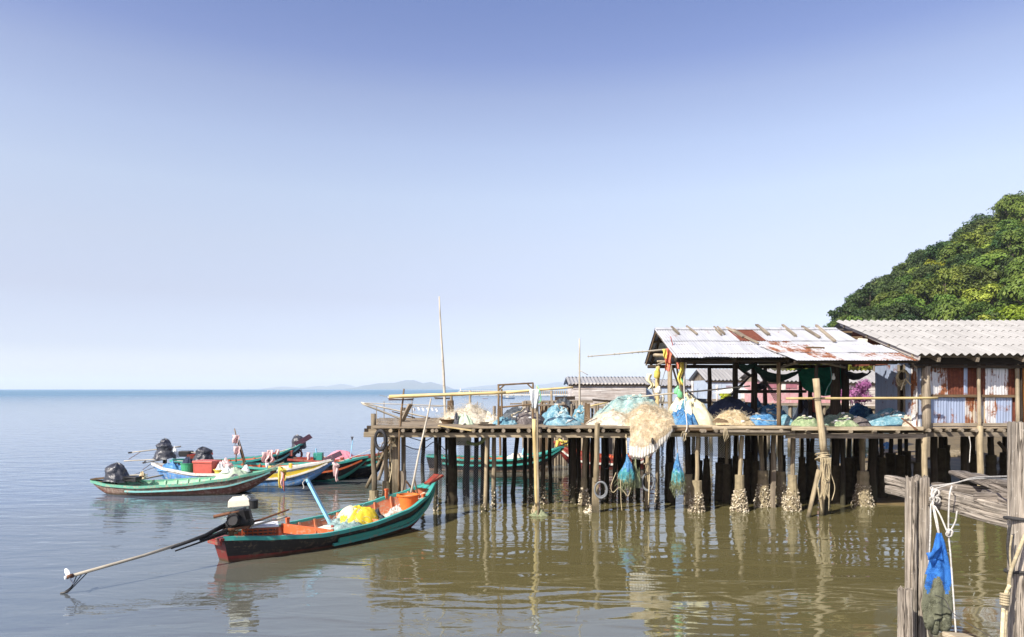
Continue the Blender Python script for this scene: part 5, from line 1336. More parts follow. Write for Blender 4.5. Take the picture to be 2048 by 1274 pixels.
hp('fishing_net', 'brown grey net heap under the right leg of the stick frame', 1028, 1093, 822, 20.2, .5, 'n_brown', 102, line='ropewhite', rough=.26, fold=.12, power=.6, asym=(-.2, 0))
hp('cloth_clutter', 'white and blue cloth clutter at the foot of the stick frame', 984, 1034, 836, 19.9, .35, 'n_blue', 103, rough=.5, fold=.2, cat='cloth')
hp('cloth_clutter', 'tan and white rags left of the stick frame', 962, 1004, 829, 20.6, .35, 'n_white', 104, rough=.5, fold=.2, cat='cloth')
hp('fishing_net', 'light blue net heap behind the slim pale pole', 1080, 1140, 811, 22.0, .5, 'n_blue', 105, line='ropetan', rough=.26, fold=.15, power=.6, asym=(.2, 0))
hp('fishing_net', 'blue and sage net heap at the front edge right of the golden bamboo pole', 1086, 1162, 829, 19.6, .42, 'n_blue', 106, line='ropewhite', rough=.26, fold=.12, power=.6, asym=(-.2, 0))
hp('fishing_net', 'small bright blue net heap left of the brown deck post', 1142, 1180, 814, 21.2, .4, 'n_blue', 107, line='ropetan', rough=.26, power=.6)
hp('net_edge', 'pale sage net draped over the blue and sage heap', 1100, 1150, 827, 19.75, .3, 'n_teal', 108, rough=.2)
g = MB(); g.box(wpt(1174, 19.8, ZD + .27), (.15, .14, .62), jit=.01, tp=.92); single('deck_post', 'thick brown square post standing on the deck', 'post', g, M['brownwood'])
hp('fishing_net', 'largest pale teal net heap in the middle of the deck', 1180, 1330, 793, 20.9, .95, 'n_teal', 110, line='ropewhite', rough=.2, fold=.16, power=.62, asym=(.15, 0))
hp('fishing_net', 'low cream net heap in front of the large teal heap', 1176, 1290, 822, 19.6, .55, 'n_white', 111, line='ropetan', rough=.2, fold=.05, fuzz=(350, .3, .0024, M['strand']))
hp('fishing_net', 'tan fluffy net heap at the deck edge, spilling over it', 1240, 1362, 811, 19.25, .62, 'n_drape', 112, rough=.12, power=.8, fuzz=(1300, .26, .0024, M['strand']))
# the part that hangs over the edge
g = MB()
def hang(u, v):
    px_ = 1261 + 83 * u + 2 * nz(u * 5, v * 3); bot = lerp_list([(0, 910), (.1, 914), (.3, 916), (.55, 906), (.8, 886), (1, 863)], u)
    pl = max(0, v - .62) / .38
    return P(px_ - 3 * v * (1 - u), 838 + (bot - 838) * v + 1.2 * nz(u * 30, 3) * v, 18.25 - .15 * math.sin(v * 2.2) * math.sin(math.pi * (.15 + .7 * u)) + .03 * nz(u * 5, v * 3) + .012 * math.sin(u * 95 + nz(u * 8, v * 3)) * pl)
g.grid(hang, 150, 26, us=1.4, vs_=1.2, m=lambda i, j: 1 if j > 18.5 + 2.5 * nz(i * .06, 4) else 0)
o = single('draped_net', 'tan net with a white fringe hanging over the deck edge', 'net', g, [M['n_drape'], M['n_edge']], smooth=True, solid=.015)
g = MB(); rr = random.Random(4)
for k in range(800):
    p = hang(rr.random(), rr.random() * .66); pts = [p]; d = V((rr.gauss(0, 1), -abs(rr.gauss(0, .7)), rr.gauss(0, 1))).normalized()
    for q in range(4): d = (d + V((rr.gauss(0, .5), rr.gauss(0, .3), rr.gauss(-.25, .5)))).normalized(); pts.append(pts[-1] + d * .028)
    g.tube(pts, .002, 3, cap=False)
g.build('loose_strands', M['strand'], o)
g = MB()
for k in range(46):
    u = .02 + .96 * k / 45; p = hang(u, .985); g.rope([p, p + V((U(-.01, .01), -.01, -.02)), p + V((U(-.02, .02), 0, -.05 - U(0, .04)))], .004, 3)
g.build('fringe', M['ropewhite'], o)
g = MB(); q = P(1305, 882, 18.02); g.tube([q + V((0, 0, .08)), q, q + V((.01, 0, -.08))], [.02, .035, .02], 7); g.build('float', M['iron'], o)
hp('sack_cloth', 'cream yellow sack cloth heaped over the blue net by the left shed posts', 1328, 1428, 793, 19.6, .6, 'tarpcream', 115, cat='cloth', rough=.16, fold=.22, power=.7, asym=(-.1, 0))
hp('fishing_net', 'bright sea blue net bundle in front of the cream sack cloth', 1335, 1398, 820, 19.05, .3, 'n_blueline', 116, rough=.3, fold=.25, power=.7)
hp('fishing_net', 'pale blue net scrap showing on top of the cream sack cloth', 1352, 1384, 798, 19.4, .2, 'n_blue', 117, rough=.3, dz=.42)
hp('navy_cover', 'smooth navy cover humped under the shed roof', 1398, 1515, 794, 20.6, .7, 'tarpnavy', 118, cat='cover', rough=.05, fold=.06, power=.85)
hp('fishing_net', 'fuzzy tan net low in front of the navy cover', 1415, 1512, 824, 19.5, .4, 'n_tan', 119, line='ropetan', rough=.2, fuzz=(350, .2, .0024, M['strand']))
hp('fishing_net', 'deep blue net heap right of the navy cover', 1478, 1538, 797, 21.4, .5, 'n_bluedark', 120, line='ropewhite', rough=.2, fold=.1)
hp('fishing_net', 'deep blue net heap beside the middle shed post', 1512, 1578, 806, 20.6, .5, 'n_bluedark', 121, line='ropetan', rough=.2, fold=.1)
hp('fishing_net', 'blue net spread low in front of the deep blue heaps', 1482, 1560, 828, 19.7, .4, 'n_blueline', 122, line='ropewhite', rough=.25, fold=.1)
hp('fishing_net', 'teal net scrap at the foot of the middle shed post', 1548, 1592, 830, 19.6, .3, 'n_blue', 123, rough=.25)
hp('fishing_net', 'lime green and pink net heap left of the pale pole', 1584, 1640, 834, 19.0, .35, 'n_lime', 124, line='ropewhite', power=.55, rough=.34, fold=.1)
hp('fishing_net', 'grey green net heap right of the pale pole', 1640, 1722, 827, 19.6, .5, 'n_green', 125, line='ropetan', rough=.24, fold=.12, power=.6)
hp('fishing_net', 'sage net folded in front of the grey green heap', 1656, 1716, 836, 18.95, .26, 'n_lime', 126, line='ropewhite', rough=.14, fold=.2, power=.75)
hp('fishing_net', 'dark violet net low between the grey green and the blue heaps', 1700, 1742, 834, 19.1, .3, 'n_brown', 127, rough=.2)
hp('blue_tarp', 'sky blue net tarp heaped against the tin house side', 1722, 1816, 820, 19.4, .5, 'n_blue', 128, line='ropewhite', rough=.2, fold=.22, power=.6, asym=(.35, 0), cat='tarp')
hp('fishing_net', 'deep blue net heap at the back below the blossoming bush', 1690, 1750, 808, 22.2, .5, 'n_bluedark', 129, rough=.2)
hp('dark_bundle', 'black bundle in the shade behind the pale pole', 1590, 1650, 800, 22.4, .5, 'tarpblack', 130, cat='bundle', rough=.4, fold=.2)
hp('dark_bundle', 'dark brown bundle in the shade right of the red cloth', 1648, 1700, 806, 22.0, .5, 'n_brown', 131, cat='bundle', rough=.4, fold=.2)
rag('red_cloth', 'red cloth hanging in the shade below the green tarpaulin', 'cloth', P(1625, 796, 22), .34, .45, M['ribbonred'], 132)
# white floats by the house corner
heap('float_bundle', 'white foam floats bundled at the tin house corner', 'float', wpt(1832, 18.75, ZD), .15, .13, .36, M['bagwhite'], 133, .2, .1, power=.5)
heap('float_bundle', 'grey white net bag of floats left of the foam floats', 'float', wpt(1815, 18.8, ZD), .14, .12, .28, M['n_white'], 134, .4, .1, power=.5)
g = MB(); g.bar(P(1803, 836, 18.5), P(1835, 860, 18.2), .05, .03); single('brown_stick', 'red brown stick leaning down over the edge by the foam floats', 'stick', g, M['rustiron'])
# stick frame
fr = thing('stick_frame', 'upright frame of thin sticks on the jetty deck', 'frame', wpt(1030, 19.6, ZD))
for (a, b, r_) in (((997, 851), (997, 770), .032), ((1004, 832), (1003, 778), .03), ((1066, 842), (1066, 766), .028), ((995, 770), (1067, 766), .026), ((997, 780), (1010, 769), .022), ((1065, 777), (1054, 767), .022), ((998, 815), (1066, 808.5), .025)):
    g = MB(); g.pole(P(a[0], a[1], 19.6), P(b[0], b[1], 19.6), r_, r_ * .9, wob=.006, n=7); g.build('stick', M['brownwood'], fr)
g = MB(); g.pole(wpt(1159, 23.6, 1.5), P(1159, 677, 23.6), .045, .022, wob=.006, seg=10); g.pole(P(1160, 741, 23.5), P(1176, 750, 23.5), .014, .01, .01, 3, 5)
single('bamboo_mast', 'second tallest thin mast standing before the whitewashed house', 'mast', g, M['bamboo_grey'], smooth=True)
g = MB(); g.pole(P(1182, 812, 20.2), P(1215, 805, 20.5), .024, .02); single('bamboo_pole', 'short pale pole lying behind the thick brown deck post', 'pole', g, M['bamboo'], smooth=True)
g = MB(); g.pole(P(1283, 793, 20), P(1500, 772, 20.4), .024, .02, wob=.006); single('bamboo_pole', 'thin pale pole running level behind the left shed posts', 'pole', g, M['bamboo_grey'], smooth=True)
# hanging net bags
def netbag(label, px_, y0, y1, half, D, seed, top='n_blueline', low='n_algae', strands=130, neck=.14):
    s = D / F; a, b = P(px_, y0, D), P(px_, y1, D); Hh = a.z - b.z; r = thing('net_bag', label, 'net bag', b)
    g = MB()
    def fn(u, v):
        th = u * 2 * math.pi; pr = lerp_list([(0, neck * .5), (.15, neck * 1.3), (.4, .55), (.62, .95), (.76, 1), (.9, .78), (1, .3)], v)
        rr_ = half * s * pr * (1 + .10 * math.sin(th * 7 + seed + v * 2) * (1.3 - v) + .20 * nz(math.cos(th) * 2, math.sin(th) * 2 + seed, v * 4))
        return V((a.x + math.cos(th) * rr_ + .05 * nz(v * 2, seed), D + math.sin(th) * rr_ * .8, a.z - Hh * v))
    g.grid(fn, 36, 26, us=.8, vs_=1, m=lambda i, j: 0 if j < 12 + 2 * math.sin(i) else 1 if j < 21 + 2 * math.sin(i * 1.7) else 2)
    g.build('bag', [M[top], M['n_turq'], M[low]], r, smooth=True)
    g = MB(); rr = random.Random(seed)
    for k in range(strands):
        p = fn(rr.random(), rr.uniform(.55, 1)); g.rope([p, p + V((rr.gauss(0, .02), rr.gauss(0, .02), -.08)), p + V((rr.gauss(0, .035), rr.gauss(0, .03), -rr.uniform(.12, .30)))], .0045, 4)
    g.build('loose_strands', M[low], r)
    g = MB(); g.tube([a + V((0, 0, -.04)), P(px_ - 1, y0 - 20, D), P(px_ - 2, 868, 18.6)], .012, 5); g.build('cord', M['ropetan'], r)
    return r
netbag('rounder blue net bag hanging under the draped tan net', 1254, 908, 972, 17, 18.45, 5)
netbag('slimmer blue net bag with a long algae tail hanging from the shed platform', 1355, 905, 978, 13, 18.45, 9)
heap('net_tuft', 'tan net tuft hanging beside the rounder blue net bag', 'net', P(1273, 975, 18.6), .13, .1, .55, M['n_algae'], 135, .5, .3, power=.4)
for k, (pts, lab) in enumerate((([(1232, 945), (1222, 972), (1226, 985), (1238, 975), (1247, 982), (1256, 992), (1262, 975)], 'loop of pale rope under the rounder blue net bag'), ([(1241, 955), (1242, 1000), (1244, 1022)], 'thin grey rope trailing from the rounder blue net bag into the water'))):
    g = MB(); g.rope([P(a, b, 18.35) for a, b in pts], .011, 5); single('slack_rope', lab, 'rope', g, M['ropetan'], smooth=True)
# ---------------------------------------------------------------- net shed on its own piles
def corr(g, a, b, c, d, pitch=.076, amp=.009, nv=6, m=0, sag=0.0, per=4):
    """corrugated sheet, a-b along the top, d-c along the bottom"""
    a, b, c, d = V(a), V(b), V(c), V(d); n = (b - a).cross(d - a).normalized()
    wd = max((b - a).length, (c - d).length); ln = (d - a).length; k = max(4, int(wd / pitch * per)); sd = U(0, 99)
    def fn(u, v):
        p = a.lerp(b, u).lerp(d.lerp(c, u), v)
        return p + n * (amp * math.cos(2 * math.pi * u * wd / pitch) + sag * (nz(u * 2 + sd, v * 2) * .7 + .3 * nz(u * 6 + sd, v * 5)))
    g.grid(fn, k, nv, us=wd, vs_=ln, m=m)

SX0, SX1 = 4.33, 10.5
shed = thing('net_shed', 'open net shed with a patched tin roof on posts over the water', 'shed', (7.4, 19.5, 0))
g = MB(); y = 18.46
while y < 24.0:
    wd = U(.16, .26); x = JX1 + .02 + U(0, .1)
    while x < SX1:
        x2 = min(SX1, x + U(1.8, 3.4))
        if x2 > x + .1: g.box(((x + x2) / 2, y + wd / 2, ZD - .025 + U(-.01, .01)), (x2 - x - .014, wd - .016, .04), rot(U(-.012, .012), U(-.005, .005), 0), jit=.005)
        x = x2
    y += wd
g.build('deck', M['deck'], shed)
for (px0, px1, yy, zz, r_, mt) in ((1330, 1470, 18.42, 2.31, .05, 'palewood'), (1425, 1600, 18.36, 2.275, .055, 'palewood'), (1440, 1580, 18.33, 2.19, .045, 'greywood'), (1330, 1445, 18.4, 2.22, .045, 'brownwood'), (1400, 1590, 18.5, 2.11, .04, 'palewood')):
    g = MB(); g.pole(wpt(px0, yy, zz), wpt(px1, yy, zz + U(-.03, .02)), r_, r_ * .85, wob=.006, seg=6); g.build('edge_pole', M[mt], shed, smooth=True)
g = MB(); g.bar(wpt(1583, 18.32, 2.27), wpt(1846, 18.3, 2.265), .05, .09, jit=.006); g.build('edge_plank', M['palewood'], shed)
g = MB(); g.bar(wpt(1572, 18.55, 2.06), wpt(1852, 18.5, 2.05), .09, .13, jit=.01); g.build('beam', M['greywood'], shed)
g = MB(); g.bar(wpt(1325, 18.62, 2.08), wpt(1440, 18.6, 2.09), .07, .11, jit=.008); g.build('beam', M['palewood'], shed)
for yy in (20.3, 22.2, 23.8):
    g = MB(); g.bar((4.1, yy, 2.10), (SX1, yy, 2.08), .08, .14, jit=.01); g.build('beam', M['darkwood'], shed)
for px_ in (1345, 1373, 1402, 1407, 1430, 1450, 1493, 1523, 1560, 1590, 1618, 1655, 1705, 1752, 1800):
    g = MB(); x = wpt(px_, 18.4, 0).x; g.pole((x, 18.30 + U(-.04, .08) + (.12 if px_ > 1580 else 0), 2.205 if px_ < 1580 else 2.17), (x + U(-.1, .1), 24, 2.20), .05, .045, wob=.004, seg=4, n=9); g.build('joist', M['greywood'], shed)
# legs: lit front row with shelly concrete feet, then the rows behind, their colour darkened for deck shade
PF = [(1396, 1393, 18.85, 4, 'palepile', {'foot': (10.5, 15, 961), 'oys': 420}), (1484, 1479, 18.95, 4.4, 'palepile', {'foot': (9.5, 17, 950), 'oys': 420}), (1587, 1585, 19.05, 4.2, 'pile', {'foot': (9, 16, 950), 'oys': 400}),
      (1521, 1526, 19.7, 4.5, 'pile', {'foot': (10, 17, 941), 'oys': 300}), (1560, 1561, 19.9, 4.6, 'pile', {'foot': (10, 15, 943), 'oys': 220}), (1375, 1377, 20.1, 5.5, 'shadepile', {'foot': (8, 11, 948), 'oys': 90}),
      (1723, 1726, 19.9, 5, 'pile', {'foot': (11, 20, 942), 'oys': 260}), (1344, 1343, 20.6, 4, 'shadepile', {'foot': (6.5, 9, 925)}), (1413, 1413, 21.2, 3.6, 'shadepile', {'foot': (6.5, 11, 918)}), (1439, 1438, 21.0, 3.2, 'shadepile', {'foot': (7.5, 11, 925)}),
      (1454, 1453, 20.4, 3.4, 'pile', {'foot': (7.5, 10, 928)}), (1472, 1471, 21.6, 4, 'shadepile', {'foot': (6.5, 9, 912)}), (1493, 1493, 21.2, 3.2, 'shadepile', {'foot': (6.5, 10, 918)}), (1512, 1512, 20.6, 3.6, 'shadepile', {'foot': (7.5, 11, 922)}),
      (1530, 1531, 20.9, 3.4, 'shadepile', {}), (1548, 1545, 19.5, 5.2, 'greywood', {'shape': 5}), (1604, 1604, 21.2, 3.4, 'shadepile', {'foot': (6.5, 10, 914)}), (1625, 1624, 21.4, 4.4, 'shadepile', {'foot': (9, 13, 905)}),
      (1675, 1672, 20.2, 6, 'shadepile', {'foot': (8, 12, 931)}), (1686, 1686, 19.9, 5, 'shadepile', {}), (1698, 1698, 21.6, 4, 'shadepile', {'foot': (8, 12, 915)}), (1745, 1746, 20.3, 8.5, 'shadepile', {}),
      (1783, 1781, 21.8, 4.2, 'shadepile', {'foot': (9, 12, 906)}), (1800, 1800, 21.4, 4.2, 'shadepile', {'foot': (9, 12, 910)}), (1812, 1813, 21.9, 3.6, 'shadepile', {'foot': (8, 11, 902)}), (1762, 1764, 21.0, 4, 'shadepile', {'foot': (8, 11, 915)})]
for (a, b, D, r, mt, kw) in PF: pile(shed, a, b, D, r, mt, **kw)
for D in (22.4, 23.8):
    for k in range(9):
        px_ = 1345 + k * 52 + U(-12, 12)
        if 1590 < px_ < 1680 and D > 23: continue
        pile(shed, px_, px_, D, U(3.2, 4.4), 'shadepile', foot=(7, 9, 778 + (H - U(.9, 1.3)) * F / D))
# roof
def rz_(y): return 4.165 + .349 * (y - 18.45)
ROOF_N = V((0, -.349, 1)).normalized()
xs = [SX0]
while xs[-1] < 9.7: xs.append(xs[-1] + U(.70, .80))
for i in range(len(xs) - 1):
    x0, x1 = xs[i] - .03, xs[i + 1] + .03; mid = (x0 + x1) / 2
    lim = 9.72 + .0
    x1u = min(x1, 9.80); x1l = min(x1, 10.02)
    if x0 > 9.7: continue
    mt = 'tin'
    if 6.45 < mid < 7.45: mt = 'tinrust'
    o = .004 * (i % 2)
    g = MB(); corr(g, (x0, 21.12, rz_(21.12) + o + .012), (x1u, 21.12, rz_(21.12) + o + .012), (x1u, 19.85, rz_(19.85) + o + .012), (x0, 19.85, rz_(19.85) + o + .012), sag=.012); g.build('roof_sheet', M[mt], shed, smooth=True)
    mt = 'tin' if not 6.9 < mid < 7.7 else 'tinrusty'
    f0 = 18.42 + U(-.05, .03)
    g = MB(); corr(g, (x0, 20.02, rz_(20.02) + o - .006), (x1l, 20.02, rz_(20.02) + o - .006), (x1l, f0, rz_(f0) + o - .012), (x0, f0, rz_(f0) + o - .012), sag=.018); g.build('roof_sheet', M[mt], shed, smooth=True)
    b0 = 22.76
    g = MB(); corr(g, (x1, 21.10, rz_(21.1) + o), (x0, 21.10, rz_(21.1) + o), (x0, b0, 4.13 + o), (x1, b0, 4.13 + o), sag=.012); g.build('roof_sheet', M['tinblue'], shed, smooth=True)
g = MB()
for k in range(8):
    x0 = SX0 - .02 + k * .68; g.hexa([V((x0, 20.98, rz_(20.98) + .035)), V((x0 + .7, 20.98, rz_(20.98) + .035)), V((x0 + .7, 21.12, rz_(21.12) + .045)), V((x0, 21.12, rz_(21.12) + .045)), V((x0, 20.98, rz_(20.98) + .045)), V((x0 + .7, 20.98, rz_(20.98) + .045)), V((x0 + .7, 21.12, rz_(21.12) + .06)), V((x0, 21.12, rz_(21.12) + .06))])
    g.hexa([V((x0, 21.12, rz_(21.12) + .045)), V((x0 + .7, 21.12, rz_(21.12) + .045)), V((x0 + .7, 21.28, rz_(21.02))), V((x0, 21.28, rz_(21.02))), V((x0, 21.12, rz_(21.12) + .06)), V((x0 + .7, 21.12, rz_(21.12) + .06)), V((x0 + .7, 21.28, rz_(21.02) + .015)), V((x0, 21.28, rz_(21.02) + .015))])
g.build('ridge_cap', M['tin'], shed)
# lower awning rows over the front
ax0 = 6.92
for r_i, (ya, yb, za, zb, n) in enumerate(((19.32, 18.62, 4.515, 4.27, 5), (18.74, 17.95, 4.295, 4.035, 5))):
    for k in range(n):
        xa = lambda q, t: 6.85 + .25 * r_i + .24 * t + (10.15 + .14 * r_i + .1 * t - 6.85 - .25 * r_i - .24 * t) * q
        q0, q1 = k / n - .01, (k + 1) / n + .01; o = .005 * (k % 2); mt = ['tinrusty', 'tin', 'tinrusty', 'tin', 'tinrusty'][(k + r_i) % 5] if r_i else ['tinrusty', 'tinrusty', 'tin', 'tin', 'tin'][k]
        g = MB(); corr(g, (xa(q0, 0), ya, za + o), (xa(q1, 0), ya, za + o), (xa(q1, 1), yb + U(-.03, .03), zb + o), (xa(q0, 1), yb + U(-.03, .03), zb + o), sag=.016); g.build('awning_sheet', M[mt], shed, smooth=True)
# frame: rafters, purlins, eave logs
for x in (4.5, 5.9, 7.3, 8.7, 9.9):
    g = MB(); g.bar((x, 18.5, rz_(18.5) - .11), (x, 21.1, rz_(21.1) - .11), .06, .10); g.build('rafter', M['darkwood'], shed)
    g = MB(); g.bar((x, 22.7, 4.05), (x, 21.1, rz_(21.1) - .12), .06, .10); g.build('rafter', M['darkwood'], shed)
for y in (18.75, 19.6, 20.4, 21.0):
    g = MB(); g.bar((SX0 + .05, y, rz_(y) - .045), (10.2, y, rz_(y) - .045), .05, .06); g.build('purlin', M['brownwood'], shed)
for t in (.3, .65, .95):
    y = 21.1 + 1.65 * t; z = rz_(21.1) + (4.13 - rz_(21.1)) * t; g = MB(); g.bar((SX0 + .05, y, z - .045), (10.2, y, z - .045), .05, .06); g.build('purlin', M['brownwood'], shed)
for (y, z, x0, x1, r_) in ((18.95, 4.08, 4.4, 8.0, .06), (18.9, 4.02, 7.4, 10.4, .055), (22.45, 4.02, 4.35, 10.3, .06), (18.12, 4.00, 7.3, 10.5, .035)):
    g = MB(); g.pole((x0, y, z), (x1, y, z), r_, r_ * .9, wob=.006, seg=8); g.build('eave_log', M['darkwood'], shed, smooth=True)
for (x0, px_, yt) in ((0, 1352, 712),):
    g = MB(); g.bar((SX0 + .02, 18.46, rz_(18.46) - .05), (SX0 + .02, 21.1, rz_(21.1) - .05), .03, .08); g.build('barge_board', M['greywood'], shed)
    g = MB(); g.bar((SX0 + .02, 22.72, 4.09), (SX0 + .02, 21.1, rz_(21.1) - .05), .03, .08); g.build('barge_board', M['brownwood'], shed)
SP = [(1314, 22.4, .075, 'bamboo', 4.1), (1340, 21.8, .08, 'palewood', 4.1), (1367, 19.9, .075, 'greywood', 4.5), (1471, 20.6, .085, 'darkwood', 4.6), (1508, 20.9, .10, 'darkwood', 4.6), (1558, 19.0, .062, 'brownwood', 4.2),
      (1620, 21.6, .07, 'darkwood', 4.6), (1671, 20.4, .15, 'darkwood', 4.6), (1691, 20.8, .11, 'darkwood', 4.6), (1600, 22.4, .07, 'darkwood', 4.1), (1530, 22.4, .07, 'darkwood', 4.1), (1420, 22.4, .07, 'darkwood', 4.1)]
for (px_, D, r_, mt, zt) in SP:
    g = MB(); g.pole(wpt(px_, D, ZD - .05), wpt(px_ + U(-2, 2), D, min(zt, rz_(D) - .08) if D < 21 else min(zt, 4.05)), r_, r_ * .9, wob=.01); g.build('post', M[mt], shed, smooth=True)
for (a, b, r_) in (((1475, 783, 21), (1612, 783, 21.3), .05), ((1500, 752, 20.9), (1476, 735, 20.7), .04), ((1560, 735, 19.1), (1605, 722, 18.6), .035), ((1508, 745, 20.8), (1462, 790, 20.6), .03), ((1640, 724, 18.3), (1690, 735, 19.5), .035)):
    g = MB(); g.pole(P(*a), P(*b), r_, r_ * .9, wob=.01); g.build('brace', M['darkwood' if r_ != .035 else 'greywood'], shed, smooth=True)

# loose planks weighing the roof down, each a thing
def roofplank(px0, py0, px1, py1, wd, lab, mat='greywood', th=.05):
    def hit(px, py):                     # meet the view ray with the front slope
        k = (HY - py) / F; D = (3.3 - 4.165 + .349 * 18.45) / (.349 - k); return P(px, py, D)
    a, b = hit(px0, py0), hit(px1, py1)
    g = MB(); wd *= .85; g.bar(a + ROOF_N * (th / 2 + .03), b + ROOF_N * (th / 2 + .03), wd, th, up=ROOF_N, jit=.006)
    single('roof_plank', lab, 'plank', g, M[mat], 'loose planks on the shed roof')
roofplank(1343, 657, 1357, 671, .07, 'short plank nearest the left gable of the tin shed roof')
roofplank(1373, 655.5, 1394, 672, .06, 'second plank from the left gable on the tin shed roof')
roofplank(1428, 656.5, 1442, 672.5, .05, 'left plank of the close pair on the tin shed roof'); roofplank(1434, 657, 1449, 671.5, .05, 'right plank of the close pair on the tin shed roof')
roofplank(1452, 658, 1516, 690, .07, 'longest plank, crossing the rusty sheets of the shed roof'); roofplank(1466, 663, 1488, 677, .14, 'broad weathered plank lying on the rusty sheets')
roofplank(1513, 653, 1537, 672.5, .11, 'thick plank just right of the rusty sheets, sticking over the ridge')
roofplank(1565, 653, 1591, 675, .09, 'plank in the middle of the right half of the shed roof'); roofplank(1604, 656, 1639, 678, .08, 'plank second from the house on the shed roof'); roofplank(1632, 654, 1669, 686, .09, 'plank nearest the house on the shed roof')
roofplank(1612, 699.5, 1648, 699.8, .06, 'small stick lying level on a rusty stain low on the shed roof', 'brownwood')
g = MB(); g.bar(P(1645, 664, 21.3), P(1686, 663, 21.6), .05, .16); single('grey_board', 'grey board standing between the shed ridge and the house roof', 'board', g, M['greywood'])
g = MB(); g.box(P(1725, 683, 20.3), (.26, .1, .17), rot(0, .1, 0)); single('white_box', 'small white box under the rake of the house roof', 'box', g, M['cream'], bevel=.02)

# poles, floats and ribbons at the left end of the shed
g = MB(); a, b = P(1175, 713, 19.6), P(1346, 698, 19.9); g.pole(a, b, .012, .03, wob=.01, seg=10)
for t in (.01, .05, .31, .37, .52, .59, .64): c = a.lerp(b, t); g.ring(c, .014 + t * .02, .016, (1, 0, .1), 8, 5)
single('bamboo_pole', 'knotty bamboo pole pointing left from the shed gable', 'pole', g, M['bamboo_grey'], smooth=True)
for k, (p0, p1, r_, mt, lab) in enumerate(((P(1308, 710, 19.9), P(1350, 712, 19.3), .055, 'palewood', 'pale log end sticking out under the shed gable'), (P(1312, 731, 20.2), P(1340, 719, 19.4), .035, 'greywood', 'bent grey branch under the pale log end'), (P(1314, 723, 20.6), P(1335, 722, 20.6), .03, 'palewood', 'short pale stick between the log end and the bent branch'),
        (P(1341, 673, 19.5), P(1351, 712, 19.4), .014, 'red', 'thin red stick rising past the shed roof corner'), (P(1345, 735, 19.6), P(1358, 775, 19.7), .03, 'greywood', 'grey pole slanting beside the left shed post'), (P(1352, 722, 19.5), P(1362, 792, 19.6), .03, 'palewood', 'second slanting pole beside the left shed post'), (P(1298, 752, 20.6), P(1311, 800, 20.6), .02, 'palewood', 'thin pale stick left of the yellowish shed post'))):
    g = MB(); g.pole(p0, p1, r_, r_ * .8, wob=.01); single('shed_stick', lab, 'stick', g, M[mt], smooth=True)
GF = 'ribbons and floats at the left shed post'
for k, (px_, py_, D, w_, l, mt, lab) in enumerate(((1330, 698, 19.3, .13, .26, 'ribbonyellow', 'yellow rag at the shed roof corner'), (1338, 697, 19.25, .16, .42, 'ribbonred', 'red rag streaming at the shed roof corner'), (1336, 716, 19.3, .20, .36, 'ribbonred', 'orange red rag below the shed roof corner'), (1333, 708, 19.35, .1, .4, 'ribbonyellow', 'second yellow rag tucked behind the orange red one'),
        (1357, 712, 19.3, .12, .36, 'ribbonred', 'red rag tied at the left shed post'), (1363, 714, 19.3, .14, .75, 'ribbonyellow', 'long yellow rag down the left shed post'), (1372, 715, 19.3, .05, .28, 'ribbonyellow', 'thin yellow string end at the eave'))):
    rag('ribbon', lab, 'rag', P(px_, py_, D), w_, l, M[mt], 200 + k, group=GF, taper=.6, sway=.25)
for k, (px_, py_, D, r_, hh, mt, lab) in enumerate(((1352, 788, 19.5, .07, .24, 'bottlegreen', 'upper green bottle float at the left shed post'), (1361, 795, 19.45, .075, .25, 'bottlegreen', 'lower green bottle float at the left shed post'), (1322, 806, 21, .075, .26, 'cream', 'cream bottle float by the yellowish shed post'), (1314, 756, 22.2, .1, .34, 'ribbonyellow', 'yellow float tied to the yellowish shed post'), (1316, 787, 22.1, .1, .24, 'bagwhite', 'white knot of rope on the yellowish shed post'), (1364, 768, 19.6, .06, .3, 'bottlegreen', 'small green bottle above the pair of green bottle floats'))):
    g = MB(); q = P(px_, py_, D); g.lathe([(0, 0), (r_ * .9, .01), (r_, .05), (r_, hh * .6), (r_ * .45, hh * .82), (r_ * .35, hh), (0, hh)], q, 12, rot=rot(U(-.4, .4), U(-.4, .4), 0)); single('bottle_float', lab, 'float', g, M[mt], GF, smooth=True)
rag('pale_sail_cloth', 'pale narrow cloth hung from a stick left of the shed', 'cloth', P(1299, 748, 20.6), .16, .42, M['tarpcream'], 230, sway=.5)
g = MB(); g.rope([P(1374, 715, 19.2), P(1368, 760, 19.2), P(1370, 810, 18.7), P(1374, 852, 18.3), P(1370, 866, 18.25), P(1367, 872, 18.25)], .014, 5); single('white_rope', 'white rope hanging from the eave down over the cream cloth', 'rope', g, M['ropewhite'], smooth=True)
g = MB(); g.rope([P(1332, 735, 19.6), P(1322, 770, 20.5), P(1318, 788, 21)], .01, 4); single('white_rope', 'thin white line from the rags to the yellowish shed post', 'rope', g, M['ropewhite'], smooth=True)
g = MB()
for k in range(3): g.rope([P(1366 + k * 2, 862, 18.22), P(1362 + k * 5, 874 + k * 3, 18.2), P(1369 + k, 882 - k * 4, 18.2), P(1372 + k, 866, 18.22)], .008, 4)
single('rope_loops', 'pale rope loops over a joist end below the cream cloth', 'rope', g, M['ropetan'], smooth=True)
g = MB()
for k in range(4): g.rope([P(1449 + k * 1.5, 856, 18.25), P(1447 + k * 3, 870, 18.22), P(1450 + k * 2.5, 884 - k * 3, 18.2)], .007, 4)
single('rope_loops', 'tan rope tuft hanging from a joist end under the navy cover', 'rope', g, M['ropetan'], smooth=True)
heap('rope_coil', 'flat coil of dark rope on the platform edge in front of the fuzzy tan net', 'rope', P(1440, 845, 18.42), .24, .12, .10, M['brownwood'], 231, .3)
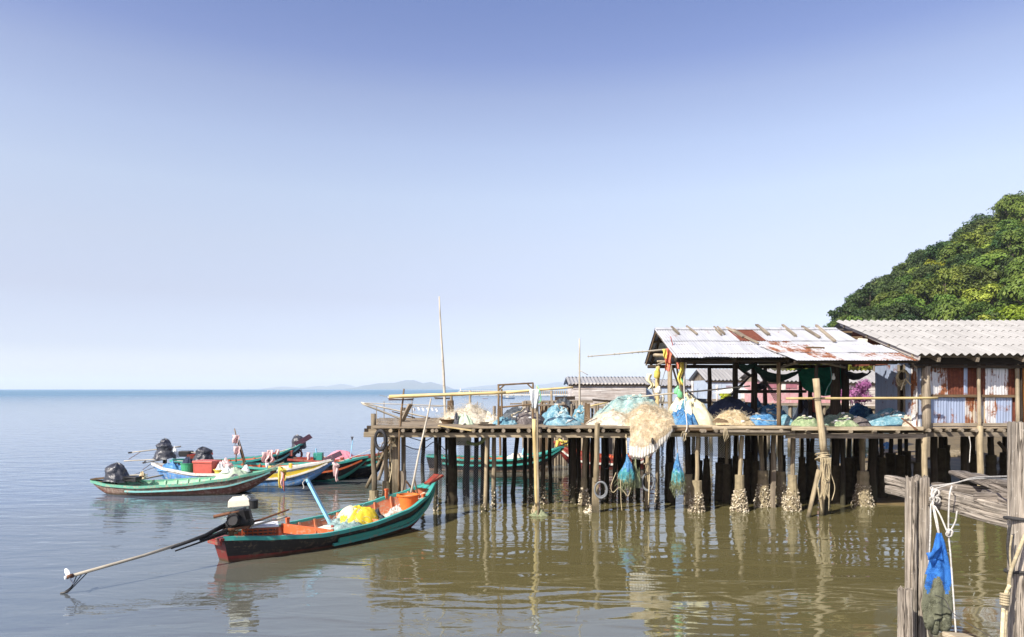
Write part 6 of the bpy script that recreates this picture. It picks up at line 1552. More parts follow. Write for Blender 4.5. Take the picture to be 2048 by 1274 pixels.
# things hung under the roof
def sling(label, a, b, sagm, depth, mat, seed, cat='hammock', name='hammock'):
    g = MB(); a, b = V(a), V(b)
    def fn(u, v):
        c = a.lerp(b, u); w_ = depth * (.12 + .88 * math.sin(math.pi * u) ** .7)
        return c + V((.03 * nz(u * 6, v * 3, seed), (v - .5) * .5 * math.sin(math.pi * u), -sagm * math.sin(math.pi * u) - w_ * v + .04 * nz(u * 5, v * 4, seed)))
    g.grid(fn, 26, 8, us=2, vs_=.6); return single(name, label, cat, g, M[mat], smooth=True, solid=.006)
sling('dark green hammock slung under the shed roof between the dark posts', P(1507, 731, 20.4), P(1604, 736, 20.6), .22, .24, 'hammock', 3)
sling('black cloth sagging between the dark thick post and the tin house', P(1690, 742, 20.6), P(1742, 742, 20.4), .06, .2, 'tarpblack', 6, 'cloth', 'black_cloth')
sling('dark rag bunched under the roof left of the dark green hammock', P(1478, 727, 20.2), P(1512, 726, 20.2), .04, .2, 'hammock', 8, 'cloth', 'dark_cloth')
sling('dark round cloth bundle hanging behind the shed post', P(1512, 765, 21), P(1536, 765, 21), .03, .22, 'tarpblack', 9, 'cloth', 'dark_cloth')
g = MB()
def tp(u, v):
    top = P(1593 + 96 * u, 738 - 5 * u, 21.2); bot = [(0, 1606, 775), (.25, 1622, 784), (.55, 1646, 793), (.8, 1668, 790), (1, 1688, 772)]
    bx = lerp_list([(q[0], q[1]) for q in bot], u); by = lerp_list([(q[0], q[2]) for q in bot], u)
    p = top.lerp(P(bx, by, 21.2), v); return p + V((0, .10 * math.sin(u * 11) * (.3 + v) + .09 * nz(u * 5, v * 4, 2), .02 * nz(u * 8, v * 8)))
g.grid(tp, 30, 20, us=1.5, vs_=.9); single('green_tarpaulin', 'green tarpaulin hanging from the shed roof', 'tarpaulin', g, M['tarpgreen'], smooth=True, solid=.004)
g = MB(); g.rope([P(1661, 735, 20), P(1663, 760, 20), P(1655, 775, 20), P(1650, 792, 20)], .012, 4); single('slack_rope', 'pale green cord hanging in front of the green tarpaulin', 'rope', g, M['teal_light'], smooth=True)
g = MB(); q = P(1667, 752, 19.6); g.lathe([(0, -.11), (.035, -.10), (.05, -.05), (.035, .0), (.022, .03), (.022, .07), (0, .07)], q, 12); o = single('light_bulb', 'unlit white bulb hanging under the shed roof', 'bulb', g, M['bulb'], smooth=True)
g = MB(); g.tube([q + V((0, 0, .07)), q + V((0, 0, .32))], .006, 4); g.build('cable', M['rubber'], o)
for k, (a, b, n, lab) in enumerate((((1511, 742), (1455, 796), 5, 'dark hammock cords running down left from the dark post'), ((1515, 742), (1556, 802), 5, 'dark hammock cords running down right from the dark post'), ((1370, 775), (1393, 800), 4, 'dark cords slanting down beside the green bottle floats'))):
    g = MB()
    for q in range(n): g.tube([P(a[0], a[1], 20.5), P(b[0] + q * 3 - 5, b[1], 20.4 + .05 * q)], .009, 4)
    single('hammock', lab, 'hammock', g, M['ropedark'])
# pale standing pole with rope, and the yellow rail
g = MB(); g.pole(P(1632, 757, 18.2), P(1647, 905, 18.25), .078, .088, wob=.012, seg=8, n=10); g.pole(P(1647, 900, 18.25), P(1643, 1037, 18.3), .08, .07, wob=.006, n=8)
single('mooring_pole', 'tall pale barked pole standing in front of the shed', 'pole', g, M['palepile'], smooth=True)
g = MB(); g.pole(P(1632, 760, 18.4), P(1633, 731, 18.45), .05, .045, wob=0, seg=3); single('dark_pole', 'short dark pole above the tall pale barked pole', 'pole', g, M['darkwood'], smooth=True)
g = MB(); g.pole(P(1638, 940, 18.2), P(1613, 1050, 18.0), .062, .055, wob=.012); single('leaning_pole', 'pole leaning out to the left at the foot of the tall pale pole', 'pole', g, M['palepile'], smooth=True)
g = MB(); g.pole(P(1653, 900, 18.5), P(1653, 1040, 18.5), .07, .08, wob=.01); oysters(g, (P(1653, 1000, 18.5).x, 18.5), .12, .09, -.05, .5, 90, 7, .03); single('mooring_pole', 'dark shelly pile beside the foot of the tall pale pole', 'pole', g, M['pile'])
g = MB()
for k in range(7): g.ring(P(1645 + U(-2, 3), 908 + k * 2.2, 18.2), .145 + U(-.02, .03), .014, (U(-.3, .3), .35, 1), 18, 5, sq=1)
for k in range(9):
    x = 1641 + k * 2.6; g.rope([P(x, 915, 18.05), P(x + U(-4, 4), 945, 18.06), P(x + U(-6, 8), 975, 18.08), P(x + U(-6, 8), U(985, 1030), 18.1)], .012, 4)
g.rope([P(1655, 925, 18), P(1660, 945, 18), P(1655, 960, 18), P(1648, 950, 18), P(1650, 925, 18)], .014, 4); g.rope([P(1636, 975, 18.05), P(1638, 990, 18.05), P(1641, 996, 18.05), P(1643, 985, 18.05)], .02, 4)
single('rope_coil', 'pale ropes coiled round and trailing down the tall pale pole', 'rope', g, M['ropetan'], smooth=True)
g = MB(); g.pole(P(1572, 797, 18.45), P(1875, 796, 18.2), .03, .036, wob=.003, seg=10)
single('bamboo_rail', 'long yellow bamboo rail tied level from the pale pole to the tin house', 'pole', g, M['bamboo'], smooth=True)
g = MB(); g.ring(P(1634, 797, 18.2), .10, .012, (0, .1, 1), 14, 5); single('rope_tie', 'dark tie where the yellow rail meets the pale pole', 'rope', g, M['ropedark'])
netsheet('hanging_net', 'pale sheer net hanging under the shed platform left of the front feet', [(1362, 866), (1470, 866), (1462, 918), (1366, 905)], M['sheerpale'], 20.9, 12, .05)

# ---------------------------------------------------------------- tin house
HX = 10.78
house = thing('tin_house', 'patched rusty tin house on stilts under a grey corrugated roof', 'house', (14, 20, 0))
def hz_(y): return 4.17 + .2955 * (y - 17.95)
rows = [17.95, 18.95, 19.9, 20.75, 21.5, 22.25]
for k in range(5):
    y0, y1 = rows[k] - .0, rows[k + 1] + .14
    g = MB(); lift = .016
    corr(g, (10.40 - .01 * k, y1, hz_(y1) + .004), (20, y1, hz_(y1) + .004), (20, y0, hz_(y0) + lift + .004), (10.40 - .01 * k, y0, hz_(y0) + lift + .004), pitch=.205, amp=.032, nv=2, per=12, sag=.006)
    g.build('roof_sheet', M['fibro'], house, smooth=True)
g = MB(); corr(g, (20, 22.25, hz_(22.3)), (10.4, 22.25, hz_(22.3)), (10.4, 26, 4.2), (20, 26, 4.2), pitch=.205, amp=.03, nv=3, per=8); g.build('roof_sheet', M['fibro'], house, smooth=True)
g = MB(); g.bar((10.47, 17.98, hz_(17.98) - .09), (10.47, 22.3, hz_(22.3) - .09), .03, .10); g.build('barge_board', M['whiteplank'], house)
for y in (18.25, 19.4, 20.6, 22.0):
    g = MB(); g.bar((10.42, y, hz_(y) - .09), (19.5, y, hz_(y) - .09), .06, .09); g.build('purlin', M['greywood'], house)
g = MB(); g.bar((10.5, 18.50, 4.04), (19.5, 18.50, 4.04), .10, .20, jit=.01); g.build('wall_plate', M['darkwood'], house)
g = MB(); g.bar((10.5, 18.44, 3.89), (19.5, 18.44, 3.89), .06, .07, jit=.01); g.build('wall_plate', M['darkwood'], house)
for x in (11.0, 12.0, 13.2, 14.4):
    g = MB(); g.bar((x, 18.02, hz_(18.02) - .14), (x, 20, hz_(20) - .14), .07, .11); g.build('rafter', M['greywood'], house)
WY = 18.62
def wx(px_): return (px_ - 1024) / F * WY
def wz(py_): return H - (py_ - HY) / F * WY
def sheet(px0, px1, py0, py1, mat, dy=0.0, pitch=.076, sag=.008, tilt=0):
    g = MB(); corr(g, (wx(px0), WY + dy, wz(py0)), (wx(px1), WY + dy, wz(py0)), (wx(px1 + tilt), WY + dy, wz(py1)), (wx(px0 + tilt), WY + dy, wz(py1)), pitch, .009, 5, sag=sag)
    g.build('wall_sheet', M[mat], house, smooth=True)
sheet(1834, 1850, 728, 858, 'tinblue', .02); sheet(1846, 1893, 728, 790, 'tinwhite', -.01, tilt=2); sheet(1891, 1930, 728, 790, 'tinrust', .01); sheet(1927, 1934, 728, 790, 'tinblue', -.02); sheet(1932, 1972, 728, 790, 'tinrust', .005); sheet(1970, 2016, 734, 790, 'tinwhite', -.015); sheet(2014, 2040, 728, 790, 'tinrust', .01)
sheet(1972, 2016, 728, 737, 'tinblue', .012)
sheet(1848, 1894, 795, 850, 'tinblue', -.012); sheet(1892, 1931, 795, 850, 'tinblue', .004); sheet(1929, 1953, 795, 850, 'tinyellow', -.006); sheet(1951, 1972, 795, 850, 'tinyellow', .008); sheet(1970, 1992, 795, 850, 'tinwhite', -.01); sheet(1990, 2024, 795, 850, 'tinblue', -.014); sheet(2022, 2040, 795, 850, 'tinrust', .012)
sheet(1852, 1940, 851, 858, 'tinblue', .02); sheet(1938, 1975, 851, 858, 'tinyellow', .03); sheet(1973, 2024, 851, 860, 'tinrust', .025)
sheet(2058, 2160, 728, 858, 'tinblue', .02)
for q_, mt_ in enumerate(('tinwhite', 'tinblue', 'tinrust', 'tinblue', 'tinyellow', 'tinblue')): sheet(2155 + q_ * 48, 2206 + q_ * 48, 728, 858, mt_, .012 * (q_ % 2))
g = MB(); corr(g, (19.2, 18.62, 4.05), (19.2, 22.6, 4.05), (19.2, 22.6, ZD), (19.2, 18.62, ZD), .076, .009, 3); g.build('wall_sheet', M['tinblue'], house, smooth=True)
g = MB(); g.box((wx(2045), WY - .03, (wz(726) + wz(846)) / 2), (.28, .03, wz(726) - wz(846)))
for k in range(3): g.box((wx(2038 + 6 * k), WY - .052, (wz(726) + wz(846)) / 2), (.012, .014, wz(726) - wz(846) - .02))
g.build('door', M['orangeboard'], house)
for (px_, r_, mt, y0, y1) in ((1846, .105, 'greywood', 733, 858), (1951, .045, 'palewood', 728, 862), (2027, .05, 'palewood', 728, 850), (2035, .03, 'darkwood', 728, 850)):
    g = MB(); g.pole((wx(px_), WY - .13, wz(y0)), (wx(px_) + .02, WY - .13, wz(y1)), r_, r_ * 1.05, wob=.008, n=9); g.build('post', M[mt], house, smooth=True)
for (px0, px1, py_, h_, mt) in ((1836, 2028, 792.5, .075, 'brownwood'), (1850, 2028, 849, .08, 'greywood'), (1945, 2040, 735, .06, 'greywood')):
    g = MB(); g.bar((wx(px0), WY - .06, wz(py_) + .01), (wx(px1), WY - .06, wz(py_)), .05, h_, jit=.008); g.build('rail', M[mt], house)
# shaded left side, with a near-black panel for the unlit door gap
def side(y0, y1, z0, z1, mat, dx=0.0):
    g = MB(); corr(g, (HX + dx, y0, z1), (HX + dx, y1, z1), (HX + dx, y1, z0), (HX + dx, y0, z0), .076, .009, 4, sag=.008); g.build('wall_sheet', M[mat], house, smooth=True)
side(20.80, 20.10, ZD, 3.98, 'tinblue'); side(20.15, 19.75, ZD, 3.98, 'tinblue', -.012); side(19.8, 19.48, ZD, 3.98, 'tinblue'); side(19.18, 18.85, ZD, 3.98, 'tinblue', -.01); side(18.9, 18.58, ZD, 3.98, 'tinwhite', -.02)
side(20.1, 18.6, 3.96, 4.32, 'tinblue', .005)
g = MB(); corr(g, (HX, 20.15, hz_(20.1) - .1), (HX, 18.6, hz_(18.6) - .1), (HX, 18.6, 4.0), (HX, 20.15, 4.0), .076, .009, 3); g.build('gable_sheet', M['tinblue'], house, smooth=True)
g = MB(); corr(g, (HX - .012, 22.2, hz_(22.2) - .12), (HX - .012, 20.05, hz_(20.05) - .12), (HX - .012, 20.05, 4.0), (HX - .012, 22.2, 4.0), .076, .009, 3); g.build('gable_sheet', M['tinrust'], house, smooth=True)
g = MB(); g.box((HX + .5, 19.33, 3.1), (.06, .5, 1.7)); g.build('doorway_shade', M['dark'], house)  # panel painted near-black in place of real shade inside the house
for y in (19.48, 19.19):
    g = MB(); g.bar((HX - .02, y, ZD), (HX - .02, y, 3.98), .05, .05, up=(0, 1, 0)); g.build('door_post', M['greywood'], house)
g = MB(); g.bar((HX + 1.5, 22.6, 3.2), (19.5, 22.6, 3.2), .05, 1.8); g.build('back_wall', M['greywood'], house)
g = MB(); y = 18.5
while y < 22.6:
    g.box((15.0, y + .13, ZD - .025), (8.9, .24, .04), jit=.004); y += .26
g.build('floor', M['deck'], house)
for px_ in (1856, 1878, 1900, 1925, 1952, 1982, 2005, 2030, 2075, 2120, 2165, 2210, 2255, 2300, 2345, 2390):
    g = MB(); x = wpt(px_, 18.4, 0).x; g.pole((x, 18.36 + U(-.05, .05), 2.215), (x, 23, 2.21), .048, .045, wob=.004, seg=3); g.build('joist', M['greywood'], house)
g = MB(); g.bar(wpt(1848, 18.62, 2.10), (19.4, 18.62, 2.11), .08, .12, jit=.01); g.build('beam', M['greywood'], house)
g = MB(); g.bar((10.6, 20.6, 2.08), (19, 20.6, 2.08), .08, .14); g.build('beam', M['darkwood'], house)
for (a, b, D, r, mt, kw) in [(1848, 1851, 18.5, 5.6, 'palepile', {}), (1960, 1961, 18.45, 6.2, 'palepile', {'ztop': 2.33}), (1838, 1837, 20, 6, 'shadepile', {'foot': (9, 10, 925)}), (1868, 1868, 20.2, 7, 'shadepile', {}), (1882, 1882, 21.2, 4.5, 'shadepile', {'foot': (9, 12, 896)}), (1890, 1891, 21.6, 4, 'shadepile', {'foot': (8, 11, 890)}),
        (1931, 1930, 20.2, 8.5, 'shadepile', {}), (1946, 1946, 21.2, 4, 'shadepile', {'foot': (8, 10, 908)}), (1981, 1982, 20.6, 5.5, 'shadepile', {'foot': (9, 10, 910)}), (2010, 2010, 21, 4.5, 'shadepile', {'foot': (9, 11, 905)}), (2021, 2021, 20.5, 4, 'shadepile', {'foot': (8, 10, 912)}), (2060, 2060, 20, 6, 'shadepile', {}), (2090, 2090, 21, 6, 'shadepile', {}), (2140, 2140, 18.6, 6, 'palepile', {}), (2240, 2241, 18.6, 6, 'pile', {}), (2340, 2340, 18.6, 6, 'palepile', {}), (2180, 2180, 20.6, 6, 'shadepile', {}), (2280, 2280, 20.8, 6, 'shadepile', {}), (2360, 2360, 20.6, 6, 'shadepile', {})]:
    pile(house, a, b, D, r, mt, zbot=-.4, **kw)
g = MB(); g.bar(P(1997, 884, 19.6), P(2012, 902, 19.6), .06, .08); g.build('brace', M['darkwood'], house)
g = MB()
for k in range(5): g.ring(P(1805, 752 + k, 18.9), .11 + .02 * k, .01, (U(-.2, .2), 1, .2), 18, 4, sq=1.2)
g.rope([P(1810, 757, 18.8), P(1805, 770, 18.8), P(1802, 780, 18.8)], .022, 5); g.rope([P(1811, 757, 18.8), P(1817, 765, 18.8), P(1822, 770, 18.8)], .02, 5); g.rope([P(1806, 733, 18.8), P(1805, 745, 18.8)], .01, 4)
single('wire_coil', 'pale coil of wire and cord hanging on the shaded side of the tin house', 'coil', g, M['ropetan'], smooth=True)
g = MB(); g.rope([P(1938, 873, 18.4), P(1941, 890, 18.4), P(1940, 905, 18.4), P(1939, 925, 18.4)], .012, 4); single('white_rope', 'thin white rope hanging below the tin house floor', 'rope', g, M['ropewhite'], smooth=True)
heap('blue_sack', 'blue sack lying under the house beyond the dark piles', 'sack', P(1773, 897, 27.5), .28, .2, .26, M['n_blueline'], 240, .2)
for k, (a, b, lab) in enumerate((((1740, 897), (1770, 894), 'white stick by the blue sack under the house'), ((1750, 905), (1835, 903), 'upper pale pipe lying on the bank under the house'), ((1755, 912), (1838, 912), 'lower pale pipe lying on the bank under the house'))):
    g = MB(); g.pole(P(a[0], a[1], 27), P(b[0], b[1], 27), .03, .03, .004); single('pale_pipe', lab, 'pipe', g, M['whiteplank'], smooth=True)
def rocks(n, seed):
    rr = random.Random(seed)
    for k in range(n):
        x = rr.uniform(11, 19); y = rr.uniform(23, 30); 
        g = MB(); r = rr.uniform(.12, .4); sd = rr.random() * 99
        def fn(u, v):
            th = u * 2 * math.pi; ph = v * math.pi; d = V((math.cos(th) * math.sin(ph), math.sin(th) * math.sin(ph), math.cos(ph)))
            q = 1 + .45 * nz(d.x * 1.5 + sd, d.y * 1.5, d.z * 1.5); return V((x, y, bank_z(x, y) + r * .2)) + V((d.x * r * q * 1.3, d.y * r * q, d.z * r * q * .75))
        g.grid(fn, 10, 7); single('shore_rock', 'brown rock lying on the shore behind the house piles', 'rock', g, M['rock'], 'rocks on the shore')
M['rock'] = plain('shore_rock', (.20, .165, .115), .9, 0, .2, .7, 4)
rocks(46, 5)
# ---------------------------------------------------------------- village behind
def hut(name, label, px0, px1, D, z_eave, z_ridge, dep, wallmat, roofmat='fibrogrey', ov=.25, z0=1.9, stilts=6, wind=(), left_gable=True, plank=False, ridge_off=.5, slabs=0):
    s = D / F; x0, x1 = (px0 - 1024) * s, (px1 - 1024) * s
    r = thing(name, label, 'house', ((x0 + x1) / 2, D, 0))
    g = MB()
    if plank:
        z = z0
        rr = random.Random(int(px0))
        while z < z_eave - .02:
            h_ = rr.uniform(.07, .13); x = x0
            while x < x1 - .02:
                x2 = min(x1, x + rr.uniform(1.0, 2.6)); g.box(((x + x2) / 2, D + rr.uniform(-.012, .012), z + h_ / 2), (x2 - x - .012, .03, h_ - .012), rot(0, rr.uniform(-.006, .006), 0)); x = x2
            z += h_
        g.box(((x0 + x1) / 2, D + .06, (z0 + z_eave) / 2), (x1 - x0 - .04, .04, z_eave - z0))
    else:
        n = max(3, int((x1 - x0) / .55))
        for k in range(n): g.box((x0 + (k + .5) * (x1 - x0) / n, D + U(-.006, .006), (z0 + z_eave) / 2), ((x1 - x0) / n - .012, .05, z_eave - z0))
        g.box(((x0 + x1) / 2, D + .06, (z0 + z_eave) / 2), (x1 - x0 - .04, .04, z_eave - z0))
    for x in (x0, x1): g.box((x, D + dep / 2 + .02, (z0 + z_eave) / 2), (.05, dep, z_eave - z0))
    g.box(((x0 + x1) / 2, D + dep, (z0 + z_eave) / 2), (x1 - x0, .05, z_eave - z0))
    g.build('wall', M[wallmat], r)
    rd = D + dep * ridge_off
    g = MB(); corr(g, (x0 - ov, rd, z_ridge), (x1 + ov, rd, z_ridge), (x1 + ov, D - .13, z_eave), (x0 - ov, D - .13, z_eave), .2, .035, 6, per=8, sag=.02); g.build('roof', M[roofmat], r, smooth=True)
    g = MB(); corr(g, (x1 + ov, rd, z_ridge), (x0 - ov, rd, z_ridge), (x0 - ov, D + dep + .3, z_eave), (x1 + ov, D + dep + .3, z_eave), .2, .035, 3, per=6); g.build('roof', M[roofmat], r, smooth=True)
    g = MB(); g.bar((x0 - ov, D - .07, z_eave - .07), (x1 + ov, D - .07, z_eave - .07), .04, .09); g.build('fascia', M['darkwood'], r)
    for q in (x0, x1):
        g = MB(); g.add([V((q, D, z_eave)), V((q, D + dep, z_eave)), V((q, rd, z_ridge - .06))], [(0, 1, 2)]); g.build('gable', M['greywood'], r, solid=.03)
    for (wx0, wx1, wy0, wy1, mm) in wind:
        g = MB(); a, b = P(wx0, wy0, D - .04), P(wx1, wy1, D - .04); g.box(((a.x + b.x) / 2, D - .045, (a.z + b.z) / 2), (b.x - a.x, .03, a.z - b.z)); f = g.build('shutter', M[mm], r)
    if stilts:
        g = MB(); g.bar((x0 - .2, D - .1, z0 - .06), (x1 + .2, D - .1, z0 - .06), .12, .12); g.build('floor_beam', M['greywood'], r)
        for j in range(2):
            for k in range(stilts):
                g = MB(); x = x0 + (k + .1 + .1 * j) * (x1 - x0) / (stilts - .7); g.pole((x, D + j * dep * .8, -.6), (x + U(-.06, .06), D + j * dep * .8, z0), .085, .08, wob=.01, n=6); g.build('stilt', M['pile'], r, smooth=True)
    return r
def zz(py, D): return H - (py - HY) / F * D
hut('plank_house', 'whitewashed plank house with a grey corrugated roof behind the jetty', 1146, 1292, 38, zz(768, 37.7), zz(754, 39.6), 3.4, 'whiteplank', z0=zz(812, 38), plank=True, stilts=7)
hut('blue_house', 'low pale blue house behind the yellowish shed post', 1290, 1425, 41, zz(771, 40.7), zz(759, 42.5), 3.6, 'bluewall', z0=zz(803, 41), stilts=6, wind=((1306, 1316, 776, 796, 'white'), (1398, 1420, 777, 797, 'white'), (1335, 1337, 772, 800, 'greywood')))
hut('grey_roofed_house', 'house with a long grey corrugated roof seen under the shed roof', 1420, 1560, 37, zz(760, 36.7), zz(738, 38.8), 3.6, 'bluewall', z0=zz(798, 37), stilts=6, wind=((1452, 1463, 771, 800, 'mauvewall'), (1482, 1500, 778, 797, 'white')))
hut('pink_house', 'pink house on stilts behind the shed', 1530, 1700, 34, zz(762, 33.7), zz(741, 35.6), 3.6, 'pinkwall', z0=zz(806, 34), stilts=8, wind=((1563, 1571, 766, 781, 'white'), (1572, 1593, 767, 776, 'pinkdark'), (1536, 1560, 765, 776, 'pinkdark'), (1597, 1606, 764, 780, 'pinkwall'), (1617, 1690, 766, 778, 'pinkdark')))
hut('grey_shack', 'grey plank shack behind the blossoming bush', 1706, 1770, 33, zz(765, 32.7), zz(741, 34.4), 3, 'whiteplank', z0=zz(812, 33), plank=True, stilts=4)
for k, (a, b, D, lab) in enumerate((((1422, 770), (1422, 803), 36.0, 'left thin porch post of the grey roofed house'), ((1434, 770), (1434, 803), 36.0, 'second thin porch post of the grey roofed house'), ((1385, 762), (1385, 803), 39, 'thin white post before the pale blue house'))):
    g = MB(); g.pole(P(a[0], a[1], D), P(b[0], b[1], D), .06, .06, .004); single('porch_post', lab, 'post', g, M['whiteplank'], smooth=True)
g = MB(); q = P(1470, 795, 33.5); g.lathe([(0, .55), (.5, .42), (1.05, .22), (1.1, .2), (1.0, .24), (.4, .42), (0, .5)], q, 8); o = single('parasol', 'small white parasol seen below the roof of the grey roofed house', 'parasol', g, M['white'])
g = MB(); g.tube([q + V((0, 0, -.9)), q + V((0, 0, .55))], .03, 6); g.build('pole', M['greywood'], o)
def bush(name, label, px_, py_top, py_base, half, D, mat, seed, n=1700, leaf=.075, cat='bush'):
    s = D / F; top, base = P(px_, py_top, D), P(px_, py_base, D); r = thing(name, label, cat, base); rr = random.Random(seed); hh = top.z - base.z
    g = MB()
    for k in range(5): g.tube([base + V((rr.uniform(-.1, .1), 0, -.6)), base + V((rr.uniform(-.4, .4) * half * s, rr.uniform(-.2, .2), hh * .5)), base + V((rr.uniform(-.8, .8) * half * s, rr.uniform(-.3, .3), hh * .85))], [.03, .02, .008], 5)
    g.build('stem', M['bark'], r)
    g = MB()
    cl = [(V((rr.uniform(-.75, .75) * half * s, rr.uniform(-.6, .6) * half * s, hh * rr.uniform(.25, .88))), half * s * rr.uniform(.18, .5)) for k in range(16)]
    for c, q in cl:
        for k in range(n // 12):
            d = V((rr.gauss(0, 1), rr.gauss(0, 1), rr.gauss(0, .8))).normalized(); p = base + c + d * q * rr.uniform(.4, 1.1); nn = (d + V((rr.uniform(-.6, .6), rr.uniform(-.6, .6), rr.uniform(0, .8)))).normalized()
            a = nn.cross(V((rr.uniform(-1, 1), rr.uniform(-1, 1), .2))).normalized(); b2 = nn.cross(a); s1 = leaf * rr.uniform(.6, 1.3)
            g.add([p - a * s1, p - b2 * s1 * .6, p + a * s1, p + b2 * s1 * .6], [(0, 1, 2, 3)])
    g.build('foliage', M[mat], r); return r
bush('bougainvillea', 'magenta blossoming bush between the pink house and the tin house', 1712, 763, 812, 30, 30.5, 'blossom', 3, 4200, .042)
bush('shrub', 'yellow green shrub in front of the pale blue house', 1451, 783, 803, 11, 35, 'leafyellow', 4, 900)
bush('shrub', 'light green treetop showing below the shed awning', 1610, 722, 760, 40, 60, 'leaflight', 5, 2200, .14)
bush('shrub', 'light green foliage above the black sagging cloth', 1715, 718, 748, 34, 52, 'leaflight', 6, 1800, .12)
# yard ground for the houses by the bank
# stakes of an old pier behind the nets
rr = random.Random(9); GS = 'old pier stakes behind the net heaps'
for k in range(46):
    px_ = 1046 + k * 3.1 + rr.uniform(-1.5, 1.5) if k < 44 else 1015 + (k - 44) * 12
    if k >= 44: px_ = (988, 1000)[k - 44]
    D = rr.uniform(30, 33); top = rr.uniform(801, 812) if px_ > 1040 else 812
    g = MB(); g.pole(wpt(px_, D, -.5), P(px_ + rr.uniform(-1, 1), top, D), rr.uniform(.05, .10), rr.uniform(.05, .09), wob=.01, seg=3, n=6)
    single('old_stake', 'grey weathered stake of the broken old pier behind the net heaps', 'stake', g, M[rr.choice(['greywood', 'palewood', 'brownwood', 'greywood'])], GS)
for k in range(16):
    px_ = rr.uniform(1190, 1300); D = rr.uniform(29, 34); g = MB(); g.pole(wpt(px_, D, -.5), P(px_, rr.uniform(803, 812), D), rr.uniform(.05, .09), .06, wob=.01, seg=3, n=6)
    single('old_stake', 'grey weathered stake of the broken old pier behind the net heaps', 'stake', g, M['greywood'], GS)
for k, (a, b, D, h_, lab) in enumerate((((1048, 804), (1186, 803), 31, .12, 'long grey beam on top of the old pier stakes'), ((1110, 797), (1150, 796), 31, .16, 'short dark beam above the old pier stakes'), ((1185, 800), (1260, 806), 31.5, .10, 'tilted dark beam in front of the whitewashed house'), ((1060, 812), (1130, 808), 30, .07, 'thin slanting rail among the old pier stakes'), ((1020, 808), (1068, 806), 32, .06, 'thin rail left of the old pier stakes'))):
    g = MB(); g.bar(P(a[0], a[1], D), P(b[0], b[1], D), .12, h_, jit=.01); single('old_beam', lab, 'beam', g, M['darkwood' if k in (1, 2) else 'greywood'])
heap('dark_net', 'dark net hung over the old pier stakes', 'net', P(1127, 815, 30.5), .45, .3, .42, M['n_dark'], 250, .4, .3)
M['farpost'] = plain('far_brown_post', (.30, .23, .16), .9, 0, .2, .3, 2)
# concrete pier far behind
D = 330; fp = thing('concrete_pier', 'long pale concrete pier with a railing of posts far across the bay', 'pier', wpt(1040, D, 0))
g = MB(); g.box(wpt(1050, D, zz(789.6, D)), (wpt(1190, D, 0).x - wpt(920, D, 0).x, 3.5, .6)); g.build('deck', M['farconcrete'], fp)
g = MB(); g.box(wpt(1050, D - 1.4, zz(781.5, D)), (wpt(1190, D, 0).x - wpt(930, D, 0).x, .25, .28)); g.build('top_rail', M['farconcrete'], fp)
for k in range(62):
    px_ = 930 + k * 4.15; g = MB(); g.box(wpt(px_, D - 1.4, (zz(789, D) + zz(782, D)) / 2), (.55, .3, zz(781.5, D) - zz(788.5, D))); g.build('rail_post', M['farpost'], fp)
for k in range(16):
    px_ = 925 + k * 17; g = MB(); g.tube([wpt(px_, D, -.5), wpt(px_, D, zz(789, D) - .2)], .4, 8); g.build('pier_pile', M['concreteshade'], fp)
g = MB(); q = wpt(921, D, zz(791, D)); g.box(q + V((0, 0, .9)), (1.9, 2.2, 1.9)); g.box(q + V((0, 0, 1.95)), (2.2, 2.5, .2)); g.tube([q + V((0, 0, 2)), q + V((0, 0, 3.6))], [.35, .2], 8); g.build('pier_head_hut', M['white'], fp, bevel=.05)
for (px_, lab) in ((940, 'tall pole in the water below the concrete pier head'), (1103, 'pale post before the concrete pier near the plank house')):
    g = MB(); g.pole(wpt(px_, 60, -.5), P(px_, 781, 60), .12, .10, .004); single('water_post', lab, 'post', g, M['palewood'], smooth=True)
for k in range(9):
    px_ = 612 + rr.uniform(-40, 500); D = rr.uniform(45, 120); g = MB(); g.pole(wpt(px_, D, -.5), wpt(px_, D, rr.uniform(.5, 1.1)), .05, .04, .01, 2, 5)
    if 960 < px_: single('fish_stake', 'small dark fishing stake standing in the open water behind the jetty', 'stake', g, M['greywood'], 'fishing stakes in the open water')
# ---------------------------------------------------------------- broken landing in the right foreground
def cracked(g, p0, p1, w_, d_, top_split, seed, m=0, lean=0.0):
    """squared post with worn, split faces and a ragged top"""
    p0, p1 = V(p0), V(p1); n = 34; k = 28
    def fn(u, v):
        th = u * 2 * math.pi; c = p0.lerp(p1, v)
        sq = 1 / max(abs(math.cos(th)), abs(math.sin(th))) ** .55
        crack = sum(-.016 * max(0, 1 - abs(((u * 7 + q * 1.7 + .35 * nz(v * 2.5 + q, seed)) % 7) - 3) * 4) for q in range(4)) * max(0, .3 + 1.6 * nz(u * 9, v * 2.2, seed + 4))
        r_ = sq * (1 + .06 * nz(math.cos(th) * 2 + seed, math.sin(th) * 2, v * 5) + .018 * nz(u * 40, v * 5, seed)) 
        z = 0
        if v > .97: z = top_split * nz(math.cos(th) * 2.2 + seed, math.sin(th) * 2.2, 3)
        return c + V((math.cos(th) * (w_ / 2 * r_ + crack) * (.86), math.sin(th) * (d_ / 2 * r_ + crack) * .86, z))
    g.grid(fn, k * 3, n, us=(w_ + d_) * 2, vs_=(p1 - p0).length, m=m)
    # rotate uv so the grain runs up: handled by swapping below
    t = [fn(i / (k * 3), 1) for i in range(k * 3)]; c = sum(t, V((0, 0, 0))) / len(t) - V((0, 0, .02))
    g.add(t + [c], [(i, (i + 1) % len(t), len(t)) for i in range(len(t))], [[(p_.x * 9, p_.y * 9) for p_ in (t[i], t[(i + 1) % len(t)], c)] for i in range(len(t))], m)
def swapuv(g):
    g.uv = [[(b, a) for a, b in f] for f in g.uv]
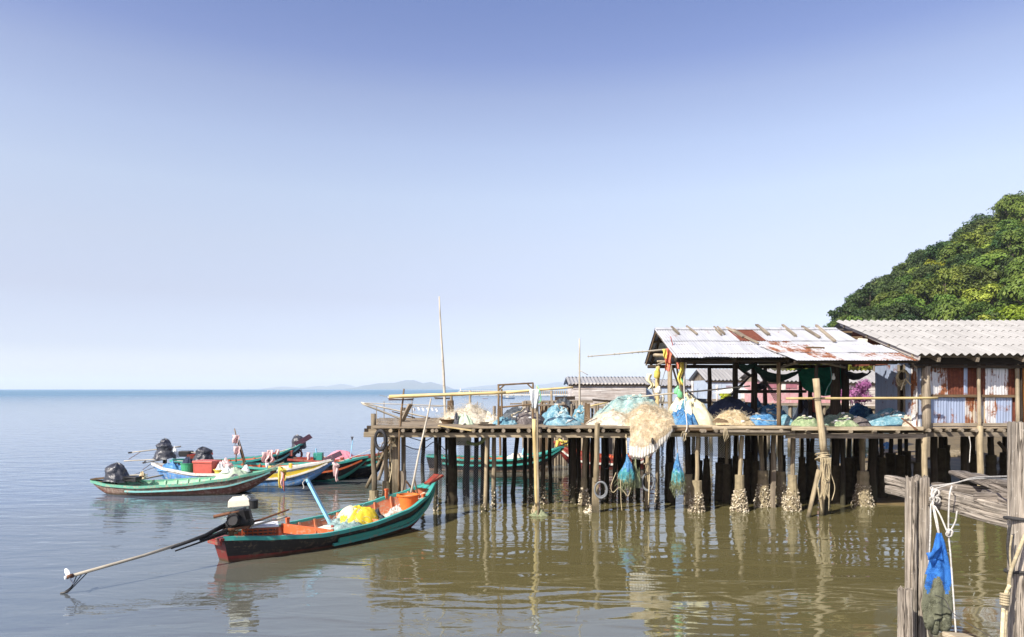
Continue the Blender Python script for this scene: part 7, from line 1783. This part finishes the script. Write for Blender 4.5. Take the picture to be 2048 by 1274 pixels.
def fpost(label, px0, px1, D, ytop, ybot, depth, split, seed, name='landing_post'):
    s = D / F; g = MB(); cx = (px0 + px1) / 2
    cracked(g, P(cx - 2, ybot, D), P(cx, ytop, D), (px1 - px0) * s, depth, split, seed); swapuv(g)
    return single(name, label, 'post', g, M['forewood'], smooth=True)
fpost('right half of the split grey post carrying the blue net bag', 1828, 1857, 7.0, 953, 1460, .15, .05, 3)
fpost('left half of the split grey post, with a pointed top', 1812, 1833, 6.96, 957, 1460, .12, .10, 8)
fpost('short brown stump at the foot of the split grey post', 1797, 1824, 6.6, 1178, 1480, .14, .03, 14, 'stump')
fpost('thick weathered post at the right edge, dark rope tied round it', 2022, 2082, 5.0, 845, 1560, .22, .03, 21)
def plank3(label, a, b, h_, w_, seed, mat='forewood', name='landing_beam'):
    g = MB(); a, b = V(a), V(b); d = (b - a); n = 26
    side = d.cross(V((0, 0, 1))).normalized(); up = side.cross(d).normalized(); L_ = d.length
    def fn(u, v):
        th = u * 2 * math.pi; sq = 1 / max(abs(math.cos(th)), abs(math.sin(th))) ** .75
        q = 1 + .06 * nz(v * 4 * L_, math.cos(th) * 2, seed) + .05 * nz(u * 30, v * 2, seed) ; e = 1 if .02 < v < .98 else .9
        return a + d * v + side * (math.cos(th) * w_ / 2 * sq * q * e) + up * (math.sin(th) * h_ / 2 * sq * q * e) + up * (.02 * nz(v * 3, seed))
    g.grid(fn, 40, n, us=(h_ + w_) * 2, vs_=L_, flip=True)
    for v in (0, 1):
        t = [fn(i / 40, v) for i in range(40)]; c = sum(t, V((0, 0, 0))) / 40; f = [(i, (i + 1) % 40, 40) if v else ((i + 1) % 40, i, 40) for i in range(40)]
        g.add(t + [c], f, [[(p_.y * 9, p_.z * 9)] * 3 for p_ in [c] * 40])
    swapuv(g); return single(name, label, 'beam', g, M[mat], smooth=True)
plank3('upper grey beam bolted behind the split post', P(1776, 958, 7.9), P(2034, 1026, 5.67), .10, .09, 3)
plank3('lower grey beam bolted behind the split post', P(1777, 978, 7.87), P(2034, 1047, 5.65), .10, .09, 5)
M['oldplank'] = wood_mat('old_brown_plank', (.09, .075, .06), (.34, .29, .24), 2.2, 40, stain=.6, bump=.9, cracks=True)
plank3('longest brown plank lying across the broken landing', P(1912, 945, 7.3), P(2040, 988, 5.9), .05, .16, 7, 'oldplank')
plank3('round log lying behind the two grey beams', P(1868, 972, 7.2), P(1990, 985, 6.6), .085, .09, 9, 'oldplank')
plank3('short thick brown chunk on the grey beams', P(1955, 996, 6.2), P(2030, 1000, 5.9), .11, .12, 11, 'oldplank')
plank3('rotten plank end leaning by the right edge post', P(1978, 984, 6.3), P(2032, 1006, 5.8), .05, .14, 13, 'oldplank')
plank3('second brown plank beside the longest one', P(1940, 950, 7.0), P(2045, 975, 5.9), .05, .12, 15, 'oldplank')
# white rope along the top
def frope(label, pts, r_, mat, D=None, name='rope'):
    g = MB(); g.rope([P(*p) for p in pts], r_, 7, sub=8); return single(name, label, 'rope', g, M[mat], smooth=True)
frope('white rope running along the broken landing to the right edge post', [(1862, 980, 6.8), (1864, 973, 6.8), (1885, 970, 6.7), (1915, 965, 6.6), (1945, 956, 6.4), (1975, 954, 6.0), (2025, 953, 5.3), (2050, 955, 5.0)], .0075, 'ropewhite')
frope('thinner white rope beside the white one on the broken landing', [(1868, 978, 6.75), (1900, 969, 6.6), (1940, 959, 6.35), (1985, 957, 5.9), (2030, 960, 5.2)], .006, 'ropewhite')
frope('white rope knotted on the grey beam, hanging left of the blue net bag', [(1866, 975, 6.75), (1863, 990, 6.72), (1870, 1000, 6.7), (1862, 1010, 6.7), (1861, 1060, 6.7), (1858, 1120, 6.75), (1856, 1160, 6.8)], .0075, 'ropewhite')
frope('white rope loop tying the blue net bag to the grey beam', [(1868, 985, 6.7), (1866, 1010, 6.66), (1872, 1045, 6.64), (1878, 1068, 6.62), (1874, 1040, 6.62), (1868, 1012, 6.65), (1880, 1030, 6.6), (1893, 1060, 6.55), (1898, 1066, 6.55)], .0075, 'ropewhite')
frope('white rope hanging straight down right of the blue net bag', [(1904, 972, 6.4), (1900, 985, 6.38), (1898, 1010, 6.4), (1897, 1064, 6.45), (1901, 1110, 6.45), (1906, 1180, 6.45), (1910, 1240, 6.45), (1914, 1300, 6.45)], .0075, 'ropewhite')
frope('short white rope end looped at the knot right of the blue net bag', [(1914, 1022, 6.4), (1911, 1042, 6.42), (1903, 1058, 6.44), (1897, 1066, 6.45)], .0075, 'ropewhite')
g = MB(); q = P(1898, 1066, 6.44)
for k in range(4): g.ring(q + V((U(-.01, .01), 0, U(-.02, .02))), .022, .010, (U(-1, 1), .6, U(-1, 1)), 12, 6)
single('rope_knot', 'thick white rope knot above the blue net bag', 'knot', g, M['ropewhite'], smooth=True)
g = MB(); q = P(1870, 995, 6.68)
for k in range(6): g.ring(q + V((U(-.015, .02), 0, U(-.04, .05))), .03, .010, (U(-1, 1), .6, U(-1, 1)), 12, 6)
single('rope_knot', 'white rope knot wound on the grey beam beside the split post', 'knot', g, M['ropewhite'], smooth=True)
# blue net bag
def torn_mat(name, c1, c2, sc, ro, bu, fine, trans=.2):
    m_ = cloth_mat(name, c1, c2, sc, ro, bu, fine, trans=trans); nt_ = m_.node_tree; out = nt_.nodes['Material Output']; old = out.inputs[0].links[0].from_socket
    tcn = nt_.nodes.new('ShaderNodeTexCoord'); nn = nt_.nodes.new('ShaderNodeTexNoise'); nn.inputs['Scale'].default_value = 9; nn.inputs['Detail'].default_value = 5
    n2 = nt_.nodes.new('ShaderNodeTexNoise'); n2.inputs['Scale'].default_value = 160; n2.inputs['Detail'].default_value = 1
    nt_.links.new(tcn.outputs['Object'], nn.inputs['Vector']); nt_.links.new(tcn.outputs['Object'], n2.inputs['Vector'])
    ad = nt_.nodes.new('ShaderNodeMath'); ad.operation = 'MULTIPLY_ADD'; nt_.links.new(n2.outputs[0], ad.inputs[0]); ad.inputs[1].default_value = .7; nt_.links.new(nn.outputs[0], ad.inputs[2])
    rp = nt_.nodes.new('ShaderNodeMapRange'); nt_.links.new(ad.outputs[0], rp.inputs[0]); rp.inputs[1].default_value = .86; rp.inputs[2].default_value = 1.04; rp.inputs[3].default_value = 0; rp.inputs[4].default_value = .75
    tr_ = nt_.nodes.new('ShaderNodeBsdfTransparent'); mx = nt_.nodes.new('ShaderNodeMixShader'); nt_.links.new(rp.outputs[0], mx.inputs[0]); nt_.links.new(old, mx.inputs[1]); nt_.links.new(tr_.outputs[0], mx.inputs[2]); nt_.links.new(mx.outputs[0], out.inputs[0])
    return m_
s = 6.6 / F
bag = thing('net_bag', 'torn blue net bag with grey green algae hanging on the broken landing', 'net bag', P(1876, 1245, 6.6))
M['bagblue'] = torn_mat('blue_net_bag', (.015, .10, .46), (.06, .26, .72), 12, .75, .7, 220, trans=.2)
M['bagalgae'] = torn_mat('algae_net_bag', (.11, .115, .075), (.24, .25, .17), 12, .9, .8, 220, trans=.15)
g = MB()
def bagf(u, v):
    cx = 1878 - 2 * v; hl = lerp_list([(0, 5), (.12, 9), (.3, 17), (.55, 26), (.8, 30), (1, 27)], v); hr = lerp_list([(0, 5), (.12, 12), (.3, 18), (.55, 25), (.8, 28), (1, 22)], v)
    th = u * 2 * math.pi; c, s_ = math.cos(th), math.sin(th)
    fold = 1 + .16 * math.sin(th * 6 + 2 * nz(v * 3, 4)) + .1 * nz(c * 3, s_ * 3, v * 5)
    px_ = cx + (hr if c > 0 else hl) * c * fold; py_ = 1066 + v * 176 + 5 * nz(c * 3, s_ * 3, 7) * v + (18 * nz(u * 7, 1.5) if v > .93 else 0)
    p = P(px_, py_, 6.6); return p + V((0, s_ * (hl + hr) / 2 * s * .5 * fold, 0))
g.grid(bagf, 72, 44, us=.5, vs_=.9, m=lambda i, j: 0 if j < 24 + 4 * math.sin(i * .35) + 3 * nz(i * .3, 2) else 1)
g.build('net', [M['bagblue'], M['bagalgae']], bag, smooth=True)
g = MB()
def flap(u, v): p = P(1852 + 36 * u, 1106 + 8 * v * (1 - u) - 26 * u * (1 - v) + 10 * u, 6.52); return p + V((0, -.03 * math.sin(u * 4 + v * 2), -.02 * v))
g.grid(flap, 12, 8); g.build('flap', M['bagblue'], bag, smooth=True, solid=.003)
g = MB()
for k, (px_, py_, hh, rr_) in enumerate(((1869, 1268, .16, .045), (1888, 1262, .13, .06), (1858, 1258, .2, .05))): g.tube([P(px_, py_, 6.6), P(px_, py_, 6.6) + V((0, 0, hh * .5)), P(px_, py_, 6.6) + V((0, 0, hh + .05))], [rr_ * .7, rr_, rr_ * .8], 12, jit=.12)
g.build('sagging_fold', M['bagalgae'], bag, smooth=True)
g = MB(); g.rope([P(1870, 1190, 6.45), P(1890, 1200, 6.45), P(1905, 1225, 6.4), P(1950, 1255, 6.3), P(1990, 1278, 6.2)], .004, 5); single('thin_line', 'thin dark line trailing from the blue net bag to the right', 'line', g, M['ropedark'])
g = MB(); q = P(1918, 1270, 6.3); g.box(q + V((0, 0, -.02)), (.24, .15, .06), rot(0, .12, .2), jit=.01); single('foam_block', 'cream foam block at the bottom edge right of the blue net bag', 'foam block', g, M['palewood'], bevel=.015)
for k, (px_, lab) in enumerate(((1856, 'left thin stick below the blue net bag'), (1863, 'right thin stick below the blue net bag'))):
    g = MB(); g.pole(P(px_, 1320, 6.7), P(px_, 1225, 6.7), .012, .012, .01); single('thin_stick', lab, 'stick', g, M['bamboo_grey'], smooth=True)
# ropes at the right edge post
g = MB()
for k in range(2): g.ring(P(2052, 1040 + k * 2, 5.0), .125, .012, (.12 + .08 * k, .1, 1), 28, 7)
g.ring(P(2052, 1140, 5.0), .125, .011, (-.1, .15, 1), 28, 7); g.rope([P(2020, 1048, 4.92), P(2016, 1085, 4.93), P(2018, 1120, 4.93), P(2024, 1140, 4.9)], .010, 6)
single('dark_rope', 'black rope bound round the thick right edge post', 'rope', g, M['ropedark'], smooth=True)
frope('tan rope slung down the left side of the right edge post', [(2056, 1058, 4.86), (2046, 1080, 4.86), (2030, 1120, 4.86), (2020, 1150, 4.88), (2017, 1185, 4.9), (2012, 1230, 4.9), (2008, 1300, 4.9)], .013, 'ropetan')
frope('second tan rope doubled beside the right edge post', [(2020, 1170, 4.88), (2011, 1190, 4.9), (2007, 1220, 4.9), (2003, 1300, 4.9)], .014, 'ropetan')
frope('thin tan rope looped from the black rope at the right edge post', [(2024, 1070, 4.9), (2020, 1100, 4.9), (2021, 1140, 4.9), (2018, 1180, 4.88)], .007, 'ropetan')
g = MB()
for k in range(5): g.ring(P(2009, 1189 + k * 5, 4.88), .022, .010, (.2, .2, 1), 12, 6)
single('rope_knot', 'tan rope knot beside the right edge post', 'knot', g, M['ropetan'], smooth=True)
